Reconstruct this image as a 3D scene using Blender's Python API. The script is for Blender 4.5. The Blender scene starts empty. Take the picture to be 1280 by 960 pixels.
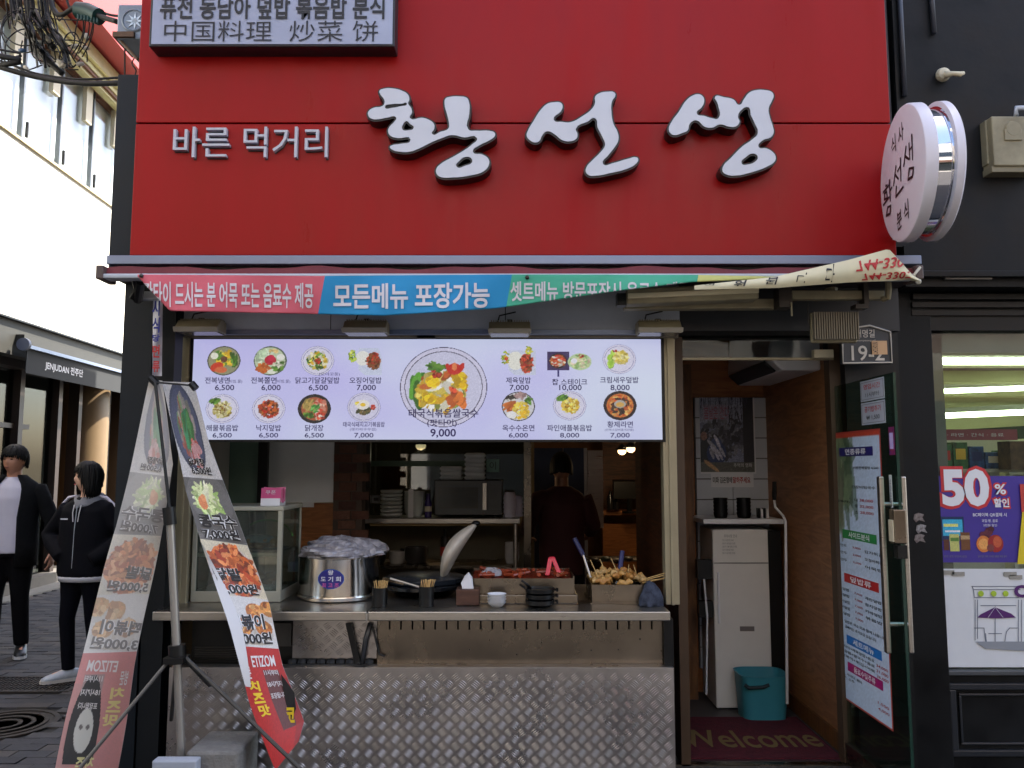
import bpy, bmesh, math, random
import numpy as np
from mathutils import Vector as V, Matrix

# ------------------------------------------------------------ camera, world, sun, exposure
S = bpy.context.scene
COL = S.collection
TH = math.radians(5.75); FPX = 1020.0; EYE = 1.55
cam_d = bpy.data.cameras.new('camera'); cam = bpy.data.objects.new('camera', cam_d); COL.objects.link(cam)
cam_d.sensor_width = 36; cam_d.lens = 36*FPX/1280; cam_d.clip_start = .05; cam_d.clip_end = 400
cam.location = (0, 0, EYE); cam.rotation_euler = (math.pi/2+TH, 0, 0); S.camera = cam
SUN_EL, SUN_AZ = math.radians(52), math.radians(34)      # azimuth measured from +x towards +y
w = bpy.data.worlds.new('World'); S.world = w; w.use_nodes = True
nt = w.node_tree; sky = nt.nodes.new('ShaderNodeTexSky'); sky.sky_type = 'NISHITA'; sky.sun_disc = False
sky.sun_elevation = SUN_EL; sky.sun_rotation = math.pi/2-SUN_AZ; sky.air_density = 1.0; sky.dust_density = 2.5; sky.ozone_density = .5
nt.links.new(sky.outputs[0], nt.nodes['Background'].inputs[0]); nt.nodes['Background'].inputs[1].default_value = .15
sd = bpy.data.lights.new('sun', 'SUN'); sun = bpy.data.objects.new('sun', sd); COL.objects.link(sun)
sd.energy = 4.6; sd.angle = math.radians(.5); sd.color = (1, .95, .87)
sdir = V((math.cos(SUN_EL)*math.cos(SUN_AZ), math.cos(SUN_EL)*math.sin(SUN_AZ), math.sin(SUN_EL)))
sun.rotation_euler = sdir.to_track_quat('Z', 'Y').to_euler(); sun.location = sdir*30
S.view_settings.view_transform = 'Standard'; S.view_settings.look = 'None'
S.view_settings.exposure = 2.28; S.view_settings.gamma = 1
S.render.engine = 'CYCLES'
S.cycles.max_bounces = 7; S.cycles.transparent_max_bounces = 12; S.cycles.use_denoising = True
S.cycles.caustics_reflective = False; S.cycles.caustics_refractive = False; S.cycles.sample_clamp_indirect = 4

# ------------------------------------------------------------ projection helpers
def ray(px, py):
    u = (px-640)/FPX; v = (480-py)/FPX
    return V((u, math.cos(TH)-v*math.sin(TH), math.sin(TH)+v*math.cos(TH)))
def P(px, py, Y):
    d = ray(px, py); return V((d.x*Y/d.y, Y, EYE+d.z*Y/d.y))
def PZ(px, py, z):
    d = ray(px, py); return V((0, 0, EYE))+d*((z-EYE)/d.z)
WN = V((1, .054, 0)).normalized(); WD = V((-.054, 1, 0)).normalized(); WA = V((-6, 9.5, 0))
def W(px, py, off=0):                       # on the wall of the building across the alley
    d = ray(px, py); o = V((0, 0, EYE)); t = (WA+WN*off-o).dot(WN)/d.dot(WN); return o+d*t
DH = V((1.632, 4.13, 0)); DNr = V((1.637, 3.47, 0)); DD = (DNr-DH).normalized(); DN = V((DD.y, -DD.x, 0))
if DN.x > 0: DN = -DN
def D(px, py):                              # on the open glass door
    d = ray(px, py); o = V((0, 0, EYE)); t = (DH-o).dot(DN)/d.dot(DN); return o+d*t

# ------------------------------------------------------------ materials
def lin(c):
    out = []
    for x in c[:3]:
        x = x/255.; out.append(x/12.92 if x <= .04045 else ((x+.055)/1.055)**2.4)
    return tuple(out)+(1.,)
MATS = {}
def M(name, rgb=(128,128,128), rough=.6, metal=0., var=0., scale=6., bump=0., bscale=None, emit=None, estr=1., coat=0., stretch=None, rvar=0., spec=.5, c2=None, fac=None):
    if name in MATS: return MATS[name]
    m = bpy.data.materials.new(name); m.use_nodes = True; n = m.node_tree; b = n.nodes['Principled BSDF']
    b.inputs['Base Color'].default_value = lin(rgb); b.inputs['Roughness'].default_value = rough; b.inputs['Metallic'].default_value = metal
    b.inputs['Coat Weight'].default_value = coat; b.inputs['Specular IOR Level'].default_value = spec
    if emit: b.inputs['Emission Color'].default_value = lin(emit); b.inputs['Emission Strength'].default_value = estr
    tc = n.nodes.new('ShaderNodeTexCoord'); mp = n.nodes.new('ShaderNodeMapping'); n.links.new(tc.outputs['Object'], mp.inputs[0])
    if stretch: mp.inputs['Scale'].default_value = stretch
    if var or rvar:
        no = n.nodes.new('ShaderNodeTexNoise'); no.inputs['Scale'].default_value = scale; no.inputs['Detail'].default_value = 7; no.inputs['Roughness'].default_value = .62
        n.links.new(mp.outputs[0], no.inputs['Vector'])
        if var:
            r = n.nodes.new('ShaderNodeValToRGB'); r.color_ramp.elements[0].position = .32; r.color_ramp.elements[1].position = .68
            a = lin(rgb); lo = lin(c2) if c2 else tuple(x*(1-var) for x in a[:3])+(1,); hi = a if c2 else tuple(min(1, x*(1+var)) for x in a[:3])+(1,)
            r.color_ramp.elements[0].color = lo; r.color_ramp.elements[1].color = hi
            n.links.new(no.outputs[0], r.inputs[0]); n.links.new(r.outputs[0], b.inputs['Base Color'])
        if rvar:
            mr = n.nodes.new('ShaderNodeMapRange'); mr.inputs[1].default_value = .3; mr.inputs[2].default_value = .7
            mr.inputs[3].default_value = max(0, rough-rvar); mr.inputs[4].default_value = min(1, rough+rvar)
            n.links.new(no.outputs[0], mr.inputs[0]); n.links.new(mr.outputs[0], b.inputs['Roughness'])
    if bump:
        n2 = n.nodes.new('ShaderNodeTexNoise'); n2.inputs['Scale'].default_value = bscale or scale*4; n2.inputs['Detail'].default_value = 5
        n.links.new(mp.outputs[0], n2.inputs['Vector']); bp = n.nodes.new('ShaderNodeBump'); bp.inputs['Strength'].default_value = bump; bp.inputs['Distance'].default_value = .01
        n.links.new(n2.outputs[0], bp.inputs['Height']); n.links.new(bp.outputs[0], b.inputs['Normal'])
    MATS[name] = m; return m
def wood(name, c1, c2, rough=.5, scale=3., axis=(1, 8, 8)):
    if name in MATS: return MATS[name]
    m = M(name, c1, rough, bump=.15, bscale=30); n = m.node_tree; b = n.nodes['Principled BSDF']; mp = [x for x in n.nodes if x.type == 'MAPPING'][0]
    mp.inputs['Scale'].default_value = axis
    wv = n.nodes.new('ShaderNodeTexNoise'); wv.inputs['Scale'].default_value = scale; wv.inputs['Detail'].default_value = 9; wv.inputs['Distortion'].default_value = 1.6
    r = n.nodes.new('ShaderNodeValToRGB'); r.color_ramp.elements[0].position = .35; r.color_ramp.elements[1].position = .66
    r.color_ramp.elements[0].color = lin(c1); r.color_ramp.elements[1].color = lin(c2)
    n.links.new(mp.outputs[0], wv.inputs['Vector']); n.links.new(wv.outputs[0], r.inputs[0]); n.links.new(r.outputs[0], b.inputs['Base Color']); return m
def glass(name, tint=(255,255,255), refl=1.0, rough=.02, film=0., filmcol=(200,200,200)):
    if name in MATS: return MATS[name]
    m = bpy.data.materials.new(name); m.use_nodes = True; n = m.node_tree; n.nodes.clear()
    out = n.nodes.new('ShaderNodeOutputMaterial'); tr = n.nodes.new('ShaderNodeBsdfTransparent'); tr.inputs[0].default_value = lin(tint)
    gl = n.nodes.new('ShaderNodeBsdfGlossy'); gl.inputs['Roughness'].default_value = rough
    fr = n.nodes.new('ShaderNodeLayerWeight'); fr.inputs[0].default_value = .5; pw = n.nodes.new('ShaderNodeMath'); pw.operation = 'POWER'; pw.inputs[1].default_value = 5.
    n.links.new(fr.outputs['Facing'], pw.inputs[0]); mu = n.nodes.new('ShaderNodeMath'); mu.operation = 'MULTIPLY_ADD'; mu.use_clamp = True
    mu.inputs[1].default_value = .9; mu.inputs[2].default_value = .04*refl; n.links.new(pw.outputs[0], mu.inputs[0])
    mx = n.nodes.new('ShaderNodeMixShader'); n.links.new(mu.outputs[0], mx.inputs[0]); n.links.new(gl.outputs[0], mx.inputs[2])
    if film:
        df = n.nodes.new('ShaderNodeBsdfDiffuse'); df.inputs[0].default_value = lin(filmcol); m2 = n.nodes.new('ShaderNodeMixShader'); m2.inputs[0].default_value = film
        n.links.new(tr.outputs[0], m2.inputs[1]); n.links.new(df.outputs[0], m2.inputs[2]); n.links.new(m2.outputs[0], mx.inputs[1])
    else: n.links.new(tr.outputs[0], mx.inputs[1])
    n.links.new(mx.outputs[0], out.inputs[0]); MATS[name] = m; return m
def vcmat(name, emit=0., rough=.5, base=0.):
    if name in MATS: return MATS[name]
    m = bpy.data.materials.new(name); m.use_nodes = True; n = m.node_tree; b = n.nodes['Principled BSDF']; b.inputs['Roughness'].default_value = rough
    a = n.nodes.new('ShaderNodeAttribute'); a.attribute_name = 'Col'
    if emit:
        n.links.new(a.outputs[0], b.inputs['Emission Color']); b.inputs['Emission Strength'].default_value = emit; b.inputs['Base Color'].default_value = (.02,.02,.02,1)
    else: n.links.new(a.outputs[0], b.inputs['Base Color'])
    MATS[name] = m; return m

# ------------------------------------------------------------ object helpers
WORLD = {}
def wl(o): return WORLD.get(o.name, V((0, 0, 0)))
def tag(o, label=None, cat=None, group=None, kind=None):
    if label: o['label'] = label
    if cat: o['category'] = cat
    if group: o['group'] = group
    if kind: o['kind'] = kind
    return o
def thing(name, label, cat, loc, group=None):
    o = bpy.data.objects.new(name, None); o.empty_display_size = .1; COL.objects.link(o); o.location = loc; WORLD[o.name] = V(loc)
    return tag(o, label, cat, group)
def link(name, me, mat, parent=None, smooth=False, bevel=0., origin=None):
    vs = np.zeros(len(me.vertices)*3); me.vertices.foreach_get('co', vs); vs = vs.reshape(-1, 3)
    if origin is None:
        lo, hi = vs.min(0), vs.max(0); origin = V(((lo[0]+hi[0])/2, (lo[1]+hi[1])/2, lo[2]))
    vs = vs-np.array(origin); me.vertices.foreach_set('co', vs.ravel()); me.update()
    o = bpy.data.objects.new(name, me); COL.objects.link(o); WORLD[o.name] = V(origin)
    if mat:
        for q in (mat if isinstance(mat, (list, tuple)) else [mat]): me.materials.append(q)
    if parent: o.parent = parent; o.location = V(origin)-wl(parent)
    else: o.location = origin
    if smooth: me.polygons.foreach_set('use_smooth', [True]*len(me.polygons))
    if bevel:
        b = o.modifiers.new('bevel', 'BEVEL'); b.width = bevel; b.segments = 2; b.limit_method = 'ANGLE'; b.angle_limit = .6
    return o
class MB:
    def __init__(s, xf=None): s.v = []; s.f = []; s.mi = []; s.xf = xf; s.cm = 0
    def add(s, vs, fs):
        k = len(s.v); s.v += [tuple(s.xf @ V(p)) if s.xf else tuple(p) for p in vs]; s.f += [tuple(i+k for i in f) for f in fs]; s.mi += [s.cm]*len(fs); return s
    def box(s, x0, x1, y0, y1, z0, z1):
        x0, x1 = min(x0, x1), max(x0, x1); y0, y1 = min(y0, y1), max(y0, y1); z0, z1 = min(z0, z1), max(z0, z1)
        return s.add([(x0,y0,z0),(x1,y0,z0),(x1,y1,z0),(x0,y1,z0),(x0,y0,z1),(x1,y0,z1),(x1,y1,z1),(x0,y1,z1)],
              [(0,3,2,1),(4,5,6,7),(0,1,5,4),(1,2,6,5),(2,3,7,6),(3,0,4,7)])
    def obox(s, c, ax, ay, az):             # oriented box: centre and three half-axis vectors
        c, ax, ay, az = V(c), V(ax), V(ay), V(az)
        if ax.cross(ay).dot(az) < 0: ax = -ax
        p = [c+i*ax+j*ay+k*az for k in (-1, 1) for i, j in ((-1,-1),(1,-1),(1,1),(-1,1))]
        return s.add(p, [(0,3,2,1),(4,5,6,7),(0,1,5,4),(1,2,6,5),(2,3,7,6),(3,0,4,7)])
    def pbox(s, x0, y0, x1, y1, Y, depth):  # box whose front face fills these photo pixels at depth Y
        a = P(x0, (y0+y1)/2, Y); b = P(x1, (y0+y1)/2, Y); t = P((x0+x1)/2, y0, Y); u = P((x0+x1)/2, y1, Y)
        return s.box(a.x, b.x, Y, Y+depth, u.z, t.z)
    def prism(s, pts, d):                   # polygon (3d points) swept along d
        n = len(pts); a = [V(p) for p in pts]; d = V(d)
        nn = V((0, 0, 0))
        for i in range(n): nn += a[i].cross(a[(i+1) % n])
        if nn.dot(d) > 0: a = a[::-1]
        return s.add(a+[p+d for p in a], [tuple(range(n)), tuple(range(2*n-1, n-1, -1))]+[((i+1) % n, i, n+i, n+(i+1) % n) for i in range(n)])
    def quad(s, a, b, c, d): return s.add([a, b, c, d], [(0, 1, 2, 3)])
    def tube(s, pts, r, n=8, cap=True):
        pts = [V(p) for p in pts]; m = len(pts); rs = r if isinstance(r, (list, tuple)) else [r]*m; vs = []
        ref = None
        for i, p in enumerate(pts):
            t = (pts[min(i+1, m-1)]-pts[max(i-1, 0)]).normalized()
            if ref is None: ref = V((0, 0, 1)) if abs(t.z) < .9 else V((1, 0, 0))
            a = (ref-t*ref.dot(t)).normalized(); b = t.cross(a); ref = a
            for k in range(n):
                q = 2*math.pi*k/n; vs.append(p+(a*math.cos(q)+b*math.sin(q))*rs[i])
        fs = [(i*n+k, i*n+(k+1) % n, (i+1)*n+(k+1) % n, (i+1)*n+k) for i in range(m-1) for k in range(n)]
        if cap: fs += [tuple(range(n-1, -1, -1)), tuple(range((m-1)*n, m*n))]
        return s.add(vs, fs)
    def lathe(s, prof, c, n=24, axis=(0, 0, 1), sq=None):   # profile (r, h)
        az = V(axis).normalized(); ref = V((0, 0, 1)) if abs(az.z) < .9 else V((1, 0, 0)); ax = (ref-az*ref.dot(az)).normalized(); ay = az.cross(ax)
        vs = [V(c)+az*h+(ax*math.cos(2*math.pi*k/n)+ay*math.sin(2*math.pi*k/n))*r for r, h in prof for k in range(n)]
        m = len(prof); fs = [(i*n+k, i*n+(k+1) % n, (i+1)*n+(k+1) % n, (i+1)*n+k) for i in range(m-1) for k in range(n)]
        fs += [tuple(range(n-1, -1, -1)), tuple(range((m-1)*n, m*n))]
        return s.add(vs, fs)
    def loft(s, rings, n=16):               # rings: centre, rx vector, ry vector
        vs = []
        for c, rx, ry in rings:
            c, rx, ry = V(c), V(rx), V(ry); vs += [c+rx*math.cos(2*math.pi*k/n)+ry*math.sin(2*math.pi*k/n) for k in range(n)]
        m = len(rings); fs = [(i*n+k, i*n+(k+1) % n, (i+1)*n+(k+1) % n, (i+1)*n+k) for i in range(m-1) for k in range(n)]
        fs += [tuple(range(n-1, -1, -1)), tuple(range((m-1)*n, m*n))]
        return s.add(vs, fs)
    def ball(s, c, r, n=10, m=7, jit=0., rnd=None):
        rx, ry, rz = r if isinstance(r, (list, tuple)) else (r, r, r); vs = [V(c)+V((0, 0, -rz))]
        for i in range(1, m):
            a = math.pi*i/m-math.pi/2
            for k in range(n):
                q = 2*math.pi*k/n; j = 1+(rnd.uniform(-jit, jit) if rnd else 0)
                vs.append(V(c)+V((rx*math.cos(a)*math.cos(q)*j, ry*math.cos(a)*math.sin(q)*j, rz*math.sin(a)*j)))
        vs.append(V(c)+V((0, 0, rz))); e = len(vs)-1
        fs = [(0, 1+(k+1) % n, 1+k) for k in range(n)]+[(1+i*n+k, 1+i*n+(k+1) % n, 1+(i+1)*n+(k+1) % n, 1+(i+1)*n+k) for i in range(m-2) for k in range(n)]
        fs += [(1+(m-2)*n+k, 1+(m-2)*n+(k+1) % n, e) for k in range(n)]
        return s.add(vs, fs)
    def mesh(s, name):
        me = bpy.data.meshes.new(name); me.from_pydata(s.v, [], s.f); me.polygons.foreach_set('material_index', s.mi); me.update(); return me
    def build(s, name, mat, parent=None, smooth=False, bevel=0., fix=False, **k):
        me = s.mesh(name)
        if fix:
            bm = bmesh.new(); bm.from_mesh(me); bmesh.ops.recalc_face_normals(bm, faces=bm.faces); bm.to_mesh(me); bm.free()
        o = link(name, me, mat, parent, smooth and not bevel, bevel)
        if smooth and bevel: me.polygons.foreach_set('use_smooth', [True]*len(me.polygons))
        if smooth == 'auto':
            me.polygons.foreach_set('use_smooth', [True]*len(me.polygons)); md = o.modifiers.new('split', 'EDGE_SPLIT'); md.split_angle = .6
        for q, v in k.items(): o[q] = v
        return o
def pb(name, x0, y0, x1, y1, Y, depth, mat, parent=None, bevel=0., **k): return MB().pbox(x0, y0, x1, y1, Y, depth).build(name, mat, parent, bevel=bevel, **k)
def bx(name, x0, x1, y0, y1, z0, z1, mat, parent=None, bevel=0., **k): return MB().box(x0, x1, y0, y1, z0, z1).build(name, mat, parent, bevel=bevel, **k)
def copy_tree(o, loc, label=None, group=None):
    c = o.copy(); COL.objects.link(c); c.location = loc; WORLD[c.name] = V(loc)
    if label: c['label'] = label
    if group: c['group'] = group
    def rec(a, b):
        for ch in a.children:
            d = ch.copy(); COL.objects.link(d); d.parent = b; rec(ch, d)
    rec(o, c); return c

# ------------------------------------------------------------ lettering
def glyphs(s, weight=0., extr=0.):
    c = bpy.data.curves.new('t', 'FONT'); c.body = s; c.offset = weight; c.extrude = extr; c.resolution_u = 3
    o = bpy.data.objects.new('t', c); m = o.to_mesh()
    vs = [v.co.copy() for v in m.vertices]; fs = [tuple(p.vertices) for p in m.polygons]; o.to_mesh_clear()
    bpy.data.objects.remove(o); bpy.data.curves.remove(c)
    x0 = min(v.x for v in vs); x1 = max(v.x for v in vs); y0 = min(v.y for v in vs); y1 = max(v.y for v in vs)
    return vs, fs, x0, x1, y0, y1
def text(s, fn, mat, parent=None, name='lettering', weight=0., extr=0., keep=None, tight=True, **k):
    """fn(u, v, w): u, v run 0..1 over the box of the text; keep = width/height of that box (keeps the letters' proportions, centred)"""
    vs, fs, x0, x1, y0, y1 = glyphs(s, weight, extr)
    if not tight: y0, y1 = -.2, .85
    sx, sy = 1/(x1-x0), 1/(y1-y0); ox = oy = 0
    if keep:
        a = (x1-x0)/(y1-y0)
        if a < keep: sx *= a/keep; ox = (1-a/keep)/2
        else: sy *= keep/a; oy = (1-keep/a)/2
    me = bpy.data.meshes.new(name); me.from_pydata([fn((v.x-x0)*sx+ox, (v.y-y0)*sy+oy, v.z) for v in vs], [], fs); me.update()
    o = link(name, me, mat, parent)
    for q, v in k.items(): o[q] = v
    return o
def pf(x0, y0, x1, y1, Y, off=.0015, shear=0.):   # box on a fronto-parallel plane given in photo pixels
    a = P(x0, (y0+y1)/2, Y); b = P(x1, (y0+y1)/2, Y); t = P((x0+x1)/2, y0, Y).z; u = P((x0+x1)/2, y1, Y).z
    def f(p, q, r=0): return (a.x+(b.x-a.x)*p+shear*(q-.5)*(t-u), Y-off-r, u+(t-u)*q)
    f.ar = (b.x-a.x)/(t-u); return f
def bilin(a, b, c, d, off=V((0, 0, 0))):           # bottom-left, bottom-right, top-right, top-left
    a, b, c, d = V(a), V(b), V(c), V(d)
    def f(p, q, r=0): return tuple(a*(1-p)*(1-q)+b*p*(1-q)+c*p*q+d*(1-p)*q+off)
    f.ar = (b-a).length/max((d-a).length, 1e-6); return f

# ------------------------------------------------------------ flat prints, painted on a grid of small faces
class Ras:
    def __init__(s, w, h, bg=None, seed=0):
        s.w, s.h = w, h; s.a = np.zeros((h, w, 4)); s.r = random.Random(seed); s.n = np.random.default_rng(seed)
        s.X, s.Y = np.meshgrid(np.linspace(0, 1, w), np.linspace(0, 1, h))
        if bg: s.a[:, :] = list(bg)+[255]
    def put(s, m, c, al=1.):
        for i in range(3): s.a[..., i] = np.where(m, s.a[..., i]*(1-al)+c[i]*al, s.a[..., i])
        s.a[..., 3] = np.where(m, 255, s.a[..., 3]); return s
    def ell(s, cx, cy, rx, ry, c, rot=0., al=1.):
        dx, dy = s.X-cx, s.Y-cy; ca, sa = math.cos(rot), math.sin(rot)
        return s.put(((dx*ca+dy*sa)/rx)**2+((-dx*sa+dy*ca)/ry)**2 < 1, c, al)
    def ring(s, cx, cy, rx, ry, w, c):
        q = ((s.X-cx)/rx)**2+((s.Y-cy)/ry)**2; return s.put((q < 1) & (q > (1-w)**2), c)
    def rect(s, x0, y0, x1, y1, c, al=1.): return s.put((s.X >= x0) & (s.X <= x1) & (s.Y >= y0) & (s.Y <= y1), c, al)
    def scat(s, k, cx, cy, rx, ry, sz, cols, asp=1., al=1., rot=None):
        for _ in range(k):
            t = s.r.uniform(0, 6.283); q = math.sqrt(s.r.random()); z = sz*s.r.uniform(.6, 1.4); c = s.r.choice(cols); j = s.r.uniform(.8, 1.15)
            s.ell(cx+rx*q*math.cos(t), cy+ry*q*math.sin(t), z*asp, z, [min(255, x*j) for x in c], s.r.uniform(0, 3.14) if rot is None else rot+s.r.uniform(-.3, .3), al)
        return s
    def noise(s, am): s.a[..., :3] = np.clip(s.a[..., :3]*(1+s.n.normal(0, am, (s.h, s.w, 1))), 0, 255); return s
    def build(s, name, fn, mat, parent=None, **k):
        msk = s.a[..., 3] > 0; idx = -np.ones((s.h, s.w), int); idx[msk] = np.arange(msk.sum())
        ok = msk[:-1, :-1] & msk[1:, :-1] & msk[:-1, 1:] & msk[1:, 1:]; js, is_ = np.nonzero(ok)
        fs = np.stack([idx[js, is_], idx[js, is_+1], idx[js+1, is_+1], idx[js+1, is_]], 1).tolist()
        vs = [fn(x, y, 0) for x, y in zip(s.X[msk], s.Y[msk])]
        c = s.a[msk]/255.; c = np.where(c <= .04045, c/12.92, ((c+.055)/1.055)**2.4); c[:, 3] = 1
        me = bpy.data.meshes.new(name); me.from_pydata(vs, [], fs); at = me.color_attributes.new('Col', 'FLOAT_COLOR', 'POINT')
        at.data.foreach_set('color', c.ravel()); me.update(); o = link(name, me, mat, parent)
        for q, v in k.items(): o[q] = v
        return o
rnd = random.Random(7)
# ------------------------------------------------------------ shared materials
red = M('red panel paint', (146,13,14), .38, spec=.2, var=.06, scale=2.2, rvar=.14, bump=.03, bscale=3, stretch=(2.5, 2.5, .5))
darkclad = M('dark blue grey cladding', (17,24,32), .5, spec=.25, var=.12, scale=3, rvar=.08)
black = M('black paint', (11,12,13), .4, spec=.3, var=.2, scale=4, rvar=.12, bump=.04)
blackwall = M('black facade paint', (10,11,13), .5, spec=.22, var=.45, scale=2.6, rvar=.22, bump=.08, bscale=20)
steel = M('brushed stainless steel', (172,166,158), .34, 1., var=.1, scale=5, rvar=.1, stretch=(1, 1, 14))
steel2 = M('grimy stainless steel', (118,108,96), .27, 1., var=.2, scale=3, rvar=.12, bump=.05, bscale=8)
galv = M('grey painted sheet', (172,178,186), .55, .0, var=.12, scale=3, rvar=.1, bump=.03)
alu = M('cream aluminium', (158,148,122), .4, .3, var=.1, scale=4, rvar=.1)
silver = M('silver trim', (120,130,152), .35, .5, var=.05, rvar=.05)
cream = M('cream plastic', (196,186,158), .5, var=.06, scale=8)
beigebox = M('weathered beige plastic', (148,140,112), .55, var=.12, scale=6, c2=(116,108,84))
white = M('white paint', (216,216,218), .5, var=.03)
whitep = M('white plastic', (222,222,226), .35, var=.03)
blackp = M('black plastic', (11,11,12), .4, spec=.35)
rubber = M('black rubber', (12,12,13), .7)
brass = M('dull iron', (60,58,55), .5, .6, var=.2)
woodd = wood('dark brown wood', (58,30,16), (96,54,28), .55, 3.2, (1.2, 1, 9))
woodl = wood('orange wood', (128,76,34), (168,104,52), .5, 3.2, (1.2, 1, 9))
woodv = wood('brown wood trim', (92,56,26), (124,80,40), .5, 3, (9, 9, 1.2))
ink = M('black ink', (18,18,22), .5); inkw = M('white ink', (225,225,228), .5); inkr = M('red ink', (176,40,44), .5); inkn = M('navy ink', (26,28,80), .5)
inkg = M('grey ink', (120,120,124), .5); inky = M('yellow ink', (222,190,40), .5)
pr = vcmat('printed paper', rough=.45); prg = vcmat('glossy print', rough=.3); scr = vcmat('backlit print', emit=.148, rough=.3)
gl = glass('clear glass'); glw = glass('window glass', (235,240,238), 1.); gld = glass('dark glass', (170,178,176), 1.2)
concrete = M('concrete', (112,110,106), .9, var=.3, scale=9, bump=.7, bscale=50)

# ------------------------------------------------------------ ground
asph = M('street surface', (62,60,60), .85, var=.18, scale=5, bump=.25, bscale=60)
bx('ground', -60, 60, -60, 80, -.3, -.03, asph, kind='structure')
bx('street', -1.78, 30, -12, 3.9, -.029, -.004, asph, kind='structure')
pave_m = [M('paver grey %s' % c, c2, .85, var=.14, scale=14, bump=.3, bscale=60) for c, c2 in (('a', (54,53,56)), ('b', (64,62,63)), ('c', (46,45,49)), ('d', (68,64,62)))]
joint = M('paver joint sand', (44,42,40), .95, var=.2, scale=20)
pv = bx('alley_pavement', -6.6, -1.78, -3, 15, -.06, -.012, joint, kind='structure')
pm = []
for m in pave_m:
    me = MB().box(-.098, .098, -.047, .047, -.012, .0).mesh('paver'); me.materials.append(m); pm.append(me)
cand = []
rest = MB()
j = 0; y = -2.9
GR = PZ(35, 855, 0); MHC = PZ(5, 905, 0)
while y < 13.5:
    x = -1.9-(.1 if j % 2 else 0)
    while x > -5.75:
        dg = abs(x-GR.x) < .43 and abs(y-GR.y) < .24; dm = math.hypot(x-MHC.x, y-MHC.y) < .36
        if not (dg or dm):
            q = V((x, y, 0)); d = y; px = 640+FPX*x/(y*math.cos(TH)-EYE*math.sin(TH)) if y > 1 else -999
            vis = -30 < px < 190 and y > 4
            cand.append((0 if vis else 1, y if vis else abs(y-4), x, y))
        x -= .2
    y += .1; j += 1
cand.sort()
for i, (_, _, x, y) in enumerate(cand):
    if i < 290:
        o = bpy.data.objects.new('paver', pm[rnd.choice((0,0,1,2,3))]); COL.objects.link(o); o.parent = pv; WORLD[o.name] = V((x, y, 0))
        o.location = V((x, y, rnd.uniform(-.002, .0025)))-wl(pv); o.rotation_euler = (rnd.uniform(-.01, .01), rnd.uniform(-.01, .01), rnd.uniform(-.02, .02))
    else:
        z = rnd.uniform(-.002, .002); rest.cm = rnd.choice((0,0,1,2,3)); rest.box(x-.098, x+.098, y-.047, y+.047, -.012, z)
rest.build('paver_field', pave_m, pv, kind='stuff')
ks = M('pale granite kerb', (112,110,104), .8, var=.1, scale=12, bump=.1)
kerb = bx('kerb_strip', -6.3, -5.78, -3, 15, -.05, .012, ks, kind='structure')
t = thing('drain_grate', 'rusty rectangular drain grate in the alley paving near the woman\'s feet', 'drain grate', (GR.x, GR.y, 0))
mb = MB()
mb.box(GR.x-.4, GR.x+.4, GR.y-.21, GR.y-.18, -.01, .004).box(GR.x-.4, GR.x+.4, GR.y+.18, GR.y+.21, -.01, .004).box(GR.x-.4, GR.x-.37, GR.y-.18, GR.y+.18, -.01, .004).box(GR.x+.37, GR.x+.4, GR.y-.18, GR.y+.18, -.01, .004)
iron = M('rusty cast iron', (44,42,40), .7, .3, var=.3, scale=10, c2=(52,42,36)); mb.build('frame', iron, t)
mb = MB()
for i in range(24): mb.box(GR.x-.36+i*.031, GR.x-.348+i*.031, GR.y-.18, GR.y+.18, -.011, .001)
for i in range(5): mb.box(GR.x-.37, GR.x+.37, GR.y-.14+i*.07, GR.y-.13+i*.07, -.011, -.001)
mb.build('bars', iron, t)
t = thing('manhole_cover', 'round cast iron manhole cover with raised rings in the alley', 'manhole cover', (MHC.x, MHC.y, 0))
MB().lathe([(.3, -.01), (.3, .002), (.27, .002), (.27, -.004), (.01, -.004)], MHC, 36).build('cover', iron, t)
mb = MB()
for r in (.24, .17, .1): mb.lathe([(r, -.004), (r, .002), (r-.025, .002), (r-.025, -.004)], MHC, 32)
mb.build('raised_rings', iron, t)

# ------------------------------------------------------------ building across the alley
bwhite = M('cream render', (226,222,208), .75, var=.03, scale=1.5, bump=.05)
def wq(s0, s1, z0, z1, o0, o1):            # box along that wall: distance along, height, offset from it
    c = (WA+WD*((s0+s1)/2)+WN*((o0+o1)/2)); c = V((c.x, c.y, (z0+z1)/2)); return c, WD*((s1-s0)/2), V((0, 0, (z1-z0)/2)), WN*((o1-o0)/2)
def wbox(s0, s1, z0, z1, o0, o1, mb=None): return (mb or MB()).obox(*wq(s0, s1, z0, z1, o0, o1))
def sal(p): return (V(p)-WA).dot(WD)
L0, L1 = -9, 12
t = thing('alley_building', 'cream building across the alley with tall windows, layered eaves and shopfront', 'building', (WA.x-.5, WA.y, 0))
wbox(L0, L1, 3.25, 5.5, -4, 0).build('wall', bwhite, t)
wbox(L0, L1, 5.5, 5.53, -.1, .03).build('sill_band', M('tan sill', (190,176,140), .6), t)
wbox(L0, L1, 5.53, 7.4, -4, -.13).build('inner_wall', M('pale blind', (232,236,236), .8, var=.04), t)
mul = M('grey window mullion', (96,100,104), .4, .4)
brn = M('brown soffit', (110,66,40), .6, var=.1)
pane = glass('upper pane glass', (250,252,252), .8)
for i in range(-2, 9):
    a = -.75+i*.92
    f = wbox(a, a+.035, 5.53, 7.02, -.08, -.02).build('window_mullion', mul, t)
    wbox(a+.035, a+.92, 5.53, 7.02, -.06, -.05).build('window_pane', pane, t)
    if i % 1 == 0: wbox(a+.12, a+.15, 5.62, 5.82, -.045, -.01).build('window_handle', M('dark handle', (60,58,56), .4, .4), f)
    if i > -1: wbox(a+.6, a+.78, 6.45, 7.02, -.04, .02).build('pilaster', cream, t)
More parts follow.
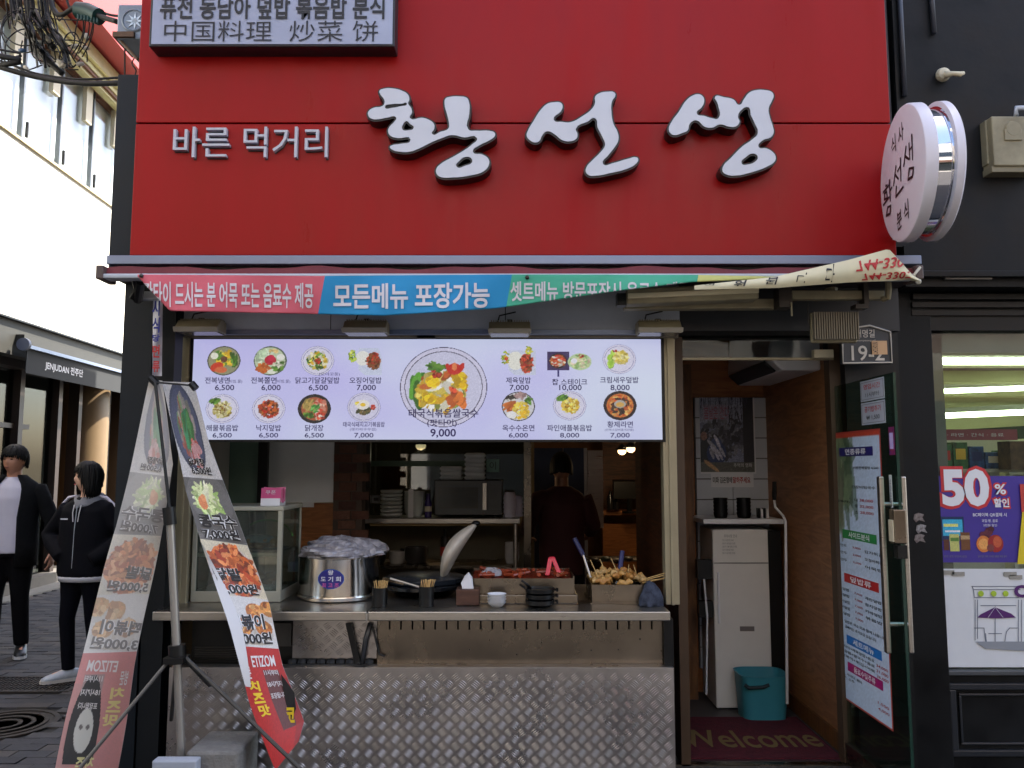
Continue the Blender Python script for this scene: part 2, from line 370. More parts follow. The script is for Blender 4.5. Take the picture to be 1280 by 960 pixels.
wbox(L0, L1, 7.02, 7.06, -.3, .2).build('eave_soffit', brn, t)
for k, (o, z0, z1) in enumerate(((.12, 6.98, 7.1), (.18, 7.06, 7.2), (.24, 7.14, 7.34))):
    wbox(L0, L1, z0, z1, o-.08, o+.04).build('eave_moulding', M('cream gutter', (206,196,140), .5, var=.08), t)
wbox(L0, L1, 7.36, 9.6, -3, .62).build('parapet', M('red brown parapet', (150,34,28), .6, var=.08, scale=2), t)
wbox(L0, L1, 9.6, 12.5, -3, -.2).build('upper_storey', bwhite, t)
# lower shopfront
fas = M('dark olive fascia', (46,45,39), .6, var=.1)
wbox(L0, L1, 2.85, 3.25, -.6, .14).build('fascia', fas, t)
wbox(L0, L1, 3.25, 3.27, -.2, .2).build('fascia_flashing', black, t)
wbox(L0, L1, 0, .14, -.5, -.0).build('plinth', M('plinth stone', (92,88,82), .8, var=.12), t)
wbox(L0, L1, 2.75, 2.86, -1.5, -.02).build('lintel', M('dark brown frame', (40,28,22), .5), t)
wbox(L0, L1, 0, 3.2, -3.6, -3.4).build('inside_wall', M('shop inside wall', (52,42,30), .8, var=.15), t)
wbox(L0, L1, .05, .1, -3.4, -.5).build('inside_floor', M('shop inside floor', (46,38,30), .6), t)
fr = M('dark brown frame')
for a in (-6.5, -4, -1.5, .65, 1.62, 2.2, 3.6, 5.0, 6.6, 8.5): wbox(a, a+.1, .14, 2.75, -.25, -.1).build('window_frame', fr, t)
for a, b in ((-6.4, -4), (-3.9, -1.5), (-1.4, .65), (.75, 1.62), (3.7, 5.0), (5.1, 6.6), (6.7, 8.5)):
    wbox(a, b, .14, 2.75, -.2, -.19).build('shop_window', gld, t)
wbox(-1.4, 1.0, 2.02, 2.08, -.24, -.15).build('window_frame', fr, t)
c0 = W(125, 600); s0 = sal(c0)
MB().tube([WA+WD*s0+WN*-.3+V((0,0,z)) for z in (.1, 2.8)], .36, 24).build('column', M('tan column', (112,90,60), .5, var=.06), t, smooth='auto')
wbox(-1.2, .45, .5, 2.0, -.6, -.55).build('frosted_panel', M('yellowed panel', (84,72,48), .6, var=.12), t)
wbox(.75, 1.5, .1, 2.7, -1.2, -1.1).build('inner_screen', woodl, t)
wbox(-.45, -.05, .55, 1.62, -.5, -.46).build('menu_easel', M('dark board', (36,30,28), .5), t)
tt = thing('window_awning', 'dark shop awning with white lettering and silver front rail across the alley', 'awning', (WA.x, WA.y, 2.7))
a0, a1 = sal(W(33, 440, .3))-.0, 5.2
wbox(a0, a1, 2.93, 2.97, .26, .33).build('front_rail', silver, tt)
wbox(a0+.05, a1, 2.98, 3.1, .1, .24).build('cassette', fas, tt)
v_ = wbox(a0+.02, a1, 2.64, 2.93, .285, .295).build('valance', M('dark awning cloth', (30,32,33), .8, var=.06), tt)
MB().lathe([(.075, 0), (.075, .05)], WA+WD*(a0-.05)+WN*.28+V((0, 0, 2.97)), 18, WD).build('end_cap', M('blue grey cap', (96,104,124), .5), tt, smooth='auto')
q0 = W(57, 455, .3); q1 = W(104, 468, .3); sa, sb = sal(q0), sal(q1)
def wf(s0, s1, z0, z1, off):
    def f(p, q, r=0): return tuple(WA+WD*(s0+(s1-s0)*p)+WN*(off+r)+V((0, 0, z0+(z1-z0)*q)))
    f.ar = (s1-s0)/(z1-z0); return f
text('JENJUDAN 전주단', wf(sa, sb, 2.72, 2.84, .297), M('white ink'), v_, weight=.02)
# ------------------------------------------------------------ the buildings over the street behind the camera (seen in reflections)
def row(name, label, x0, x1, y0, h, col, seed):
    r = random.Random(seed); b = thing(name, label, 'building', ((x0+x1)/2, y0, 0))
    bx('wall', x0, x1, y0-6, y0, 0, h, M('render %d' % seed, col, .8, var=.08, scale=1), b)
    n = int((x1-x0)/2.2)
    for fl in range(1, int(h/3)):
        for k in range(n):
            a = x0+.6+k*(x1-x0-.6)/n
            f = bx('window', a, a+1.3, y0, y0+.04, fl*3+.9, fl*3+2.3, M('white paint'), b)
            bx('pane', a+.06, a+1.24, y0+.04, y0+.05, fl*3+.96, fl*3+2.24, M('far pane', (50,60,70), .1), f)
    for k in range(max(1, n//2)):
        a = x0+.4+k*(x1-x0-.4)/max(1, n//2); bx('shop_window', a, a+(x1-x0-.4)/max(1, n//2)-.5, y0, y0+.05, .3, 2.4, M('far shop pane', (40,44,46), .1), b)
    bx('fascia', x0+.1, x1-.1, y0+.003, y0+.25, 2.6, 3.1, M('fascia %d' % seed, (r.randint(90,170), r.randint(60,110), 50), .6), b)
row('street_building', 'ochre rendered building across the street with white windows', -11, -2.2, -5.2, 9.5, (176,164,146), 1)
row('street_building', 'pale rendered building across the street with white windows', -2.1, 5.2, -5.4, 8, (196,192,184), 2)
row('street_building', 'brick red building across the street with white windows', 5.3, 14, -5.1, 11, (150,132,122), 3)

# ------------------------------------------------------------ shop building
sb = thing('shop_building', 'narrow shop building with open kitchen front under the big red sign', 'building', (0, 4, 0))
ZC = 2.45
bx('upper_wall', -1.83, 1.93, 3.99, 14, ZC+.2, 9.0, M('grey render', (90,90,92), .8, var=.1), sb)
intc = M('interior ceiling', (196,190,178), .8, var=.1)
bx('ceiling', -1.7, 1.9, 4.02, 10, ZC, ZC+.19, intc, sb)
bx('left_wall', -1.86, -1.72, 3.86, 10, 0, ZC+.19, darkclad, sb)
bx('corner_pillar', P(190,600,3.8).x, P(216,600,3.8).x, 3.76, 3.85, 0, 2.38, M('corner pillar black', (10,14,18), .5, spec=.25, var=.1), sb)
bx('back_wall', -1.7, 1.9, 10, 10.1, 0, ZC, M('brown interior wall', (120,84,56), .8, var=.15), sb)
bx('floor', -1.72, 1.66, 4.0, 10, -.003, .118, M('dark floor tile', (74,68,64), .5, var=.15), sb)
bx('bounce_lining', -1.717, -1.69, 4.02, 10, .12, ZC, M('pale bounce lining', (190,188,180), .6, var=.06), sb)  # pale sheet added over the dark wall to bounce light inside
bx('partition_wall', .815, .86, 4.2, 5.42, .118, ZC, woodd, sb)
bx('vestibule_side_wall', 1.66, 1.9, 4.17, 5.4, .118, ZC, wood('side wall veneer', (132,88,56), (166,114,74), .5, 2.6, (1, 1.5, 9)), sb)
bx('vestibule_skirting', 1.645, 1.66, 4.19, 5.35, .12, .21, woodv, sb)
vw = bx('vestibule_back_wall', .86, 1.66, 5.37, 5.42, .118, ZC, wood('back wall veneer', (138,82,44), (172,110,62), .5, 2.6, (1.2, 1, 9)), sb)
bx('vestibule_soffit', .83, 1.66, 4.12, 4.2, 2.2, ZC, black, sb)
bx('door_head', P(850,400,3.95).x, 1.9, 3.95, 4.1, 2.21, 2.46, M('head black', (14,15,18), .5), sb)
bx('wall_pier', 1.66, 1.93, 4.04, 4.17, 0, 2.6, black, sb)
# white tiled panel behind the poster: courses built one by one
tp = P(865, 497, 5.35); tpb = P(868, 835, 5.35); tr = P(958, 497, 5.35)
bk = M('white glazed brick', (196,200,208), .3, var=.05); gro = bx('tile_backing', tp.x+.01, tr.x-.01, 5.34, 5.37, tpb.z, tp.z, M('grout', (110,110,112), .9), sb)
nrow = 13; hh = (tp.z-tpb.z)/nrow
me = MB().box(-.115, .115, 0, .012, .004, hh-.004).mesh('brick'); me.materials.append(bk)
for i in range(nrow):
    for k in range(2):
        o = bpy.data.objects.new('brick', me); COL.objects.link(o); o.parent = gro; WORLD[o.name] = V((0,0,0)); o.location = V((tp.x+.13+k*.235, 5.328, tpb.z+i*hh))-wl(gro)
# door frame posts
for i, (px0, px1) in enumerate(((846, 856), )):
    bx('door_frame', .815, .86, 4.08, 4.2, .118, 2.2, M('door frame brown', (74,54,36), .5, var=.15), sb)
bx('door_jamb', P(855, 600, 5.2).x, P(867, 600, 5.2).x, 5.2, 5.36, .118, 2.2, woodv, sb)
bx('door_jamb', 1.605, 1.66, 4.1, 4.17, .118, 2.2, M('jamb brown', (70,52,36), .5, var=.1), sb)
pb('transom_pane', 848, 412, 1040, 447, 4.1, .012, glass('transom glass', (210,214,214), .5, .03), sb)
pb('transom_rail', 848, 447, 1042, 450, 4.095, .02, alu, sb)
pb('transom_block', 1018, 437, 1042, 447, 4.05, .04, cream, sb)
bx('door_step', .72, 1.92, 3.9, 4.1, 0, .1, concrete, sb)
bx('threshold', .72, 1.66, 4.08, 4.12, .1, .125, steel2, sb)
# facade box over the kitchen window
ss = thing('shutter_box', 'grey sheet metal shutter housing above the lit menu board', 'shutter housing', (-.4, 3.9, 2.2))
xa = P(195, 400, 3.9).x; xm = P(700, 400, 3.9).x; xc = P(850, 400, 3.9).x; z0 = P(500, 413, 3.9).z
w3 = (xc-xa)/3
for i in range(3): bx('housing_panel', xa+i*w3+.002, xa+(i+1)*w3-.002, 3.9, 3.97, z0, 2.44, galv, ss)
bx('housing_back', xa+.01, xc-.01, 3.905, 4.0, z0+.01, 2.43, black, ss)
pb('bottom_rail', 216, 412, 848, 418, 3.88, .1, silver, ss)
pb('head_rail', 232, 418, 848, 422, 3.91, .1, M('dark cream rail', (120,112,96), .5), ss)
for x0, x1 in ((222, 238), (828, 848)):
    a = P((x0+x1)/2, 590, 3.93).x; bx('shutter_guide', a-.033, a+.033, 3.93, 4.0, .9, z0-.01, alu, ss, .003)
    bx('shutter_guide_lip', a-.006, a+.006, 3.918, 3.93, .9, z0-.01, alu, ss)

# ------------------------------------------------------------ big red sign
YS = 3.75
sg = thing('storefront_sign', 'large red shop sign with raised white calligraphy and lettering', 'sign', (0, 3.75, 2.5))
sx0, sx1 = -1.795, 1.806
zs = P(640, 154, YS).z; zb = P(640, 319, YS).z
bx('sign_panel', sx0, sx1, YS, YS+.03, zs+.004, 4.35, red, sg, .003)
bx('sign_panel', sx0, sx1, YS, YS+.03, zb, zs-.004, red, sg, .003)
bx('sign_backing', sx0+.01, sx1-.01, YS+.03, 3.98, zb+.01, 4.34, M('dark maroon backing', (44,14,16), .6), sg)
bx('side_cladding', P(142,200,3.78).x, sx0-.004, 3.78, 3.98, P(150,342,3.78).z, P(150,93,3.78).z, darkclad, sg, .003)
bx('bottom_trim', P(133,324,3.7).x, P(1152,324,3.7).x, 3.7, 3.76, P(640,330,3.7).z, P(640,319,3.7).z, silver, sg, .003)
bx('under_panel', P(140,336,3.74).x, P(1150,336,3.74).x, 3.74, 3.97, P(640,345,3.7).z, P(640,330,3.7).z-.002, M('under panel dark', (28,16,20), .6), sg)
Lw = M('glossy letter white', (188,192,202), .22, var=.04, scale=6); Lk = M('letter return and shadow black', (8,7,9), .4)
def channel(outl, holes, ox, oy):
    def conv(pts): return [P(ox+x/4, oy+y/4, YS-.08) for x, y in pts]
    out = []
    for k, (grow, y0, y1, mat, nm) in enumerate(((.0055, YS-.078, YS-.001, Lk, 'channel_letter'), (-.003, YS-.084, YS-.0785, Lw, 'letter_face'))):
        c = bpy.data.curves.new('l', 'CURVE'); c.dimensions = '2D'; c.fill_mode = 'BOTH'; c.extrude = (y1-y0)/2; c.offset = grow; c.resolution_u = 4
        for pts in [outl]+holes:
            w_ = conv(pts); s_ = c.splines.new('BEZIER'); s_.bezier_points.add(len(w_)-1); s_.use_cyclic_u = True
            for b_, p_ in zip(s_.bezier_points, w_): b_.co = (p_.x, p_.z, 0); b_.handle_left_type = b_.handle_right_type = 'AUTO'
        o = bpy.data.objects.new('l', c); COL.objects.link(o); bpy.context.view_layer.update()
        m = o.to_mesh(); vs = [(v.co.x, (y0+y1)/2-v.co.z, v.co.y) for v in m.vertices]; fs = [tuple(p.vertices) for p in m.polygons]; o.to_mesh_clear(); bpy.data.objects.remove(o)
        me = bpy.data.meshes.new(nm); me.from_pydata(vs, [], fs); me.update()
        out.append(link(nm, me, mat, out[0] if out else sg))
        if k: out[1].modifiers.new('bevel', 'BEVEL').width = .0025
channel([(135,135),(160,122),(205,121),(250,132),(282,152),(290,180),(284,197),(300,222),(303,245),(293,270),(350,267),(390,280),(413,300),(415,325),(404,350),(440,338),(480,322),(482,298),(474,260),(460,200),(466,172),(490,163),(540,161),(575,168),(588,190),(590,250),(584,326),(620,332),(690,333),(715,343),(718,360),(690,385),(640,410),(608,440),(650,450),(685,475),(688,505),(660,540),(600,560),(500,572),(440,568),(420,550),(419,525),(440,500),(500,465),(560,430),(600,400),(622,373),(560,372),(500,360),(450,375),(400,395),(340,425),(290,443),(240,443),(200,432),(187,415),(200,405),(240,398),(290,380),(230,375),(190,362),(178,340),(185,315),(208,290),(218,270),(180,272),(130,281),(98,278),(79,260),(80,238),(110,217),(150,210),(160,198),(158,180),(140,155)],
        [[(256,327),(261,300),(272,290),(288,303),(306,320),(280,330)], [(525,512),(540,487),(568,469),(594,475),(597,492),(570,505)], [(168,217),(200,205),(250,203),(272,200),(245,209),(200,218)]], 440, 80)
channel([(1045,193),(1056,210),(1048,238),(1012,280),(1050,288),(1090,290),(1150,260),(1198,222),(1212,195),(1212,165),(1235,145),(1280,137),(1310,140),(1320,155),(1302,190),(1300,245),(1310,300),(1330,340),(1335,380),(1318,415),(1283,460),(1258,500),(1300,495),(1380,472),(1422,465),(1434,477),(1418,505),(1370,530),(1290,550),(1220,563),(1182,560),(1166,540),(1170,515),(1200,480),(1240,440),(1262,405),(1250,370),(1225,320),(1212,275),(1180,292),(1122,325),(1130,350),(1125,375),(1090,391),(1050,385),(1010,355),(975,341),(952,362),(942,385),(920,397),(885,383),(870,360),(876,335),(905,285),(942,228),(975,198),(1010,190)], [], 440, 80)
channel([(460,325),(475,288),(510,240),(550,180),(585,155),(615,150),(638,165),(643,190),(630,220),(606,248),(640,258),(680,270),(708,271),(706,205),(693,162),(740,165),(790,178),(815,203),(835,178),(860,145),(890,131),(950,130),(980,140),(990,160),(980,190),(965,225),(972,270),(985,310),(990,345),(975,370),(935,385),(915,415),(950,420),(985,440),(1000,465),(995,490),(960,515),(880,545),(800,562),(755,558),(730,540),(733,510),(770,470),(830,410),(880,375),(905,345),(890,300),(870,255),(860,221),(825,237),(812,265),(820,290),(800,316),(765,318),(720,306),(680,323),(640,317),(600,286),(572,300),(560,335),(530,350),(490,360),(470,350)],
        [[(830,497),(850,470),(885,452),(905,465),(895,485),(860,500)]], 720, 80)
lt = M('letter pale grey', (178,180,190), .4)
f = pf(219, 161, 411, 199, YS, .014)
text('바른 먹거리', f, lt, sg, weight=.0, extr=.012)
text('바른 먹거리', pf(219.5, 162.5, 411.5, 200.5, YS, .001), Lk, sg, weight=.002)  # flat black copy, the letters' shadow painted on the red panel
# ------------------------------------------------------------ small chinese sign box
Y2 = 3.65
sm = thing('lightbox_sign', 'grey lightbox sign with Korean and Chinese lettering fixed on the red sign', 'sign', (P(340,60,Y2).x, Y2, P(340,60,Y2).z))
pb('sign_case', 188, -40, 494, 58, Y2, .1, M('sign case dark', (30,28,34), .5), sm, .004)
pb('sign_face', 191, -36, 491, 55, Y2-.004, .003, M('sign face grey', (158,166,190), .3, var=.08, scale=1.6, c2=(140,146,168)), sm)
text('퓨전 동남아 덮밥 볶음밥 분식', pf(201, -4, 481, 25, Y2, .008), ink, sm, weight=.022)
text('中国料理  炒菜 饼', pf(206, 27, 473, 53, Y2, .008), ink, sm, weight=-.004)
for a in (248, 455): MB().lathe([(.006, 0), (.006, .004)], P(a, 61, Y2+.05)+V((0, 0, -.002)), 8).build('screw', steel, sm)
# ------------------------------------------------------------ retractable awning
aw = thing('retractable_awning', 'closed maroon retractable awning with grey front rail under the red sign', 'awning', (0, 3.45, 2.35))
cl = M('maroon awning cloth', (96,28,36), .75, var=.12, scale=5)
a = P(124, 340, 3.46).x; b = P(1150, 340, 3.46).x; zt = P(640, 334, 3.46).z; zm = P(640, 343, 3.46).z; zl = P(640, 349, 3.46).z
mb = MB()
n = 60; pts = []
for i in range(n+1):
    x = a+.02+(b-a-.04)*i/n; k = .006*math.sin(i*.5)+.004*math.sin(i*1.3); pts.append((x, zt+k))
for i in range(n):
    (x0, z0), (x1, z1) = pts[i], pts[i+1]; mb.quad((x0, 3.46, zm), (x1, 3.46, zm), (x1, 3.47, z1), (x0, 3.47, z0)); mb.quad((x0, 3.47, z0), (x1, 3.47, z1), (x1, 3.72, z1+.03), (x0, 3.72, z0+.03))
mb.build('awning_cloth', cl, aw, smooth=True)
bx('front_rail', a, b, 3.44, 3.51, zl, zm, galv, aw, .006)
for x in (a, b-.025): bx('end_cap', x-.004, x+.029, 3.435, 3.56, zl-.004, zt+.004, M('end cap brown', (74,60,58), .5), aw, .005)
q = P(176, 365, 3.6)
MB().tube([P(168,350,3.5), P(171,362,3.56), P(165,372,3.6), P(171,374,3.6)], .012, 8).tube([P(176,352,3.5), P(172,375,3.62)], .02, 8).build('arm_joint', blackp, aw)
bx('folding_arm', P(173,366,3.62).x, P(236,366,3.62).x, 3.62, 3.66, P(200,374,3.62).z, P(200,364,3.62).z, galv, aw, .004)
bx('folding_arm', P(990,368,3.6).x, P(1106,368,3.6).x, 3.6, 3.64, P(1050,374,3.6).z, P(1050,363,3.6).z, beigebox, aw, .003)
MB().tube([P(1110,350,3.56), P(1111,362,3.56), P(1110,372,3.58), P(1103,374,3.6)], .014, 8).build('arm_bracket', beigebox, aw)
pb('arm_clamp', 974, 356, 990, 384, 3.58, .08, M('clamp dark', (52,46,40), .5, .4), aw); MB().pbox(1080, 353, 1086, 380, 3.58, .06).pbox(1070, 380, 1086, 385, 3.58, .06).build('arm_clamp', M('clamp dark'), aw)
MB().tube([P(989,378,3.57), P(990,395,3.57)], .004, 6).build('pull_hook', beigebox, aw)
# ------------------------------------------------------------ long cloth banner, folded under at its right end
BT = [(172,343),(395,345),(640,343),(865,343.5),(985,346)]         # top edge, photo pixels at Y 3.42
BB = [(212,388),(395,392),(480,394),(620,385),(780,362),(865,352),(985,347)]
def interp(tab, x):
    if x <= tab[0][0]: return tab[0][1]
    for (a, b), (c, d) in zip(tab, tab[1:]):
        if x <= c: return b+(d-b)*(x-a)/(c-a)
    return tab[-1][1]
def ban(px, q):
    """px along the banner, q = distance down the cloth in photo pixels of height; past the fold it turns back and up behind"""
    top = interp(BT, px); low = interp(BB, px) if px > 212 else 345+(px-172)*43/40.
    L = max(low-top, .3); rip = .012*math.sin(px*.021)+.006*math.sin(px*.06+q*.05)
    if q <= L: p = P(px, top+q, 3.42+rip*q/40+.01*(q/50)); return p
    e = q-L; r = 2.2
    if e < r*2: a = e/r/2*math.pi; p = P(px, low+math.sin(a)*.8, 3.42+rip*L/40+.01*(L/50)+.006*(1-math.cos(a))); return p
    return P(px, max(low-(e-2*r)*.96, top+min(1.5, L*.4)), 3.432+rip*L/40+.01*(L/50)+.0006*min(e, 30))
bn = thing('cloth_banner', 'long multicoloured cloth banner under the awning, its right end twisted to the cream back', 'banner', P(600, 345, 3.42))
inkb = {}
def cloth_mat(n, c): return M('banner '+n, c, .65, var=.03, bump=.06, bscale=8)
secs = [('pink', 172, 401, (206,96,112)), ('blue', 401, 635, (26,138,192)), ('green', 635, 868, (72,176,146)), ('yellow', 868, 985, (206,210,130))]
for nm, x0, x1, c in secs:
    mb = MB(); nx = 60; nq = 30; g = []
    for j in range(nq+1):
        q = 52.*j/nq
        for i in range(nx+1):
            sl = 9*(1-q/50)
            a = x0+(0 if x0 == 172 else sl-4); b = x1+(0 if x1 == 985 else sl-4)
            px = a+(b-a)*i/nx; g.append(ban(px, q))
    fs = [(j*(nx+1)+i, (j+1)*(nx+1)+i, (j+1)*(nx+1)+i+1, j*(nx+1)+i+1) for j in range(nq) for i in range(nx)]
    mb.add(g, fs); mb.build('cloth_section', cloth_mat(nm, c), bn, smooth=True, label=nm+' section of the cloth banner')
def bant(s, x0, x1, q0, q1, mat, wt=.02, sh=0):
    def f(p, v, r=0):
        a = V(ban(x0+(x1-x0)*p, q1+(q0-q1)*v)); e = V((0, -.005, 0)); px = x0+(x1-x0)*p
        L = max(interp(BB, px)-interp(BT, px), .3)
        if q1+(q0-q1)*v > L+1: e = V((0, .004, 0))
        return tuple(a+e)
    # cut long faces so that the letters can bend with the cloth
    vs, fs, gx0, gx1, gy0, gy1 = glyphs(s, wt); bm = bmesh.new(); bv = [bm.verts.new(v) for v in vs]
    for t_ in fs:
        try: bm.faces.new([bv[i] for i in t_])
        except ValueError: pass
    N = 16
    for k in range(1, N):
        yy = gy0+(gy1-gy0)*k/N; bmesh.ops.bisect_plane(bm, geom=bm.verts[:]+bm.edges[:]+bm.faces[:], plane_co=(0, yy, 0), plane_no=(0, 1, 0))
    for v in bm.verts: v.co = V(f((v.co.x-gx0)/(gx1-gx0), (v.co.y-gy0)/(gy1-gy0)))
    me = bpy.data.meshes.new('lettering'); bm.to_mesh(me); bm.free(); link('lettering', me, mat, bn)
bwi = M('banner white ink', (206,204,210), .6)
bant('팟타이 드시는 분 어묵 또는 음료수 제공', 180, 392, 9, 41, bwi, .02)
bant('모든메뉴 포장가능', 417, 612, 10, 42, bwi, .025)
bant('셋트메뉴 방문포장시 음료수 제공', 638, 862, 9, 34, bwi, .02)
# the twisted back of the cloth
tw = [(868,358),(985,345),(1060,325),(1111,311),(1122,322),(1142,343),(1150,350),(1146,353),(1135,350),(1000,356),(868,361)]
def twt(px):
    return interp([(868,357),(968,346),(1060,325),(1111,311),(1125,326),(1142,345),(1150,349)], px)
def twb(px): return interp([(868,362),(970,360),(1060,353),(1135,350),(1150,353)], px)
mb = MB(); nx, nq = 60, 8; g = []
def tws(px, v): return P(px, twb(px)+(twt(px)-twb(px))*v, 3.40-.03*math.sin(v*3.1)*(px-868)/280+.004*math.sin(px*.09))
for j in range(nq+1):
    for i in range(nx+1): g.append(tws(868+282*i/nx, j/nq))
mb.add(g, [(j*(nx+1)+i, j*(nx+1)+i+1, (j+1)*(nx+1)+i+1, (j+1)*(nx+1)+i) for j in range(nq) for i in range(nx)])
mb.build('cloth_back', M('banner cream back', (206,200,168), .7, var=.05, scale=4), bn, smooth=True)
def flipt(s, x0, x1, y0, y1, mat, wt=0., rise=0.):
    vs, fs, gx0, gx1, gy0, gy1 = glyphs(s, wt); pts = []
    for v in vs:
        p = (v.x-gx0)/(gx1-gx0); q = (v.y-gy0)/(gy1-gy0); px = x0+(x1-x0)*p+(q-.5)*-3; py = y0+(y1-y0)*q-rise*p
        vv = (py-twb(px))/min(-1e-3, twt(px)-twb(px)); vv = max(0.01, min(.99, vv)); pts.append(V(tws(px, vv))+V((0, -.004, 0)))
    me = bpy.data.meshes.new('lettering'); me.from_pydata(pts, [], fs); link('lettering', me, mat, bn)
flipt('영', 881, 893, 352, 357, ink); flipt('허', 918, 932, 349, 358, ink, .02); flipt('됩', 957, 971, 346, 356, ink, .01)
flipt('니', 996, 1007, 341, 354, ink); flipt('다', 1032, 1043, 330, 353, ink, .01)
flipt('744-330', 1071, 1130, 326, 340, inkr, .02, 6); flipt('744-3307', 1078, 1140, 342, 351, inkr, .02, 3)
for a, b_, y in ((177, 343, 0), (659, 345, 0)):
    MB().lathe([(.009, 0), (.009, .006), (.004, .012)], P(a, b_+2, 3.418), 10, (0, -1, 0)).build('eyelet', brass, bn, smooth='auto')
MB().tube([P(1140,347,3.4), P(1150,334,3.42)], .006, 8).ball(P(1148,352,3.39), .012).build('corner_knot', M('knot white', (190,186,170), .7), bn, smooth=True)

# ------------------------------------------------------------ floodlights
def flood(px, py, wpx, label, tilt=0):
    c = P(px, py, 3.8); t = thing('floodlight', label, 'floodlight', c, 'floodlights over the menu board'); w_ = wpx*3.8/FPX/2
    mb = MB()
    mb.prism([c+V((-w_, -.05, -.026)), c+V((-w_, -.06, -.01)), c+V((-w_, -.02, .03)), c+V((-w_, .06, .03)), c+V((-w_, .06, -.026))], (2*w_, 0, 0)); mb.build('housing', beigebox, t, bevel=.004)
    mb = MB()
    for i in range(17): x = c.x-w_*.9+i*w_*1.8/16; mb.box(x, x+.004, c.y-.02, c.y+.05, c.z+.028, c.z+.038)
    mb.build('cooling_fins', beigebox, t)
    MB().box(c.x-w_*.92, c.x+w_*.92, c.y-.05, c.y+.055, c.z-.031, c.z-.026).build('lens', M('lens dull', (92,86,74), .25), t)
    MB().prism([c+V((-w_*1.02, -.064, -.032)), c+V((w_*1.02, -.064, -.032)), c+V((w_*1.04, -.07, -.008)), c+V((-w_*1.04, -.07, -.008))], (0, .012, 0)).build('front_rim', M('rim pale', (150,146,136), .35), t, bevel=.003)
    MB().tube([c+V((-w_*.6, .03, .03)), c+V((-w_*.5, .04, .07)), c+V((w_*.3, .05, .09))], .004, 6).build('lead', rubber, t)
    MB().box(c.x-.012, c.x+.012, c.y+.0, c.y+.09, c.z+.03, c.z+.045).build('bracket', brass, t)
    return t
flood(251, 409, 54, 'beige floodlight at the far left end of the menu board, beside the corner pillar')
flood(458, 410, 54, 'beige floodlight above the squid rice picture of the menu board')
flood(637, 411, 52, 'beige floodlight above the pork rice picture, right of the large plate')
flood(823, 410, 54, 'beige floodlight above the right end of the menu board, by the door')
c = P(1043, 407, 3.66)
t = thing('heatsink_floodlight', 'square beige floodlight with ribbed heat sink hanging in front of the address plate', 'floodlight', c)
w_, h_ = .105, .078
MB().box(c.x-w_, c.x+w_, c.y, c.y+.03, c.z-h_, c.z+h_*.8).build('housing', beigebox, t, bevel=.01)
for i in range(19):
    x = c.x-w_*.93+i*w_*1.86/18; bx('heat_sink_fin', x-.0022, x+.0022, c.y-.028, c.y+.001, c.z-h_*.86, c.z+h_*.75, M('fin grey brown', (120,112,96), .5, .3), t)
MB().tube([c+V((-w_*1.08, .01, 0)), c+V((-w_*1.08, .01, h_*1.6)), c+V((w_*1.08, .01, h_*1.6)), c+V((w_*1.08, .01, 0))], .0045, 6).build('yoke', brass, t)
MB().tube([c+V((0, .01, h_*1.6)), c+V((0, .02, h_*2.2))], [.012, .03], 10).build('mount', beigebox, t)
c = P(862, 370, 3.6); t = thing('strip_light', 'long beige strip light fixed under the right half of the banner', 'light fitting', c)
a0 = P(782, 373, 3.6); a1 = P(945, 366, 3.6); a2 = P(974, 372, 3.63)
MB().obox((a0+a1)/2, (a1-a0)/2, (0, .045, 0), (0, 0, .036)).build('housing', beigebox, t, bevel=.008)
MB().obox((a0+a1)/2+V((.0, -.05, .0)), (a1-a0)/2*.99, (0, .006, 0), (0, 0, .012)).build('ridge', M('ridge pale', (206,198,166), .5), t, bevel=.004)
MB().obox((a0+a2)/2+V((.0, .06, -.02)), (a2-a0)/2, (0, .03, 0), (0, 0, .022)).build('back_channel', beigebox, t, bevel=.004)
MB().box(a0.x-.04, a0.x, 3.58, 3.64, a0.z-.035, a0.z+.02).build('end_box', blackp, t)

# ------------------------------------------------------------ lit menu board
YM = 3.92
mn = thing('menu_board', 'backlit white menu board with fifteen dish pictures and prices', 'menu board', (P(533,480,YM).x, YM, P(533,550,YM).z))
pb('board_frame', 236, 421.5, 831, 552.5, YM+.004, .03, blackp, mn)
def screen(nm, x0, y0, x1, y1, Y, parent):
    m = bpy.data.materials.new('backlit panel'); m.use_nodes = True; n = m.node_tree; b = n.nodes['Principled BSDF']
    b.inputs['Base Color'].default_value = (.03,.03,.03,1); b.inputs['Roughness'].default_value = .25
    no = n.nodes.new('ShaderNodeTexNoise'); no.inputs['Scale'].default_value = 1.1; tc = n.nodes.new('ShaderNodeTexCoord'); n.links.new(tc.outputs['Object'], no.inputs[0])
    r = n.nodes.new('ShaderNodeValToRGB'); r.color_ramp.elements[0].position = .3; r.color_ramp.elements[1].position = .66
    r.color_ramp.elements[0].color = lin((196,190,252)); r.color_ramp.elements[1].color = lin((226,238,255))
    n.links.new(no.outputs[0], r.inputs[0]); n.links.new(r.outputs[0], b.inputs['Emission Color']); b.inputs['Emission Strength'].default_value = .15
    return pb(nm, x0, y0, x1, y1, Y, .004, m, parent)
screen('lit_panel', 240, 424, 827, 549.5, YM, mn)
menuink = M('menu navy ink', (40,36,84), .4, emit=(30,26,70), estr=.1)
Yp = YM-.0012
G = [(70,120,40),(110,160,60),(50,90,34)]; YL = [(236,200,60),(224,176,40),(244,222,110)]; RD = [(196,50,34),(160,36,26),(216,80,50)]; OR = [(222,120,50),(200,96,40)]; WH = [(240,236,224),(226,222,200)]; BR = [(120,66,34),(90,44,24),(150,90,50)]
def plate(r, bgc=(222,220,244), rim=(96,96,160)):
    r.ell(.5, .5, .49, .49, bgc); r.ring(.5, .5, .49, .49, .035, rim); r.ring(.5, .5, .43, .43, .03, rim); return r
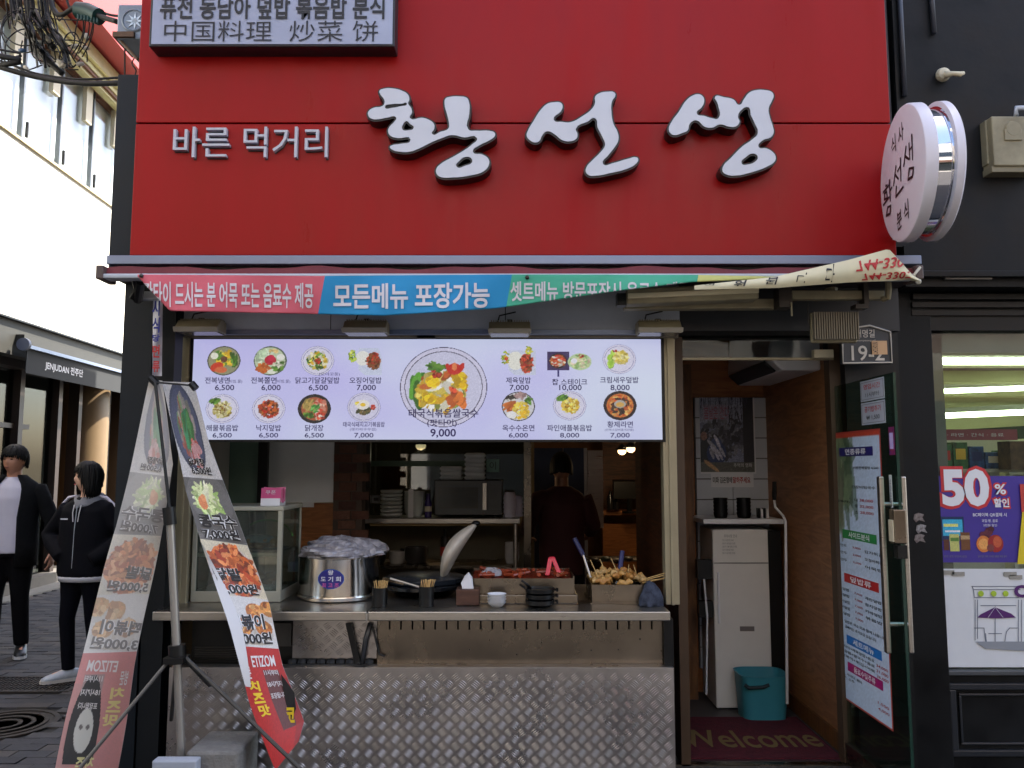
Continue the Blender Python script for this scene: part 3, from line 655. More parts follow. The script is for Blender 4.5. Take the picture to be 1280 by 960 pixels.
def food(kind, seed):
    n = 72; r = Ras(n, n, seed=seed); sc0 = r.scat; r.scat = lambda k, cx, cy, rx, ry, sz, cols, asp=1., al=1., rot=None: sc0(int(k*1.9), cx, cy, rx, ry, sz*.68, cols, asp, al*.88, rot)
    if kind == 'naeng':
        r.ell(.5,.5,.49,.49,(70,76,66)); r.ell(.5,.5,.45,.45,(150,150,120)); r.scat(40,.5,.6,.3,.25,.06,G+YL,2); r.ell(.3,.3,.2,.14,(206,60,40),.5); r.ell(.42,.2,.18,.1,(216,110,70)); r.ell(.22,.66,.11,.11,(236,236,220)); r.scat(20,.8,.5,.1,.2,.04,G,2.5,rot=1.5); r.ell(.5,.55,.1,.1,(96,60,50)); r.scat(14,.5,.55,.1,.1,.02,BR)
    elif kind == 'jjol':
        r.ell(.5,.5,.49,.49,(96,110,100)); r.ell(.49,.5,.44,.44,(196,210,180)); r.scat(40,.3,.65,.22,.25,.05,[(190,214,180),(210,226,200)],2.5); r.scat(16,.3,.25,.18,.12,.06,OR,2); r.ell(.5,.52,.17,.16,(188,30,60)); r.ell(.52,.6,.1,.1,(206,44,80)); r.ell(.8,.62,.12,.1,(240,240,234)); r.ell(.55,.14,.13,.08,(230,234,220)); r.scat(18,.75,.32,.15,.15,.05,G+WH,2); r.scat(12,.6,.82,.14,.06,.04,[(220,190,130)])
    elif kind == 'egg':
        plate(r); r.scat(90,.5,.5,.27,.26,.055,G+YL+WH,2.); r.scat(14,.5,.48,.08,.1,.035,RD)
    elif kind == 'squid':
        r.put((r.X > .3) & (r.X < .95) & (r.Y > .02) & (r.Y < .92) & (r.X+r.Y*.3 < 1.13) & (r.X+r.Y > .5), (206,214,240)); r.ell(.42,.58,.2,.24,(236,236,232)); r.scat(26,.14,.66,.09,.2,.045,[(170,200,70),(210,222,110),(110,150,50)],1.4); r.scat(80,.72,.5,.16,.26,.045,RD+BR+BR,2)
    elif kind == 'pork':
        r.put((r.X > .22) & (r.X < .98) & (r.Y > .02) & (r.Y < .85) & (r.X+r.Y > .42), (206,212,236)); r.ell(.42,.5,.22,.3,(234,234,226)); r.scat(18,.14,.6,.11,.2,.04,[(150,180,70),(206,170,60)],1.5); r.ell(.17,.56,.05,.06,(200,70,40)); r.scat(80,.72,.42,.15,.3,.045,RD+BR,2); r.scat(14,.78,.85,.08,.12,.035,[(226,214,80),(180,200,80)],2)
    elif kind == 'steak':
        r.rect(.0,.22,.5,.88,(58,44,96)); r.rect(.22,.0,.28,.25,(60,56,120)); r.ell(.24,.55,.2,.26,(40,26,24)); r.scat(70,.24,.55,.16,.2,.035,RD+OR+WH,1.5); r.ell(.73,.52,.27,.3,(190,214,170)); r.scat(50,.73,.52,.22,.23,.04,[(206,222,160),(226,206,180),(150,190,120)],1.5); r.ell(.6,.55,.07,.09,(236,236,250)); r.scat(10,.76,.72,.06,.06,.03,RD)
    elif kind == 'shrimp':
        plate(r); r.scat(20,.28,.5,.1,.25,.06,[(150,196,60),(180,216,90)],2,rot=1.5); r.scat(70,.55,.55,.2,.2,.05,[(232,214,110),(222,196,80),(240,230,170)],1.6); r.scat(8,.38,.78,.07,.05,.03,RD)
    elif kind == 'seafood':
        plate(r); r.scat(80,.5,.47,.26,.26,.045,[(206,196,110),(190,180,120),(230,222,180),(150,130,60)],1.6); r.scat(20,.28,.76,.12,.08,.045,G,2.2,rot=.6); r.scat(10,.5,.5,.15,.15,.025,BR)
    elif kind == 'octopus':
        plate(r); r.scat(100,.5,.5,.28,.28,.045,RD+BR+OR+[(90,30,20)],1.9)
    elif kind == 'gaejang':
        r.ell(.5,.5,.49,.49,(30,30,34)); r.ell(.5,.5,.38,.38,(170,90,60)); r.scat(40,.34,.62,.16,.18,.04,[(190,160,90),(150,130,70)],2.5,rot=1.2); r.scat(30,.66,.62,.16,.2,.05,[(220,140,120),(206,70,50),(230,190,170)],1.8); r.scat(16,.52,.5,.1,.12,.035,[(70,140,60),(110,180,90)],3,rot=.7); r.scat(14,.34,.28,.13,.07,.05,G,1.8); r.scat(24,.66,.28,.14,.12,.05,RD+WH,1.5)
    elif kind == 'thaipork':
        plate(r,(214,212,238)); r.scat(40,.48,.42,.2,.16,.04,[(70,80,44),(50,56,36),(120,100,60)],1.8); r.ell(.46,.58,.2,.16,(238,234,230)); r.ell(.47,.58,.08,.06,(236,196,50)); r.scat(10,.77,.5,.07,.08,.04,RD); r.scat(8,.3,.62,.05,.06,.03,YL)
    elif kind == 'corn':
        r.ell(.5,.5,.49,.49,(60,60,64)); r.ell(.5,.5,.45,.45,(214,214,222)); r.scat(20,.3,.76,.14,.1,.05,[(40,36,36),(220,216,210)],2); r.scat(14,.55,.85,.15,.07,.05,[(170,140,140)],2); r.scat(24,.27,.5,.18,.13,.055,OR,2.5,rot=.5); r.scat(16,.8,.7,.08,.13,.04,G,2.); r.scat(50,.58,.36,.24,.28,.05,YL,1.5); r.ell(.3,.22,.15,.12,(236,236,240))
    elif kind == 'pine':
        plate(r); r.scat(90,.53,.5,.25,.25,.045,YL+[(240,232,150)],1.5); r.scat(16,.3,.76,.14,.07,.05,G,2.4,rot=.7); r.scat(10,.5,.5,.15,.12,.022,BR)
    elif kind == 'ramen':
        r.ell(.5,.5,.49,.49,(40,28,34)); r.ell(.5,.5,.39,.39,(206,116,50)); r.scat(80,.5,.5,.33,.33,.04,[(226,150,70),(196,80,40),(236,190,110)],2.8); r.scat(9,.5,.5,.28,.28,.06,[(56,40,34)],2.4); r.ell(.5,.55,.17,.13,(180,176,170)); r.ell(.5,.53,.12,.08,(216,170,90))
    return r.noise(.05)
def dish(kind, cx, cy, w_, h_, seed):
    food(kind, seed).build('dish_picture', pf(cx-w_/2, cy-h_/2, cx+w_/2, cy+h_/2, Yp, .0012), scr, mn)
def cap(s, cx, cy, h_, w_=None, wt=.012):
    vs = glyphs(s, wt); ar = (vs[3]-vs[2])/(vs[5]-vs[4]); w_ = w_ or ar*h_
    text(s, pf(cx-w_/2, cy-h_/2, cx+w_/2, cy+h_/2, Yp, .0035), menuink, mn, 'dish_name' if not s[0].isdigit() else 'price', weight=wt)
row1 = [('naeng',280,451,'전복냉면','6,500'),('jjol',338,451,'전복쫄면','6,000'),('egg',397,451,'닭고기달걀덮밥','6,500'),('squid',457,451,'오징어덮밥','7,000'),('pork',648,451,'제육덮밥','7,000'),('steak',712,453,'찹 스테이크','10,000'),('shrimp',774,449,'크림새우덮밥','8,000')]
row2 = [('seafood',278,511,'해물볶음밥','6,500'),('octopus',336,511,'낙지덮밥','6,500'),('gaejang',393,511,'닭개장','6,500'),('thaipork',455,509,'태국식돼지고기볶음밥','7,000'),('corn',648,508,'옥수수온면','6,000'),('pine',712,507,'파인애플볶음밥','8,000'),('ramen',775,507,'황제라면','7,000')]
for i, (k, x, y, s, p) in enumerate(row1):
    w_ = {'steak': 56, 'squid': 46, 'pork': 46}.get(k, 43); dish(k, x, y, w_, 38 if k != 'steak' else 36, i)
    cap(s, x-(8 if i < 2 else 0), y+24.5 if k != 'shrimp' else 475, 8, {3: 40, 2: 55, 0: 31, 1: 32}.get(i, None) or (31 if i == 4 else 44 if i == 5 else 48)); cap(p, x+1, 485, 8, 24 if len(p) == 5 else 28)
for i, (k, x, y, s, p) in enumerate(row2):
    dish(k, x, y, 43, 38, i+20)
    yy = 535 if k not in ('thaipork', 'ramen') else 530.5
    cap(s, x, yy, 8 if k != 'thaipork' else 6.5, [40,31,23,52,40,56,32][i]); cap(p, x, 544.5, 6.8, 24)
for s, x, y, ww, hh in (('(비빔.물)', 294, 477, 18, 5), ('(비빔.물)', 354, 477, 18, 5), ('(오야꼬동)', 412, 468, 26, 5), ('(랫카파우무쌉)', 454, 537, 33, 4), ('(전복소갈비홍게산물)', 774, 537.5, 36, 3.5)):
    text(s, pf(x-ww/2, y-hh/2, x+ww/2, y+hh/2, Yp, .0035), menuink, mn, 'dish_note')
r = Ras(130, 130, seed=77); r.ell(.5,.5,.495,.495,(50,48,84)); r.ell(.5,.5,.482,.482,(214,212,240)); r.ring(.5,.5,.44,.44,.02,(40,38,66)); r.ell(.5,.5,.43,.43,(208,208,236))
r.scat(16,.24,.5,.07,.17,.045,[(90,160,50),(60,124,36),(130,190,80)],3.2,rot=1.45); r.scat(230,.47,.45,.25,.22,.03,YL+WH+OR+[(200,180,80),(222,200,120),(150,160,70)],2.2)
for x, y in ((.38,.56),(.33,.36),(.7,.54),(.68,.62)): r.scat(18,x,y,.06,.05,.03,[(244,206,30),(232,186,20)],1.2)
r.scat(14,.66,.34,.1,.06,.035,OR,1.8); r.ell(.62,.72,.085,.07,(204,44,36)); r.ell(.62,.75,.03,.05,(230,130,80)); r.ell(.7,.74,.03,.06,(200,40,34),-.4); r.ell(.55,.74,.03,.05,(200,40,34),.4)
r.scat(10,.42,.68,.045,.05,.025,RD); r.scat(10,.61,.46,.03,.03,.02,RD); r.scat(24,.4,.75,.1,.04,.018,G,2.5)
r.noise(.04).build('dish_picture', pf(499, 433, 610, 535, Yp, .0012), scr, mn)
text('태국식볶음쌀국수', pf(511, 511, 598, 522, Yp, .005), menuink, mn, 'dish_name', weight=.014); text('(팟타이)', pf(534, 524, 571, 534, Yp, .005), menuink, mn, 'dish_name', weight=.012)
text('9,000', pf(538, 536, 570, 547.5, Yp, .005), menuink, mn, 'price', weight=.02)
pb('board_clip', 521, 417, 544, 423.5, YM-.01, .02, brass, mn)

# ------------------------------------------------------------ round projecting sign
ca, cb = V((1.76, 3.68, 0)), V((1.68, 3.10, 0)); zc = P(1133, 217, 3.39).z; rc = .29
cc = (ca+cb)/2; cc.z = zc; ay = (cb-ca).normalized(); an = V((ay.y, -ay.x, 0)); an = an if an.x < 0 else -an
rs = thing('round_sign', 'round white projecting sign with a mirrored band at the right end of the red sign', 'sign', cc-V((0, 0, rc)))
wpl = M('sign white acrylic', (208,206,216), .35, var=.02)
d1 = MB().lathe([(.02, .05), (rc-.012, .05), (rc-.004, .047), (rc, .04), (rc, .0), (rc-.02, -.003), (.02, -.003)], cc, 64, an).build('sign_disc', wpl, rs, smooth='auto')
MB().lathe([(rc-.02, -.003), (rc-.03, -.005), (rc-.03, -.063), (rc-.02, -.065)], cc, 64, an).build('mirror_band', M('mirror chrome', (210,210,214), .06, 1.), rs, smooth='auto')
MB().lathe([(.02, -.065), (rc-.02, -.065), (rc, -.07), (rc, -.098), (rc-.01, -.106), (.02, -.106)], cc, 64, an).build('sign_disc', wpl, rs, smooth='auto')
MB().obox(cc+V((.12, .36, -.17)), (.05, 0, 0), (0, .12, 0), (0, 0, .02)).obox(cc+V((.12, .36, .17)), (.05, 0, 0), (0, .12, 0), (0, 0, .02)).build('bracket', galv, rs)
up = V((0, 0, 1))
def rf(u0, u1, z0, z1, sl=0.):
    def f(p, q, r=0): return tuple(cc+ay*((u0+(u1-u0)*p))+up*(z0+(z1-z0)*q+sl*(p-.5))+an*(.052))
    f.ar = (u1-u0)/(z1-z0); return f
text('식 사', rf(-.10, .06, .125, .205, .02), ink, d1, weight=.005)
def brush(pts, cx, cz, sc, holes=[]):
    c = bpy.data.curves.new('l', 'CURVE'); c.dimensions = '2D'; c.fill_mode = 'BOTH'; c.resolution_u = 3
    s_ = c.splines.new('BEZIER'); s_.bezier_points.add(len(pts)-1); s_.use_cyclic_u = True
    for b_, p_ in zip(s_.bezier_points, pts): b_.co = (p_[0], -p_[1], 0); b_.handle_left_type = b_.handle_right_type = 'AUTO'
    o = bpy.data.objects.new('l', c); COL.objects.link(o); bpy.context.view_layer.update(); m = o.to_mesh()
    vs = [v.co.copy() for v in m.vertices]; fs = [tuple(p.vertices) for p in m.polygons]; o.to_mesh_clear(); bpy.data.objects.remove(o)
    me = bpy.data.meshes.new('brush_lettering'); me.from_pydata([tuple(cc+ay*(cx+v.x*sc)+up*(cz+v.y*sc*1.1)+an*.0525) for v in vs], [], fs); link('brush_lettering', me, ink, d1)
# the three brush characters again, as strokes
def strokes(lst, cx, cz, sc):
    mb = MB()
    for k, (a, b_, wd) in enumerate(lst):
        wd *= 1.15
        a, b_ = V((a[0], a[1], 0)), V((b_[0], b_[1], 0)); d = (b_-a).normalized(); n_ = V((-d.y, d.x, 0))*wd; e = d*wd*.5
        q = [a-e-n_*.8, b_+e-n_*.6, b_+e+n_*.6, a-e+n_*.8]
        mb.add([cc+ay*(cx+p.x*sc)+up*(cz+p.y*sc)+an*(.0522+k*.00008) for p in q], [(0, 1, 2, 3)])
    mb.build('brush_lettering', ink, d1, fix=True)
hwang = [((.35,.95),(.55,.9),.05),((.05,.8),(.75,.84),.05),((.2,.7),(.15,.5),.06),((.15,.5),(.5,.45),.05),((.5,.45),(.45,.7),.05),((.45,.7),(.2,.7),.05),((.0,.33),(.7,.42),.05),((.8,1.),(.8,.25),.06),((.8,.6),(1.05,.66),.05),((.5,.1),(.3,-.15),.06),((.3,-.15),(.7,-.2),.06),((.7,-.2),(.85,.05),.06),((.85,.05),(.5,.1),.05)]
seon = [((.4,1.),(.05,.4),.06),((.3,.7),(.6,.45),.06),((.55,.75),(.9,.85),.05),((.9,1.1),(.85,.3),.06),((.35,.25),(.25,-.1),.06),((.25,-.1),(1.05,.0),.06)]
saeng = [((.3,.95),(.0,.4),.06),((.2,.65),(.5,.45),.06),((.6,.95),(.6,.4),.05),((.6,.7),(.85,.75),.04),((.88,1.12),(.86,.3),.06),((.5,.1),(.35,-.2),.06),((.35,-.2),(.75,-.25),.06),((.75,-.25),(.9,.0),.06),((.9,.0),(.5,.12),.05)]
strokes(hwang, -.245, -.10, .125); strokes(seon, -.10, -.065, .12); strokes(saeng, .045, -.03, .125)
text('분 식', rf(-.075, .075, -.225, -.14, .02), ink, d1, weight=.01)

# ------------------------------------------------------------ address plate, stickers
ad = thing('address_plate', 'dark pentagonal street number plate with white outline reading 19-2', 'number plate', P(1084, 455, 3.93))
pp = [(1052,455),(1052,428),(1072,407),(1087,405),(1113,413),(1116,455)]
MB().prism([P(x, y, 3.93) for x, y in pp], (0, .02, 0)).build('plate', M('plate slate', (44,50,58), .4, var=.1), ad, bevel=.003)
MB().tube([P(x, y, 3.925) for x, y in [(1053,430),(1054,454),(1115,453),(1113,415),(1087,407),(1073,409)]], .0045, 6).build('raised_outline', M('outline cream', (196,190,180), .5), ad)
cr = M('outline cream')
text('대명길', pf(1069, 412, 1093, 422, 3.93, .003), cr, ad, weight=.01); text('19-2', pf(1064, 432, 1105, 451, 3.93, .003), cr, ad, weight=.01)
text('Daemyeong-gil', pf(1068, 424.5, 1094, 427.5, 3.93, .003), cr, ad)
tag(pb('paper_tag', 1090, 426, 1109, 443, 3.924, .002, M('tan tag', (206,166,124), .7, var=.08), ad), 'tan paper tag stuck on the number plate')
text('리모델', pf(1091, 427, 1097, 442, 3.922, .001), ink, ad)
# ------------------------------------------------------------ glass door
gd = thing('glass_door', 'open frameless glass door with long steel handles and a tall menu poster', 'door', (DH.x, DH.y, .13))
def dbox(s0, s1, z0, z1, o0, o1, mb=None):
    c = DH+DD*((s0+s1)/2)+DN*((o0+o1)/2); c.z = (z0+z1)/2
    return (mb or MB()).obox(c, DD*((s1-s0)/2), (0, 0, (z1-z0)/2), DN*((o1-o0)/2))
DW = .655
dbox(.01, DW, .14, 1.95, -.006, .006).build('pane', glass('door glass', (190,214,204), 1.6, .02), gd)
dbox(DW-.003, DW+.002, .14, 1.95, -.0062, .0062).build('glass_edge', M('green glass edge', (24,52,42), .2), gd)
dbox(.0, DW, .125, .22, -.02, .02).build('bottom_rail', steel2, gd, bevel=.003)
def ds(p): return (V(p)-DH).dot(DD)
hz1 = D(1100, 595).z; hz0 = D(1100, 805).z
for o, nm in ((.048, 1), (-.048, 1)):
    h_ = dbox(DW-.085, DW-.055, hz0, hz1, o-.011, o+.011).build('handle', steel, gd, bevel=.006)
    for z in (hz0+.12, hz1-.12): MB().tube([DH+DD*(DW-.067)+V((0, 0, z)), DH+DD*(DW-.067)+DN*o+V((0, 0, z))], .011, 10).build('handle_post', steel, h_)
zl = D(1100, 655).z
lk = dbox(DW-.04, DW+.005, zl-.07, zl+.075, -.022, .032).build('door_lock', steel2, gd, bevel=.006)
dbox(DW-.036, DW+.001, zl-.06, zl+.03, .032, .037).build('keypad_cover', cream, lk); dbox(DW-.035, DW+.004, zl-.13, zl-.075, -.02, .02).build('latch', blackp, gd)
s0, s1 = ds(D(1044, 700)), ds(D(1108, 700)); zt = D(1100, 538).z; zb_ = D(1105, 903).z
pw = s1-s0
def df(u0, u1, v0, v1, off=.0085):
    def f(p, q, r=0):
        c = DH+DD*(s0+pw*(u0+(u1-u0)*p))+DN*(off+r); return (c.x, c.y, zb_+(zt-zb_)*(v0+(v1-v0)*q))
    f.ar = pw*(u1-u0)/((zt-zb_)*(v1-v0)); return f
ps = tag(dbox(s0-.008, s1+.008, zb_-.008, zt+.008, .0062, .0072).build('poster', M('poster red edge', (170,60,50), .5), gd), 'tall white menu poster with red edge on the glass door')
r = Ras(60, 160, (196,212,232), seed=5)
r.scat(70,.2,.88,.22,.12,.05,[(90,110,80),(120,136,100),(150,164,130),(70,90,66)],3.5,al=.55); r.scat(30,.16,.76,.1,.1,.035,[(130,120,100),(96,112,84)],3,rot=1.3,al=.5); r.rect(0,.985,1,1,(190,70,50)); r.noise(.02)
r.build('poster_print', df(0, 1, 0, 1, .0078), pr, ps)
def band(v, s, c):
    i_ = Ras(4, 3, c); i_.build('heading_band', df(.22, .88, v-.0165, v+.0165, .0085), prg, ps); text(s, df(.35, .75, v-.011, v+.011, .0095), inkw, ps, weight=.02)
band(.93, '면종류류', (40,40,110)); band(.62, '사이드분식', (40,140,70)); band(.455, '덮밥류', (190,44,44)); band(.225, '세트메뉴', (30,120,200)); band(.125, '음료수및주류', (170,30,110))
def ln(s, u0, u1, v, m=ink, h_=.011): text(s, df(u0, u1, v-h_/2, v+h_/2, .0095), m, ps, weight=.01)
ln('시원한해물탕 4,500', .5, .97, .87); ln('간장비빔국수', .45, .9, .80); ln('전골류(대)', .05, .4, .742)
for i, q in enumerate(('38,000', '32,000', '28,000')): ln(q, .6, .85, .752-i*.022, inkr); ln('대중소'[i], .5, .56, .752-i*.022)
L_ = ['김치만두', '새우만두', '고기만두']; R_ = ['감자튀김', '오징어튀김', '어묵탕']
for i in range(3): ln(L_[i], .03, .3, .575-i*.027); ln('3,000', .42, .58, .575-i*.027, inkr, .008); ln(R_[i], .65, .97, .57-i*.027)
L_ = ['제육덮밥', '김치덮밥', '오징어덮밥', '불고기덮밥', '낙지덮밥']; R_ = ['계란덮밥', '참치덮밥', '카레덮밥', '볶음밥']
for i in range(5):
    ln(L_[i], .03, .32, .41-i*.023); ln('7,000', .42, .57, .408-i*.023, inkr, .008)
    if i < 4: ln(R_[i], .62, .92, .405-i*.023)
ln('· 모든 덮밥은 미소국과 함께 나옵니다', .03, .97, .29); ln('곱빼기는 추가요금 있습니다', .2, .8, .27)
for i, q in enumerate(('A 팟타이+제육덮밥+음료', 'B 볶음밥+쌀국수+음료', 'C 떡볶이+튀김+어묵')): ln(q, .03, .75, .195-i*.018); ln(('34,000', '31,000', '26,000')[i], .78, .98, .185-i*.018, inkr)
ln('· 콜라, 사이다, 환타', .03, .5, .093); ln('· 맥주, 소주', .03, .35, .078); ln('1,500', .78, .97, .06, inkr); ln('4,000', .78, .97, .04, inkr)
for i, (y0, y1, a1_, a2_) in enumerate(((473, 501, '영업시간', '11시부터'), (501, 531, '공기밥추가', '₩ 1,500'))):
    zz0, zz1 = D(1093, y1).z, D(1093, y0).z; u0, u1 = ds(D(1078, 500)), ds(D(1108, 500))
    st = tag(dbox(u0, u1, zz0+.003, zz1-.003, .0065, .0075).build('notice', M('notice grey', (176,180,190), .5, var=.03), gd), ('upper', 'lower')[i]+' small white notice on the glass door')
    def nf(v0, v1, m=.15):
        def f(p, q, r=0): c = DH+DD*(u0+(u1-u0)*(m+(1-2*m)*p))+DN*.0085; return (c.x, c.y, zz0+(zz1-zz0)*(v0+(v1-v0)*q))
        return f
    text(a1_, nf(.55, .8), inkr, st, weight=.01); text(a2_, nf(.2, .42, .22), ink, st)
    fr_ = MB()
    for a_, b_, c_, d_ in ((0,1,.0,.03),(0,1,.97,1),(0,.02,.03,.97),(.98,1,.03,.97)): dbox(u0+.006+(u1-u0-.012)*a_, u0+.006+(u1-u0-.012)*b_, zz0+.01+(zz1-zz0-.02)*c_, zz0+.01+(zz1-zz0-.02)*d_, .0076, .0082, fr_)
    fr_.build('printed_border', inkg, st)
z_ = D(1102, 552).z
i_ = dbox(DW-.06, DW-.008, z_-.06, z_+.06, .0065, .0072).build('credit_sticker', M('sticker navy', (60,40,110), .4, var=.5, scale=60, c2=(150,40,60)), gd)
dbox(DW-.052, DW-.02, z_-.035, z_+.035, .0074, .008).build('sticker_centre', M('sticker pale', (190,176,226), .4), i_)
z_ = D(1100, 613).z; dbox(DW-.075, DW-.05, z_-.07, z_+.07, .0065, .0075).build('pull_sticker', M('pull sticker', (206,210,206), .5), gd)
vt = text('당기시오', lambda p, q, r=0: tuple(DH+DD*(DW-.068+.011*q)+DN*.0085+V((0, 0, z_+.05-.1*p))), ink, gd)
# ------------------------------------------------------------ door vestibule
mat_ = thing('door_mat', 'dark red doormat with yellow Welcome lettering in the doorway', 'doormat', (1.23, 4.5, .12))
MB().box(.87, 1.62, 4.16, 4.82, .119, .128).build('mat', M('maroon mat pile', (84,14,28), .95, var=.25, scale=30, bump=.6, bscale=150), mat_)
MB().box(.862, 1.628, 4.15, 4.83, .1185, .123).build('rubber_edge', M('mat rubber', (56,12,22), .8), mat_)
mw = M('mat yellow', (120,98,54), .95)
text('Welcome', lambda p, q, r=0: (.88+.72*p, 4.3+.27*q+.04*abs(p-.5), .1295), mw, mat_, weight=.012)
pu = thing('water_purifier', 'tall white water cooler cabinet with black side in the doorway', 'water cooler', (1.33, 4.95, .12))
xa, xb = P(893, 770, 4.98).x, P(963, 770, 4.98).x; zt = P(930, 662, 4.98).z
bx('cabinet', xa, xb, 4.98, 5.32, .13, zt, M('cabinet off white', (220,216,210), .4, var=.03), pu, .006)
bx('side_panel', xb, xb+.085, 5.0, 5.32, .13, zt-.01, blackp, pu, .004)
bx('door_seam', xa+.004, xb-.004, 4.9775, 4.981, zt-.2, zt-.196, blackp, pu); bx('door_handle', xa+.02, xa+.032, 4.965, 4.98, zt-.55, zt-.25, whitep, pu, .003)
bx('base', xa+.02, xb, 5.0, 5.3, .118, .13, blackp, pu)
MB().pbox(879, 649, 980, 655, 4.93, .42).build('top_tray', whitep, pu, bevel=.004)
pb('vent_label', 925, 783, 943, 789, 4.977, .003, M('label taupe', (120,112,108), .5), pu)
text('주의사항 안내', pf(905, 668, 921, 672, 4.977), inkg, pu); 
for i in range(5): text('정수기 사용 방법 안내문', pf(903, 674+i*4, 917+i % 3*2, 676.6+i*4, 4.977), inkg, pu)
pb('tap_block', 872, 700, 892, 724, 5.0, .06, blackp, pu); pb('tap_block', 874, 752, 892, 772, 5.0, .06, blackp, pu)
MB().tube([P(880, 724, 4.93), P(884, 770, 4.93), P(883, 868, 4.93)], .006, 6).build('drain_pipe', whitep, pu)
zz = P(930, 649, 4.9).z
for i, (px, lab) in enumerate(((901, 'stack of black cups on the water cooler, nearer the door frame'), (930, 'stack of black cups in the middle of the water cooler top'))):
    c = P(px, 649, 5.05); c.z = P(930, 649, 4.93).z; t = thing('cup_stack', lab, 'cups', c, 'black cups on the water cooler')
    for k in range(5): MB().lathe([(.036, k*.022), (.044, k*.022+.03), (.044, k*.022+.034), (.038, k*.022+.01)], c, 20).build('cup', blackp, t, smooth='auto')
c = P(953, 649, 5.05); c.z = P(930, 649, 4.93).z
t = thing('condiment_packets', 'small dark and white packets standing at the cooler\'s right end', 'packets', c)
for k in range(4): bx('packet', c.x-.03+k*.017, c.x-.018+k*.017, c.y-.02, c.y+.02, c.z, c.z+.06-.006*(k % 2), (blackp, whitep)[k % 2], t)
# teal basket
bk_ = M('teal plastic', (58,136,152), .45, var=.05)
xa, xb = P(928, 865, 4.74).x, P(990, 865, 4.74).x; za, zb2 = .122, P(960, 846, 4.74).z
t = thing('teal_bin', 'teal plastic bin with a handle slot in front of the water cooler', 'bin', ((xa+xb)/2, 4.82, .12))
cx_ = (xa+xb)/2; hw = (xb-xa)/2
mb = MB(); n = 32
def sq_(c, a, b, z): return [(c[0]+a*math.copysign(abs(math.cos(q))**.5, math.cos(q)), c[1]+b*math.copysign(abs(math.sin(q))**.5, math.sin(q)), z) for q in [2*math.pi*k/n for k in range(n)]]
rr = [(hw*.88, .1, za), (hw*.98, .12, zb2-.02), (hw*1.03, .127, zb2), (hw*.97, .118, zb2), (hw*.85, .09, za+.01)]
vs = [p for a_, b_, z in rr for p in sq_((cx_, 4.855), a_, b_, z)]
mb.add(vs, [(i*n+k, i*n+(k+1) % n, (i+1)*n+(k+1) % n, (i+1)*n+k) for i in range(4) for k in range(n)]+[tuple(range(n-1, -1, -1)), tuple(range(4*n, 5*n))])
mb.build('tub', bk_, t, smooth='auto'); MB().tube([P(931, 856, 4.74), P(936, 860, 4.735), P(954, 859, 4.735), P(961, 856, 4.74)], .011, 8).build('handle_slot', M('slot dark', (14,34,40), .6), t)
t = thing('dustpan_handle', 'long white stick with bent neck and black grip leaning by the wall', 'stick', P(985, 882, 4.6))
MB().tube([P(968, 625, 4.9), P(968, 618, 4.9), P(968, 602, 4.9)], [.012, .015, .013], 10).build('grip', blackp, t, smooth='auto')
MB().tube([P(968, 625, 4.9), P(969, 634, 4.88), P(979, 645, 4.85), P(982, 652, 4.8), P(982.5, 700, 4.75), P(984, 880, 4.55)], .008, 8).build('stick', whitep, t, smooth=True)
po = thing('wall_poster', 'old film poster with bare trees and seated figures on the white tiles', 'poster', P(909, 590, 5.32))
pb('sheet', 875, 497, 944, 592, 5.325, .003, whitep, po)
r = Ras(90, 120, (128,134,160), seed=9); r.rect(0,.66,1,1,(150,156,178)); r.scat(180,.5,.45,.5,.25,.03,[(60,60,70),(90,90,104),(120,120,130),(40,40,50)],2); r.rect(.8,0,1,1,(40,36,44)); 
for k in range(26): r.ell(r.r.random()*.9,.85+r.r.random()*.15,.006,.09,(60,60,80),r.r.uniform(-.3,.3))
for k in range(8): r.ell(.55+r.r.random()*.25,.75,.008,.14,(50,48,60),r.r.uniform(-.5,.5))
r.rect(.06,.7,.5,.9,(170,150,170),.5); r.ell(.1,.2,.13,.26,(30,36,44)); r.ell(.07,.48,.06,.06,(150,110,100)); r.ell(.3,.25,.18,.16,(40,56,104)); r.ell(.3,.38,.1,.08,(60,74,120)); r.scat(12,.3,.32,.12,.12,.02,[(190,190,206)],4,rot=-.8); r.rect(0,0,1,.13,(90,90,84)); r.ell(.2,.08,.16,.03,(190,150,110),-.5); r.noise(.12)
r.build('picture', pf(875, 497, 942, 590, 5.325, .002), pr, po)
text('봄날은 간다', pf(880, 508, 911, 524, 5.322), M('poster pink', (170,90,110), .6), po); text('추억의 영화', pf(917, 579, 940, 584, 5.321), inkw, po)
nt_ = thing('wall_notice', 'white notice with black and red lettering under the film poster', 'notice', P(915, 600, 5.32))
pb('sheet', 889, 592, 942, 609, 5.325, .002, whitep, nt_); text('미화 김은향에', pf(891, 596, 915, 604, 5.323), ink, nt_, weight=.02); text('말하주세요', pf(916, 596, 938, 604, 5.323), inkr, nt_, weight=.02)
ac = thing('air_conditioner', 'white wall air conditioner high on the doorway side wall', 'air conditioner', (1.55, 4.85, 2.1))
zA, zB = P(955, 474, 4.8).z, 2.38
mb = MB(); mb.prism([V((1.66, 4.35, zB)), V((1.40, 4.35, zB)), V((1.38, 4.35, zA+.07)), V((1.45, 4.35, zA)), V((1.66, 4.35, zA))], (0, .85, 0)); mb.build('case', whitep, ac, bevel=.012)
MB().obox(V((1.405, 4.78, zA+.03)), (.03, 0, -.028), (0, .36, 0), (.004, 0, .004)).build('air_outlet', blackp, ac)
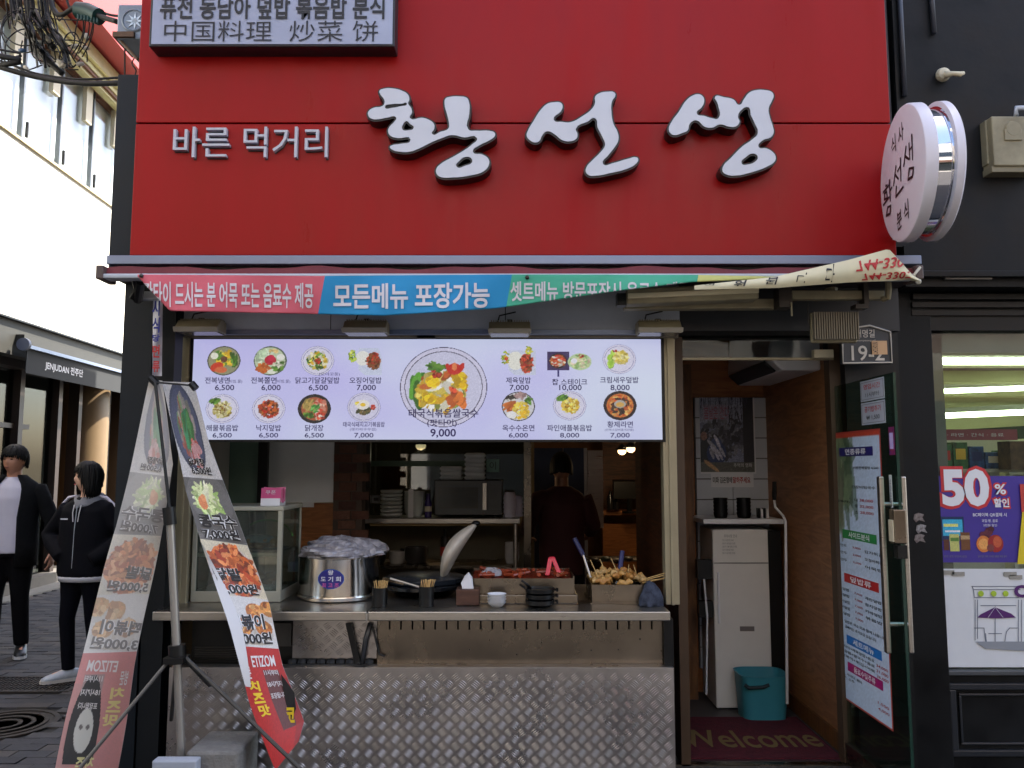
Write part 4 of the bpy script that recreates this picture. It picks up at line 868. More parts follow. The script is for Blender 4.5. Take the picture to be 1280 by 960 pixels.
# ------------------------------------------------------------ security camera stub, junction box and conduit on the black wall
YB = 3.95
t = thing('camera_mount', 'dirty white broken camera mount on the black wall', 'camera mount', P(1185, 95, 3.92))
MB().lathe([(.032, 0), (.036, .012), (.03, .03), (.014, .036)], P(1177, 95, YB), 16, (0, -1, 0)).build('base', cream, t, smooth='auto')
MB().tube([P(1180, 94, 3.9), P(1192, 92, 3.88), P(1200, 93, 3.88), P(1205, 91, 3.88)], [.02, .011, .014, .008], 10).build('stub', cream, t, smooth=True)
t = thing('junction_box', 'cream meter box with rounded emblem and side plate on the black wall', 'junction box', P(1262, 214, 3.9))
pb('case', 1241, 145, 1300, 207, 3.86, .1, beigebox, t, .006); pb('side_plate', 1233, 150, 1241, 205, 3.9, .05, beigebox, t, .004)
pb('lower_lip', 1240, 207, 1300, 215, 3.87, .08, M('lip shade', (120,112,88), .6), t, .003)
MB().lathe([(.04, 0), (.036, .008)], P(1266, 161, 3.86), 24, (0, -1, 0)).build('emblem', beigebox, t, smooth='auto'); pb('emblem_lip', 1256, 161, 1278, 175, 3.853, .01, beigebox, t, .003)
MB().tube([P(1270, 145, 3.88), P(1270, 135, 3.88), P(1300, 134, 3.88)], .012, 8).build('gland', galv, t, smooth=True)
for i, (x0, x1, lab) in enumerate(((1131, 1122, 'dark conduit running up beside the red sign edge'), (1168, 1160, 'thinner dark conduit higher on the black wall'))):
    tag(MB().tube([P(x0, 120 if i == 0 else 42, YB-.015), P(x1, -60, YB-.015)], .013, 8).build('conduit', M('conduit dark', (52,56,66), .45), None, smooth=True), lab, 'pipe')
# ------------------------------------------------------------ convenience store to the right
cs = thing('corner_store', 'black fronted shop on the right with a bright window and panelled stall riser', 'shop', (4, 4, 0))
bx('upper_wall', 1.94, 12, YB, 14, 2.43, 9.0, blackwall, cs)
zl_ = P(1200, 343, YB).z
bx('ledge', 1.87, 12, 3.91, YB-.002, zl_-.02, zl_+.01, blackwall, cs, .003)
Yg = 4.15; wx0 = 2.13; wz0, wz1 = P(1200, 836, Yg).z, P(1200, 415, Yg).z
bx('pier', 1.94, wx0-.003, 4.09, 4.3, 0, 2.43, blackwall, cs, .003)
bx('lintel', wx0-.003, 12, 4.1, 4.3, wz1, 2.43, black, cs)
for i in range(3): bx('lintel_band', wx0-.1, 12, 4.085-.01*i, 4.1, 2.31+.04*i, 2.34+.04*i, black, cs, .002)
bx('stall_riser', wx0-.003, 12, 4.12, 4.3, 0, wz0-.02, blackwall, cs)
mold = M('moulding black', (36,38,42), .3)
def frame(x0, x1, z0, z1, y, w_, d_, nm, m, par):
    MB().box(x0, x1, y-d_, y, z0, z0+w_).box(x0, x1, y-d_, y, z1-w_, z1).box(x0, x0+w_, y-d_, y, z0+w_, z1-w_).box(x1-w_, x1, y-d_, y, z0+w_, z1-w_).build(nm, m, par, bevel=.004)
for k in range(3):
    x0 = P(1186, 900, 4.12).x+k*1.3; zt_, zb_2 = P(1200, 853, 4.12).z, P(1200, 944, 4.12).z
    frame(x0, x0+1.22, zb_2, zt_, 4.12, .03, .025, 'panel_moulding', mold, cs)
    frame(x0+.05, x0+1.17, zb_2+.05, zt_-.05, 4.12, .012, .012, 'panel_moulding', mold, cs)
bx('window_sill', wx0-.003, 12, 4.1, 4.3, wz0-.02, wz0, M('sill dark grey', (70,72,74), .4), cs, .003)
fgr = M('window frame grey', (116,116,106), .45, .3, var=.08)
bx('window_frame', wx0, P(1178, 520, 4.2).x, 4.17, 4.24, wz0, wz1, fgr, cs)
bx('window_frame', 4.35, 4.43, 4.17, 4.24, wz0, wz1, fgr, cs)
bx('blind_box', wx0+.0, 4.35, 4.17, 4.26, P(1200, 441, 4.17).z, wz1, M('blind grey green', (120,126,112), .5, var=.06), cs)
bx('shop_window', wx0, 4.35, Yg, Yg+.008, wz0, wz1, glw, cs)
bx('shop_window', 4.43, 9, Yg, Yg+.008, wz0, wz1, glw, cs)
bx('floor', 1.94, 12, 4.3, 11, .05, .1, M('pale tile', (170,166,150), .4), cs)
bx('back_wall', 1.94, 12, 10, 10.1, .1, 2.6, M('store wall cream', (214,210,170), .7, var=.05), cs)
bx('side_wall', 1.94, 2.02, 4.3, 10, .1, 2.6, M('store side wall', (176,160,130), .7, var=.08), cs)
bx('ceiling', 1.94, 12, 4.3, 10, 2.52, 2.6, M('store ceiling', (226,224,200), .8), cs)
for y_ in (5.15, 6.2, 7.5, 9.0): bx('ceiling_beam', 2.02, 9, y_, y_+.18, 2.32, 2.52, M('store beam', (216,214,176), .6), cs)
tube_m = M('lit tube', (255,255,255), emit=(236,255,206), estr=3.5)
for i, (x0, x1, y0, y1, z) in enumerate(((2.75, 5, 4.9, 4.9, 2.29), (2.35, 5.5, 5.6, 5.6, 2.27), (2.8, 5.4, 8.6, 5.6, 2.0), (3.2, 7, 8.8, 6.8, 2.3), (5, 8, 5, 7.5, 2.3))):
    t = thing('ceiling_tube', ['lit tube just behind the top of the shop window', 'second lit tube, across the shop window top', 'slanting lit tube running to the back of the shop', 'far slanting lit tube deep in the shop', 'lit tube at the far right of the shop ceiling'][i], 'light', ((x0+x1)/2, (y0+y1)/2, z), 'tube lights in the store')
    d = V((x1-x0, y1-y0, 0)); n_ = V((-d.y, d.x, 0)).normalized()
    MB().obox(((x0+x1)/2, (y0+y1)/2, z), d/2, n_*.025, (0, 0, .02)).build('tube', tube_m, t); MB().obox(((x0+x1)/2, (y0+y1)/2, z+.045), d/2, n_*.06, (0, 0, .022)).build('housing', M('white paint'), t)
t = thing('hanging_banner_rail', 'dark slanting sign band with small white lettering inside the shop', 'sign', (3.6, 7, 1.8))
c0_, c1_ = V((3.2, 7.4, 1.78)), V((4.6, 5.8, 1.84)); MB().obox((c0_+c1_)/2, (c1_-c0_)/2, (.01, .012, 0), (0, 0, .05)).build('band', M('band dark green', (30,44,40), .5), t)
text('생활 24', bilin(c0_+(c1_-c0_)*.3+V((-.02,-.02,-.025)), c0_+(c1_-c0_)*.38+V((-.02,-.02,-.025)), c0_+(c1_-c0_)*.38+V((-.02,-.02,.025)), c0_+(c1_-c0_)*.3+V((-.02,-.02,.025))), inkw, t)
# shelves with goods
pc = [(190,150,90),(200,60,50),(60,110,180),(226,206,130),(110,76,50),(226,222,216),(70,140,80),(226,160,60),(140,104,76),(196,166,120)]
pn = ['tan','red','blue','pale yellow','dark brown','off white','green','orange','brown','beige']
def shelf(name, label, x0, x1, y, tops, seed, cat='shelf'):
    r = random.Random(seed); t = thing(name, label, cat, ((x0+x1)/2, y, .1)); gi = 0
    for z in tops:
        bx('shelf_board', x0, x1, y, y+.3, z-.02, z, M('shelf cream', (200,196,180), .5), t)
        x = x0+.01
        while x < x1-.1:
            w_ = r.uniform(.05, .11); h_ = r.uniform(.09, .16); c = r.choice(pc); k = 'goods %s' % (c,)
            g = thing('packet', None, 'packet', (x+w_/2, y+.08, z), 'packets on the store shelves'); g['label'] = '%s packet standing on the %s' % (pn[pc.index(c)], name.replace('_', ' '))
            bx('box', x, x+w_*.92, y+.02, y+.14, z, z+h_, M(k, c, .4, var=.5, scale=25, c2=tuple(int(q*.4) for q in c)), g, .004)
            bx('wrapper_label', x+w_*.15, x+w_*.75, y+.017, y+.02, z+h_*.35, z+h_*.75, M('pl%d' % (gi % 4), [(220,210,190),(200,60,50),(240,200,70),(40,60,120)][gi % 4], .4), g); gi += 1
            x += w_
    bx('upright', x0-.02, x0, y, y+.3, .1, tops[-1]+.2, M('shelf cream'), t); bx('back_panel', x0, x1, y+.3, y+.32, .1, tops[-1]+.2, M('shelf cream'), t)
    return t
shelf('snack_rack', 'cream snack rack close behind the shop window', 2.34, 3.0, 4.75, (1.26, 1.535), 3)
shelf('goods_rack', 'cream rack of goods farther right behind the window', 3.05, 4.3, 5.0, (.98, 1.24, 1.52), 4)
t = thing('rack_header', 'pink header board on top of the snack rack', 'sign', (2.67, 4.74, 1.58)); bx('board', 2.3, 2.92, 4.72, 4.74, 1.70, 1.762, M('header pink', (150,70,84), .5, var=.1), t)
text('과자 · 라면 · 간식 · 음료', lambda p, q, r=0: (2.42+.42*p, 4.718, 1.72+.02*q), inkw, t)
t = thing('paper_sack', 'brown patterned gift box on the goods rack behind the window', 'box', (2.94, 4.66, 1.46)); bx('box', 2.80, 3.08, 4.6, 4.72, 1.53, 1.69, M('kraft brown', (110,80,48), .7, var=.5, scale=18, c2=(60,40,26)), t)
# poster 50%
p5 = thing('sale_poster', 'purple sale poster reading 50% with food pictures in the shop window', 'poster', P(1220, 703, 4.14))
pb('sheet', 1167, 595, 1300, 703, 4.143, .003, M('poster purple', (62,46,138), .4, var=.06), p5)
def p5f(x0, y0, x1, y1, o=.0015): return pf(x0, y0, x1, y1, 4.143, o)
text('50', p5f(1173, 582, 1240, 637, .0015), M('poster red', (190,44,50), .4), p5, weight=.075); text('50', p5f(1177, 586, 1236, 633, .003), inkw, p5, weight=.045)
text('%', p5f(1241, 603, 1259, 620, .0015), M('poster red'), p5, weight=.07); text('%', p5f(1243, 605, 1257, 618, .003), inkw, p5, weight=.02)
text('할인', p5f(1240, 621, 1263, 636, .0015), M('poster red'), p5, weight=.07); text('할인', p5f(1242, 623, 1261, 634, .003), inkw, p5, weight=.03)
text('BC페이북 QR결제 시', p5f(1216, 641, 1258, 646), inkw, p5, weight=.01); text('과일·빵, 음료', p5f(1227, 649, 1247, 653), inkw, p5); text('2천원 할인', p5f(1229, 655, 1246, 658), inkw, p5)
text('행사기간 11월 한정 · 일부 점포 제외 상품 있음', p5f(1180, 694, 1208, 697), inkg, p5); text('일부 점포 제외, 자세한 내용은 매장 문의', p5f(1222, 694, 1258, 697), inkg, p5)
r = Ras(70, 100, seed=3); r.rect(.05,.3,.8,.98,(24,50,90)); r.rect(.1,.45,.75,.9,(60,170,206)); r.rect(.12,.7,.6,.78,(220,220,120)); r.rect(.16,.55,.66,.6,(230,230,230)); r.rect(.3,.02,.62,.5,(190,190,110)); r.rect(.32,.3,.6,.4,(90,130,60)); r.rect(.66,.05,.98,.55,(110,70,44)); r.rect(.68,.35,.96,.46,(180,150,110)); r.rect(.1,.05,.28,.35,(90,50,40)); r.noise(.08)
r.build('food_print', p5f(1175, 645, 1213, 690, .002), prg, p5)
r = Ras(90, 80, seed=4); r.scat(16,.5,.7,.3,.2,.1,[(84,34,50),(110,50,64)]); r.ell(.26,.34,.24,.3,(206,120,60)); r.ell(.26,.34,.16,.2,(226,160,90)); r.ell(.66,.36,.26,.32,(150,40,40)); r.ell(.72,.42,.14,.2,(190,90,60)); r.ell(.48,.2,.12,.14,(120,60,60)); r.noise(.08)
r.build('food_print', p5f(1219, 657, 1257, 692, .002), prg, p5)
cp = thing('window_panel', 'white panel with a line drawing of a cafe front and a purple letter C low in the shop window', 'sign', P(1220, 833, 4.14))
pb('sheet', 1172, 711, 1430, 834, 4.143, .004, M('panel white', (214,216,218), .5, var=.03), cp)
gy = M('line grey', (96,104,118), .5); pu_ = M('cu purple', (78,24,96), .5); gn_ = M('lime', (164,190,50), .5)
def line(pts, wpx=.9, m=gy, nm='drawn_line', off=.002):
    mb = MB()
    for i in range(len(pts)-1):
        a, b = V((pts[i][0], pts[i][1], 0)), V((pts[i+1][0], pts[i+1][1], 0)); d = (b-a).normalized(); n_ = V((-d.y, d.x, 0))*wpx/2; e = d*wpx/2
        q = [P((p).x, (p).y, 4.143-off-i*.00005) for p in (a-e-n_, b+e-n_, b+e+n_, a-e+n_)]; mb.quad(*q)
    return mb.build(nm, m, cp, fix=True)
line([(1215,733),(1275,733)]); line([(1215,733),(1217,737),(1275,737)]); line([(1217,737),(1218,747),(1273,747)]); line([(1219,750),(1219,800)]); line([(1222,750),(1222,798)]); line([(1273,750),(1273,802)]); line([(1277,750),(1277,802)])
line([(1244,758),(1244,802)]); line([(1236,792),(1252,792)]); line([(1218,785),(1230,785),(1232,802)]); line([(1262,785),(1272,785)]); line([(1232,792),(1233,802)]); line([(1256,802),(1258,790),(1262,785)]); line([(1226,757),(1270,757)])
MB().prism([P(x, y, 4.139) for x, y in ((1220,802),(1300,802),(1300,815),(1250,812),(1232,811))], (0, .002, 0)).build('drawn_ground', M('ground grey', (140,144,150), .6), cp)
MB().prism([P(x, y, 4.139) for x, y in ((1222,772),(1226,768),(1244,759),(1264,767),(1270,772),(1244,773))], (0, .002, 0)).build('drawn_parasol', pu_, cp)
for i, x in enumerate((1226, 1242, 1257)):
    MB().lathe([(.014, 0), (.014, .002)], P(x, 742, 4.14), 16, (0, -1, 0)).build('drawn_dot', gn_, cp)
line([(1244,759),(1235,772)], .5, M('line pale', (200,200,210), .5), off=.006); line([(1244,759),(1254,772)], .5, M('line pale'), off=.006)
text('CU', pf(1267, 731, 1300, 747, 4.143, .004), pu_, cp, weight=.05)
for k, (x, y) in enumerate(((1177, 716), (1190, 718), (1255, 718), (1262, 722))): pb('tape_residue', x, y-3, x+16, y+2, 4.1385, .003, M('residue', (150,146,136), .8, var=.2, scale=40), cp)
t = thing('yellow_card', 'yellow and red advert card at the right edge of the shop window', 'poster', P(1276, 700, 4.13))
MB().prism([P(x, y, 4.136) for x, y in ((1278,640),(1310,640),(1310,705),(1272,705))], (0, .003, 0)).build('sheet', M('card yellow', (214,190,30), .5), t); pb('red_patch', 1276, 605, 1300, 640, 4.137, .002, M('card red', (186,60,50), .5), t)
for i, (x, y) in enumerate(((1150, 648), (1153, 662), (1151, 674))):
    q = tag(MB().prism([P(x+a, y+b, 4.088) for a, b in ((-7,-5),(-2,-7),(5,-5),(3,-1),(6,4),(-1,2),(-5,5),(-8,1))], (0, .0015, 0)).build('torn_sticker', M('torn paper %d' % (i % 2), [(150,140,134),(170,168,166)][i % 2], .7, var=.3, scale=60, c2=(70,50,48)), None), ['torn sticker remains on the black pillar, topmost', 'torn sticker remains on the black pillar, the middle one', 'torn sticker remains on the black pillar, lowest'][i], 'sticker')
# small recessed lamp in the ledge
t = thing('ledge_lamp', 'flat unlit lamp fitted under the black ledge above the shop', 'lamp', P(1210, 347, 3.93)); pb('plate', 1182, 344, 1240, 349, 3.93, .03, M('lamp grey', (110,108,104), .4), t)

# ------------------------------------------------------------ counter
ct = thing('kitchen_counter', 'stainless serving counter with slotted front and checker plate panels', 'counter', (-.4, 4, 0))
cz0, cz1 = .868, .908; cxa, cxb = P(190,770,3.7).x, P(838,770,3.7).x; jx = P(459, 770, 3.7).x
bx('counter_top', cxa, jx-.002, 3.7, 4.55, cz0, cz1, steel, ct, .004); bx('counter_top', jx+.002, cxb, 3.7, 4.55, cz0, cz1, steel, ct, .004)
MB().tube([V((jx, 3.696, cz0)), V((jx, 3.696, cz1-.004))], .006, 8).build('joint_rod', steel, ct)
gx0, gx1 = P(472, 800, 3.79).x, P(828, 800, 3.79).x; gz0, gz1 = .62, cz0
zt_ = P(600, 787, 3.79).z
mb = MB(); mb.box(gx0, gx1, 3.79, 3.8, gz0, zt_); xs = [P(x, 784, 3.79).x for x in [487+14.25*i for i in range(25)] if x < 826]
pre = gx0
for x in xs: mb.box(pre, x-.004, 3.79, 3.8, zt_, gz1); pre = x+.004
mb.box(pre, gx1, 3.79, 3.8, zt_, gz1); mb.build('slotted_panel', steel2, ct)
bx('panel_backing', gx0, gx1, 3.81, 3.83, .1, cz0, M('flat black', (10,9,9), .8), ct)  # even black sheet behind the open slots
mb = MB()
for x, y in ((587, 812), (612, 800), (646, 818), (677, 803), (739, 813), (773, 812), (800, 799), (588, 776), (540, 830)): mb.lathe([(.004, 0), (.003, .003)], P(x, y, 3.79), 8, (0, -1, 0))
mb.build('rivets', brass, ct, kind='stuff')
bx('side_frame', gx1+.002, gx1+.045, 3.76, 3.84, .1, cz0-.002, black, ct)
# checker plate
chk = M('aluminium checker plate', (172,166,162), .32, .97, var=.14, scale=3, rvar=.12)
def checker(name, x0, x1, y, z0, z1, par, mb=None):
    o = bx(name, x0, x1, y, y+.006, z0, z1, chk, par); mb = MB(); p = .0585; nx = int((x1-x0)/p)+1; nz = int((z1-z0)/p)+2
    for i in range(nx*2):
        for k in range(nz*2):
            if (i+k) % 2: continue
            cx_, cz_ = x0+.01+i*p/2, z1-.012-k*p/2; sg_ = 1 if i % 2 else -1
            if not (x0+.012 < cx_ < x1-.012 and z0+.012 < cz_ < z1-.012): continue
            a = math.radians(38)*sg_; d = V((math.cos(a), 0, math.sin(a))); n_ = V((-d.z, 0, d.x))
            for s in (-1.5, -.5, .5, 1.5):
                c = V((cx_, y, cz_))+n_*(s*.0086); e = d*.0185; w_ = n_*.0022
                mb.add([c-e, c-w_, c+e, c+w_, c-e*.55+V((0,-.0024,0)), c+e*.55+V((0,-.0024,0))], [(0,1,4),(1,5,4),(1,2,5),(2,3,5),(3,4,5),(3,0,4)])
    mb.build('tread_lugs', chk, o, fix=False, kind='stuff'); return o
checker('checker_panel', P(210, 880, 3.72).x, P(843, 880, 3.72).x, 3.72, .03, P(600, 835, 3.72).z, ct)
bx('checker_ledge', P(210, 880, 3.72).x, P(843, 880, 3.72).x, 3.722, 3.79, P(600, 835, 3.72).z-.004, P(600, 835, 3.72).z+.001, chk, ct, .002)
checker('checker_panel', P(366, 800, 3.81).x, P(471, 800, 3.81).x, 3.81, P(400, 823, 3.81).z, cz0-.002, ct)
mb = MB()
for i in range(9): c = P(366+i*12, 829, 3.8); mb.lathe([(.017, -.018), (.022, 0), (.017, .018)], c, 10, (1, 0, 0))
mb.build('roller_strip', rubber, ct)
bx('cabinet_body', P(240, 800, 3.86).x, P(366, 800, 3.86).x, 3.86, 4.4, .05, cz0-.002, black, ct)
pb('cabinet_panel', 312, 779, 364, 808, 3.84, .02, M('cabinet grey', (70,68,66), .4, .5), ct)
mb = MB()
for i in range(9): mb.pbox(243, 809+i*2.9, 308, 810.3+i*2.9, 3.85, .012)
mb.build('vent_slats', M('vent dark metal', (48,46,44), .4, .5), ct)
MB().obox((P(436, 779, 3.79)+P(448, 832, 3.79))/2, (P(448, 832, 3.79)-P(436, 779, 3.79))/2, (.014, 0, 0), (0, .008, 0)).build('prop_bar', blackp, ct)
MB().tube([P(463, 779, 3.79), P(457, 800, 3.79), P(452, 832, 3.79)], .012, 8).build('gas_pipe', M('gas pipe grey', (70,70,72), .4, .6), ct, smooth=True)
MB().tube([P(466, 783, 3.78), P(470, 800, 3.775), P(474, 818, 3.77), P(481, 820, 3.775)], .005, 6).build('gas_hose', rubber, ct, smooth=True)
bx('under_shelf', cxa, cxb, 3.86, 4.5, .08, .1, steel2, ct); bx('front_left_leg', P(216,800,3.74).x, P(222,800,3.74).x, 3.74, 3.78, 0, cz0, steel2, ct); bx('rear_leg', cxb-.05, cxb-.01, 4.45, 4.5, 0, cz0, steel2, ct)
CZ = cz1+.001
def on(px, Y): p = P(px, 745, Y); return V((p.x, Y, CZ))
# display cabinet
Y3 = 3.95
dc = thing('display_cabinet', 'small glass display cabinet with fried snacks at the left end of the counter', 'display cabinet', on(305, 4.1))
x0, x1 = P(240, 690, Y3).x, P(352, 690, Y3).x; zt_ = P(300, 633, Y3).z; dp = .36
fr_ = M('cabinet frame pale', (168,166,150), .45, .2, var=.06)
mb = MB()
for x in (x0, x1-.022):
    for y in (Y3, Y3+dp-.022): mb.box(x, x+.022, y, y+.022, CZ+.05, zt_-.02)
mb.box(x0, x1, Y3, Y3+dp, CZ, CZ+.05).box(x0-.005, x1+.005, Y3-.005, Y3+dp, zt_-.02, zt_); mb.build('frame', fr_, dc, bevel=.003)
zs_ = P(300, 693, Y3).z; bx('shelf', x0+.022, x1-.022, Y3+.01, Y3+dp-.02, zs_-.012, zs_+.004, fr_, dc)
cg = glass('cabinet glass', (200,214,208), 1.4, .03, .10, (150,150,140))
bx('glass_panel', x0+.022, x1-.022, Y3+.006, Y3+.010, CZ+.05, zt_-.02, cg, dc); bx('glass_panel', x1-.008, x1-.004, Y3+.022, Y3+dp-.022, CZ+.05, zt_-.02, cg, dc); bx('glass_panel', x0+.004, x0+.008, Y3+.022, Y3+dp-.022, CZ+.05, zt_-.02, cg, dc)
r_ = random.Random(5)
for i, (cx_, z, cols, lab) in enumerate((((x0+.14), zs_+.006, (150,110,40), 'tray of golden fritters on the upper cabinet shelf'), (x1-.12, zs_+.006, (190,120,50), 'tray of orange fried snacks on the upper cabinet shelf'), (x1-.14, CZ+.052, (130,96,44), 'tray of brown fried snacks on the cabinet floor'))):
    t = thing('snack_tray', lab, 'tray', (cx_, Y3+.15, z)); bx('tray', cx_-.085, cx_+.085, Y3+.04, Y3+.26, z, z+.012, (M('tray dark', (40,38,36), .4), whitep)[i == 2], t)
    for k in range(16): MB().ball((cx_+r_.uniform(-.065, .065), Y3+r_.uniform(.06, .24), z+.025+.02*(k//8)), (r_.uniform(.02, .032), r_.uniform(.02, .03), .018), 8, 5, .18, r_).build('fried_piece', M('fried %d' % i, cols, .6, var=.3, scale=30, bump=.3), t, smooth=True)
t = thing('wrapped_bag', 'crumpled white plastic bag over the snacks in the display cabinet', 'bag', (x1-.13, Y3+.15, zs_+.07)); 
bagm = glass('thin plastic', (226,226,230), .9, .25, .45, (206,206,212))
def crumple(c, r, seed, amp=.25, n=26, m=16):
    q = random.Random(seed); ph = [(q.uniform(2, 9), q.uniform(2, 9), q.uniform(0, 6)) for _ in range(9)]; mb = MB(); mb.ball((0,0,0), 1., n, m); vs = []
    for v in mb.v:
        s = sum(math.sin(a*v[0]+b*v[1]+c_+3*v[2]) for a, b, c_ in ph)/9*2; k = 1+amp*abs(s)-.1+q.uniform(-.03, .03)
        vs.append((c[0]+r[0]*v[0]*k, c[1]+r[1]*v[1]*k, max(c[2]-.0, c[2]+r[2]*v[2]*k)))
    mb.v = vs; return mb
crumple((x1-.16, Y3+.13, zs_+.05), (.1, .08, .035), 2).build('film', bagm, t, smooth=True)
tag(MB().tube([V((x1-.13+.13*math.cos(a), Y3+.2, zs_+.05+.1*math.sin(a))) for a in [.2+i*.15 for i in range(15)]], .004, 6).build('green_cord', M('green cord', (90,170,80), .5), None, smooth=True), 'thin green plastic loop inside the display cabinet', 'cord')
t = thing('card_box', 'open white box of pink coupon cards on top of the display cabinet', 'box', P(338, 630, 4.05)); z = zt_+.001
xa_, xb_ = P(326, 622, 4.0).x, P(350, 622, 4.0).x
bx('box', xa_, xb_, 4.0, 4.1, z, z+.035, whitep, t)
for k in range(9): MB().obox(V(((xa_+xb_)/2+.003*math.sin(k*2), 4.012+k*.009, z+.05)), ((xb_-xa_)/2*1.05, 0, .004*math.sin(k)), (0, .0015, 0), (0, .004, .035)).build('card', M('card pink %d' % (k % 2), [(190,70,120),(206,120,150)][k % 2], .5), t)
text('쿠폰', lambda p, q, r=0: (xa_+.02+.05*p, 4.008, z+.055+.018*q), inkw, t)
# steamer pot
Yp_ = 4.02; c = on(424, 4.13); rp = .195
pot = thing('steel_pot', 'large polished steel pot with a blue oval sticker and plastic-covered top', 'pot', c)
hp = P(424, 696, Yp_).z-CZ
pm_ = M('polished pot steel', (190,184,176), .16, 1., var=.08, rvar=.06, stretch=(8, 8, 1))
MB().lathe([(rp, 0), (rp*1.05, .004), (rp*1.06, .012), (rp, .02), (rp, hp-.012), (rp*1.02, hp-.006), (rp*1.02, hp), (rp*.98, hp), (rp*.97, hp-.02)], c, 56).build('pot_body', pm_, pot, smooth='auto')
MB().lathe([(rp*1.065, .012), (rp*1.075, .018), (rp*1.065, .024), (rp, .024)], c, 56).build('base_ring', pm_, pot, smooth='auto')
def potf(a0, a1, z0, z1, off):
    def f(p, q, r=0): a = a0+(a1-a0)*p; return (c.x+(rp+off)*math.sin(a), c.y-(rp+off)*math.cos(a), z0+(z1-z0)*q)
    return f
r = Ras(40, 30, seed=1); r.ell(.5,.5,.49,.49,(36,40,130)); r.ring(.5,.5,.49,.49,.06,(60,110,180)); r.ell(.5,.5,.4,.4,(44,40,120))
fs_ = potf(-.35, .33, P(416, 734, Yp_).z, P(416, 708, Yp_).z, .0012); st = r.build('sticker', fs_, prg, pot)
g3 = potf(-.35, .33, P(416, 734, Yp_).z, P(416, 708, Yp_).z, .0022)
for s, a, b, y0_, y1_, m in (('왕', .4, .6, .7, .92, inkw), ('도 기 회', .14, .86, .38, .62, inkw), ('최 고 조', .2, .8, .1, .32, M('sticker pink ink', (196,90,160), .4))): text(s, (lambda a, b, y0_, y1_: lambda p, q, r=0: g3(a+(b-a)*p, y0_+(y1_-y0_)*q))(a, b, y0_, y1_), m, st, weight=.02)
t = thing('plastic_sheet', 'crumpled grey plastic sheet heaped over the steel pot', 'plastic sheet', (c.x, c.y, CZ+hp))
pls = M('milky crumpled plastic', (168,164,168), .25, var=.2, scale=22, spec=.8, bump=.35, bscale=30, c2=(110,106,112))
crumple((c.x, c.y, CZ+hp+.0), (rp*1.02, rp, .085), 11, .35, 48, 28).build('sheet', pls, t)
# cups of toothpicks
skm = M('bamboo stick', (206,170,110), .6)
for i, (px, hh_, lab) in enumerate(((475, .085, 'black cup of toothpicks beside the steel pot'), (533, .09, 'black cup of toothpicks in front of the dark griddle'))):
    c_ = on(px, 3.84); t = thing('skewer_cup', lab, 'cup', c_); MB().lathe([(.034, 0), (.036, hh_), (.033, hh_), (.031, hh_-.03)], c_, 20).build('cup', blackp, t, smooth='auto')
    q = random.Random(i)
    for k in range(26):
        a, rr_ = q.uniform(0, 6.28), q.uniform(0, .028); d = V((q.uniform(-.3, .3), q.uniform(-.2, .2), 1)); b_ = c_+V((rr_*math.cos(a), rr_*math.sin(a), hh_-.04))
        MB().tube([b_, b_+d*.07], .0016, 4).build('toothpick', skm, t)
# griddle, lid
c_ = on(530, 4.2); t = thing('round_griddle', 'wide black round griddle pan on its stand behind the toothpick cups', 'pan', c_)
MB().lathe([(.14, 0), (.18, .03), (.215, .04), (.215, .055), (.2, .06), (.19, .05), (.02, .045)], c_, 48).build('pan', M('black enamel', (18,20,24), .22), t, smooth='auto')
MB().lathe([(.2, .062), (.205, .085), (.19, .09), (.1, .098), (.02, .1)], c_+V((0, .02, 0)), 48).build('pan_cover', M('dark grey lid', (48,54,62), .25, .4), t, smooth='auto')
MB().tube([P(488, 723, 3.95), P(535, 737, 3.9)], .006, 8).build('tong_handle', steel, t); MB().obox(P(492, 726, 3.97), (.05, 0, -.01), (0, .01, 0), (0, 0, .008)).build('griddle_bracket', steel2, t)
t = thing('upright_lid', 'half raised white lid with black tip standing over the griddle', 'lid', P(555, 722, 4.2))
# curved blade-like lid seen edge on
L0_, L1_ = P(553, 724, 4.22), P(596, 654, 4.2); ax_ = (L1_-L0_); n_ = V((ax_.z, 0, -ax_.x)).normalized(); mb = MB(); N = 20; prof = []
for i in range(N+1):
    s = i/N; wv = .088*math.sin(math.pi*min(1, s*.93+.045))**.75; cc_ = L0_+ax_*s-n_*(.034*math.sin(math.pi*s)-.0); prof.append((cc_, n_*wv*.5, V((0, .17*math.sin(math.pi*min(.97, s*.85+.12)), 0))))
mb.loft([(a, b*.9+V((0, .0, 0)), d_) for a, b, d_ in prof], 20); mb.build('lid_shell', M('lid warm white', (190,180,166), .4, var=.04), t, smooth=True)
MB().ball(L1_+V((-.004, 0, 0)), (.022, .03, .014)).build('lid_tip', blackp, t, smooth=True)
# napkin box
c_ = on(584, 3.86); t = thing('napkin_box', 'brown wooden napkin box with a white tissue sticking out', 'napkin box', c_); MB().pbox(570, 737, 599, 757, 3.84, .1).build('box', wood('box wood', (60,34,24), (80,48,34), .5, 3), t, bevel=.003)
zz_ = P(584, 737, 3.84).z; MB().prism([V((c_.x-.02, 3.87, zz_-.01)), V((c_.x+.03, 3.87, zz_-.01)), V((c_.x+.022, 3.885, zz_+.05)), V((c_.x+.005, 3.87, zz_+.075)), V((c_.x-.012, 3.86, zz_+.06)), V((c_.x-.03, 3.87, zz_+.025))], (0, .006, 0)).build('tissue', whitep, t)
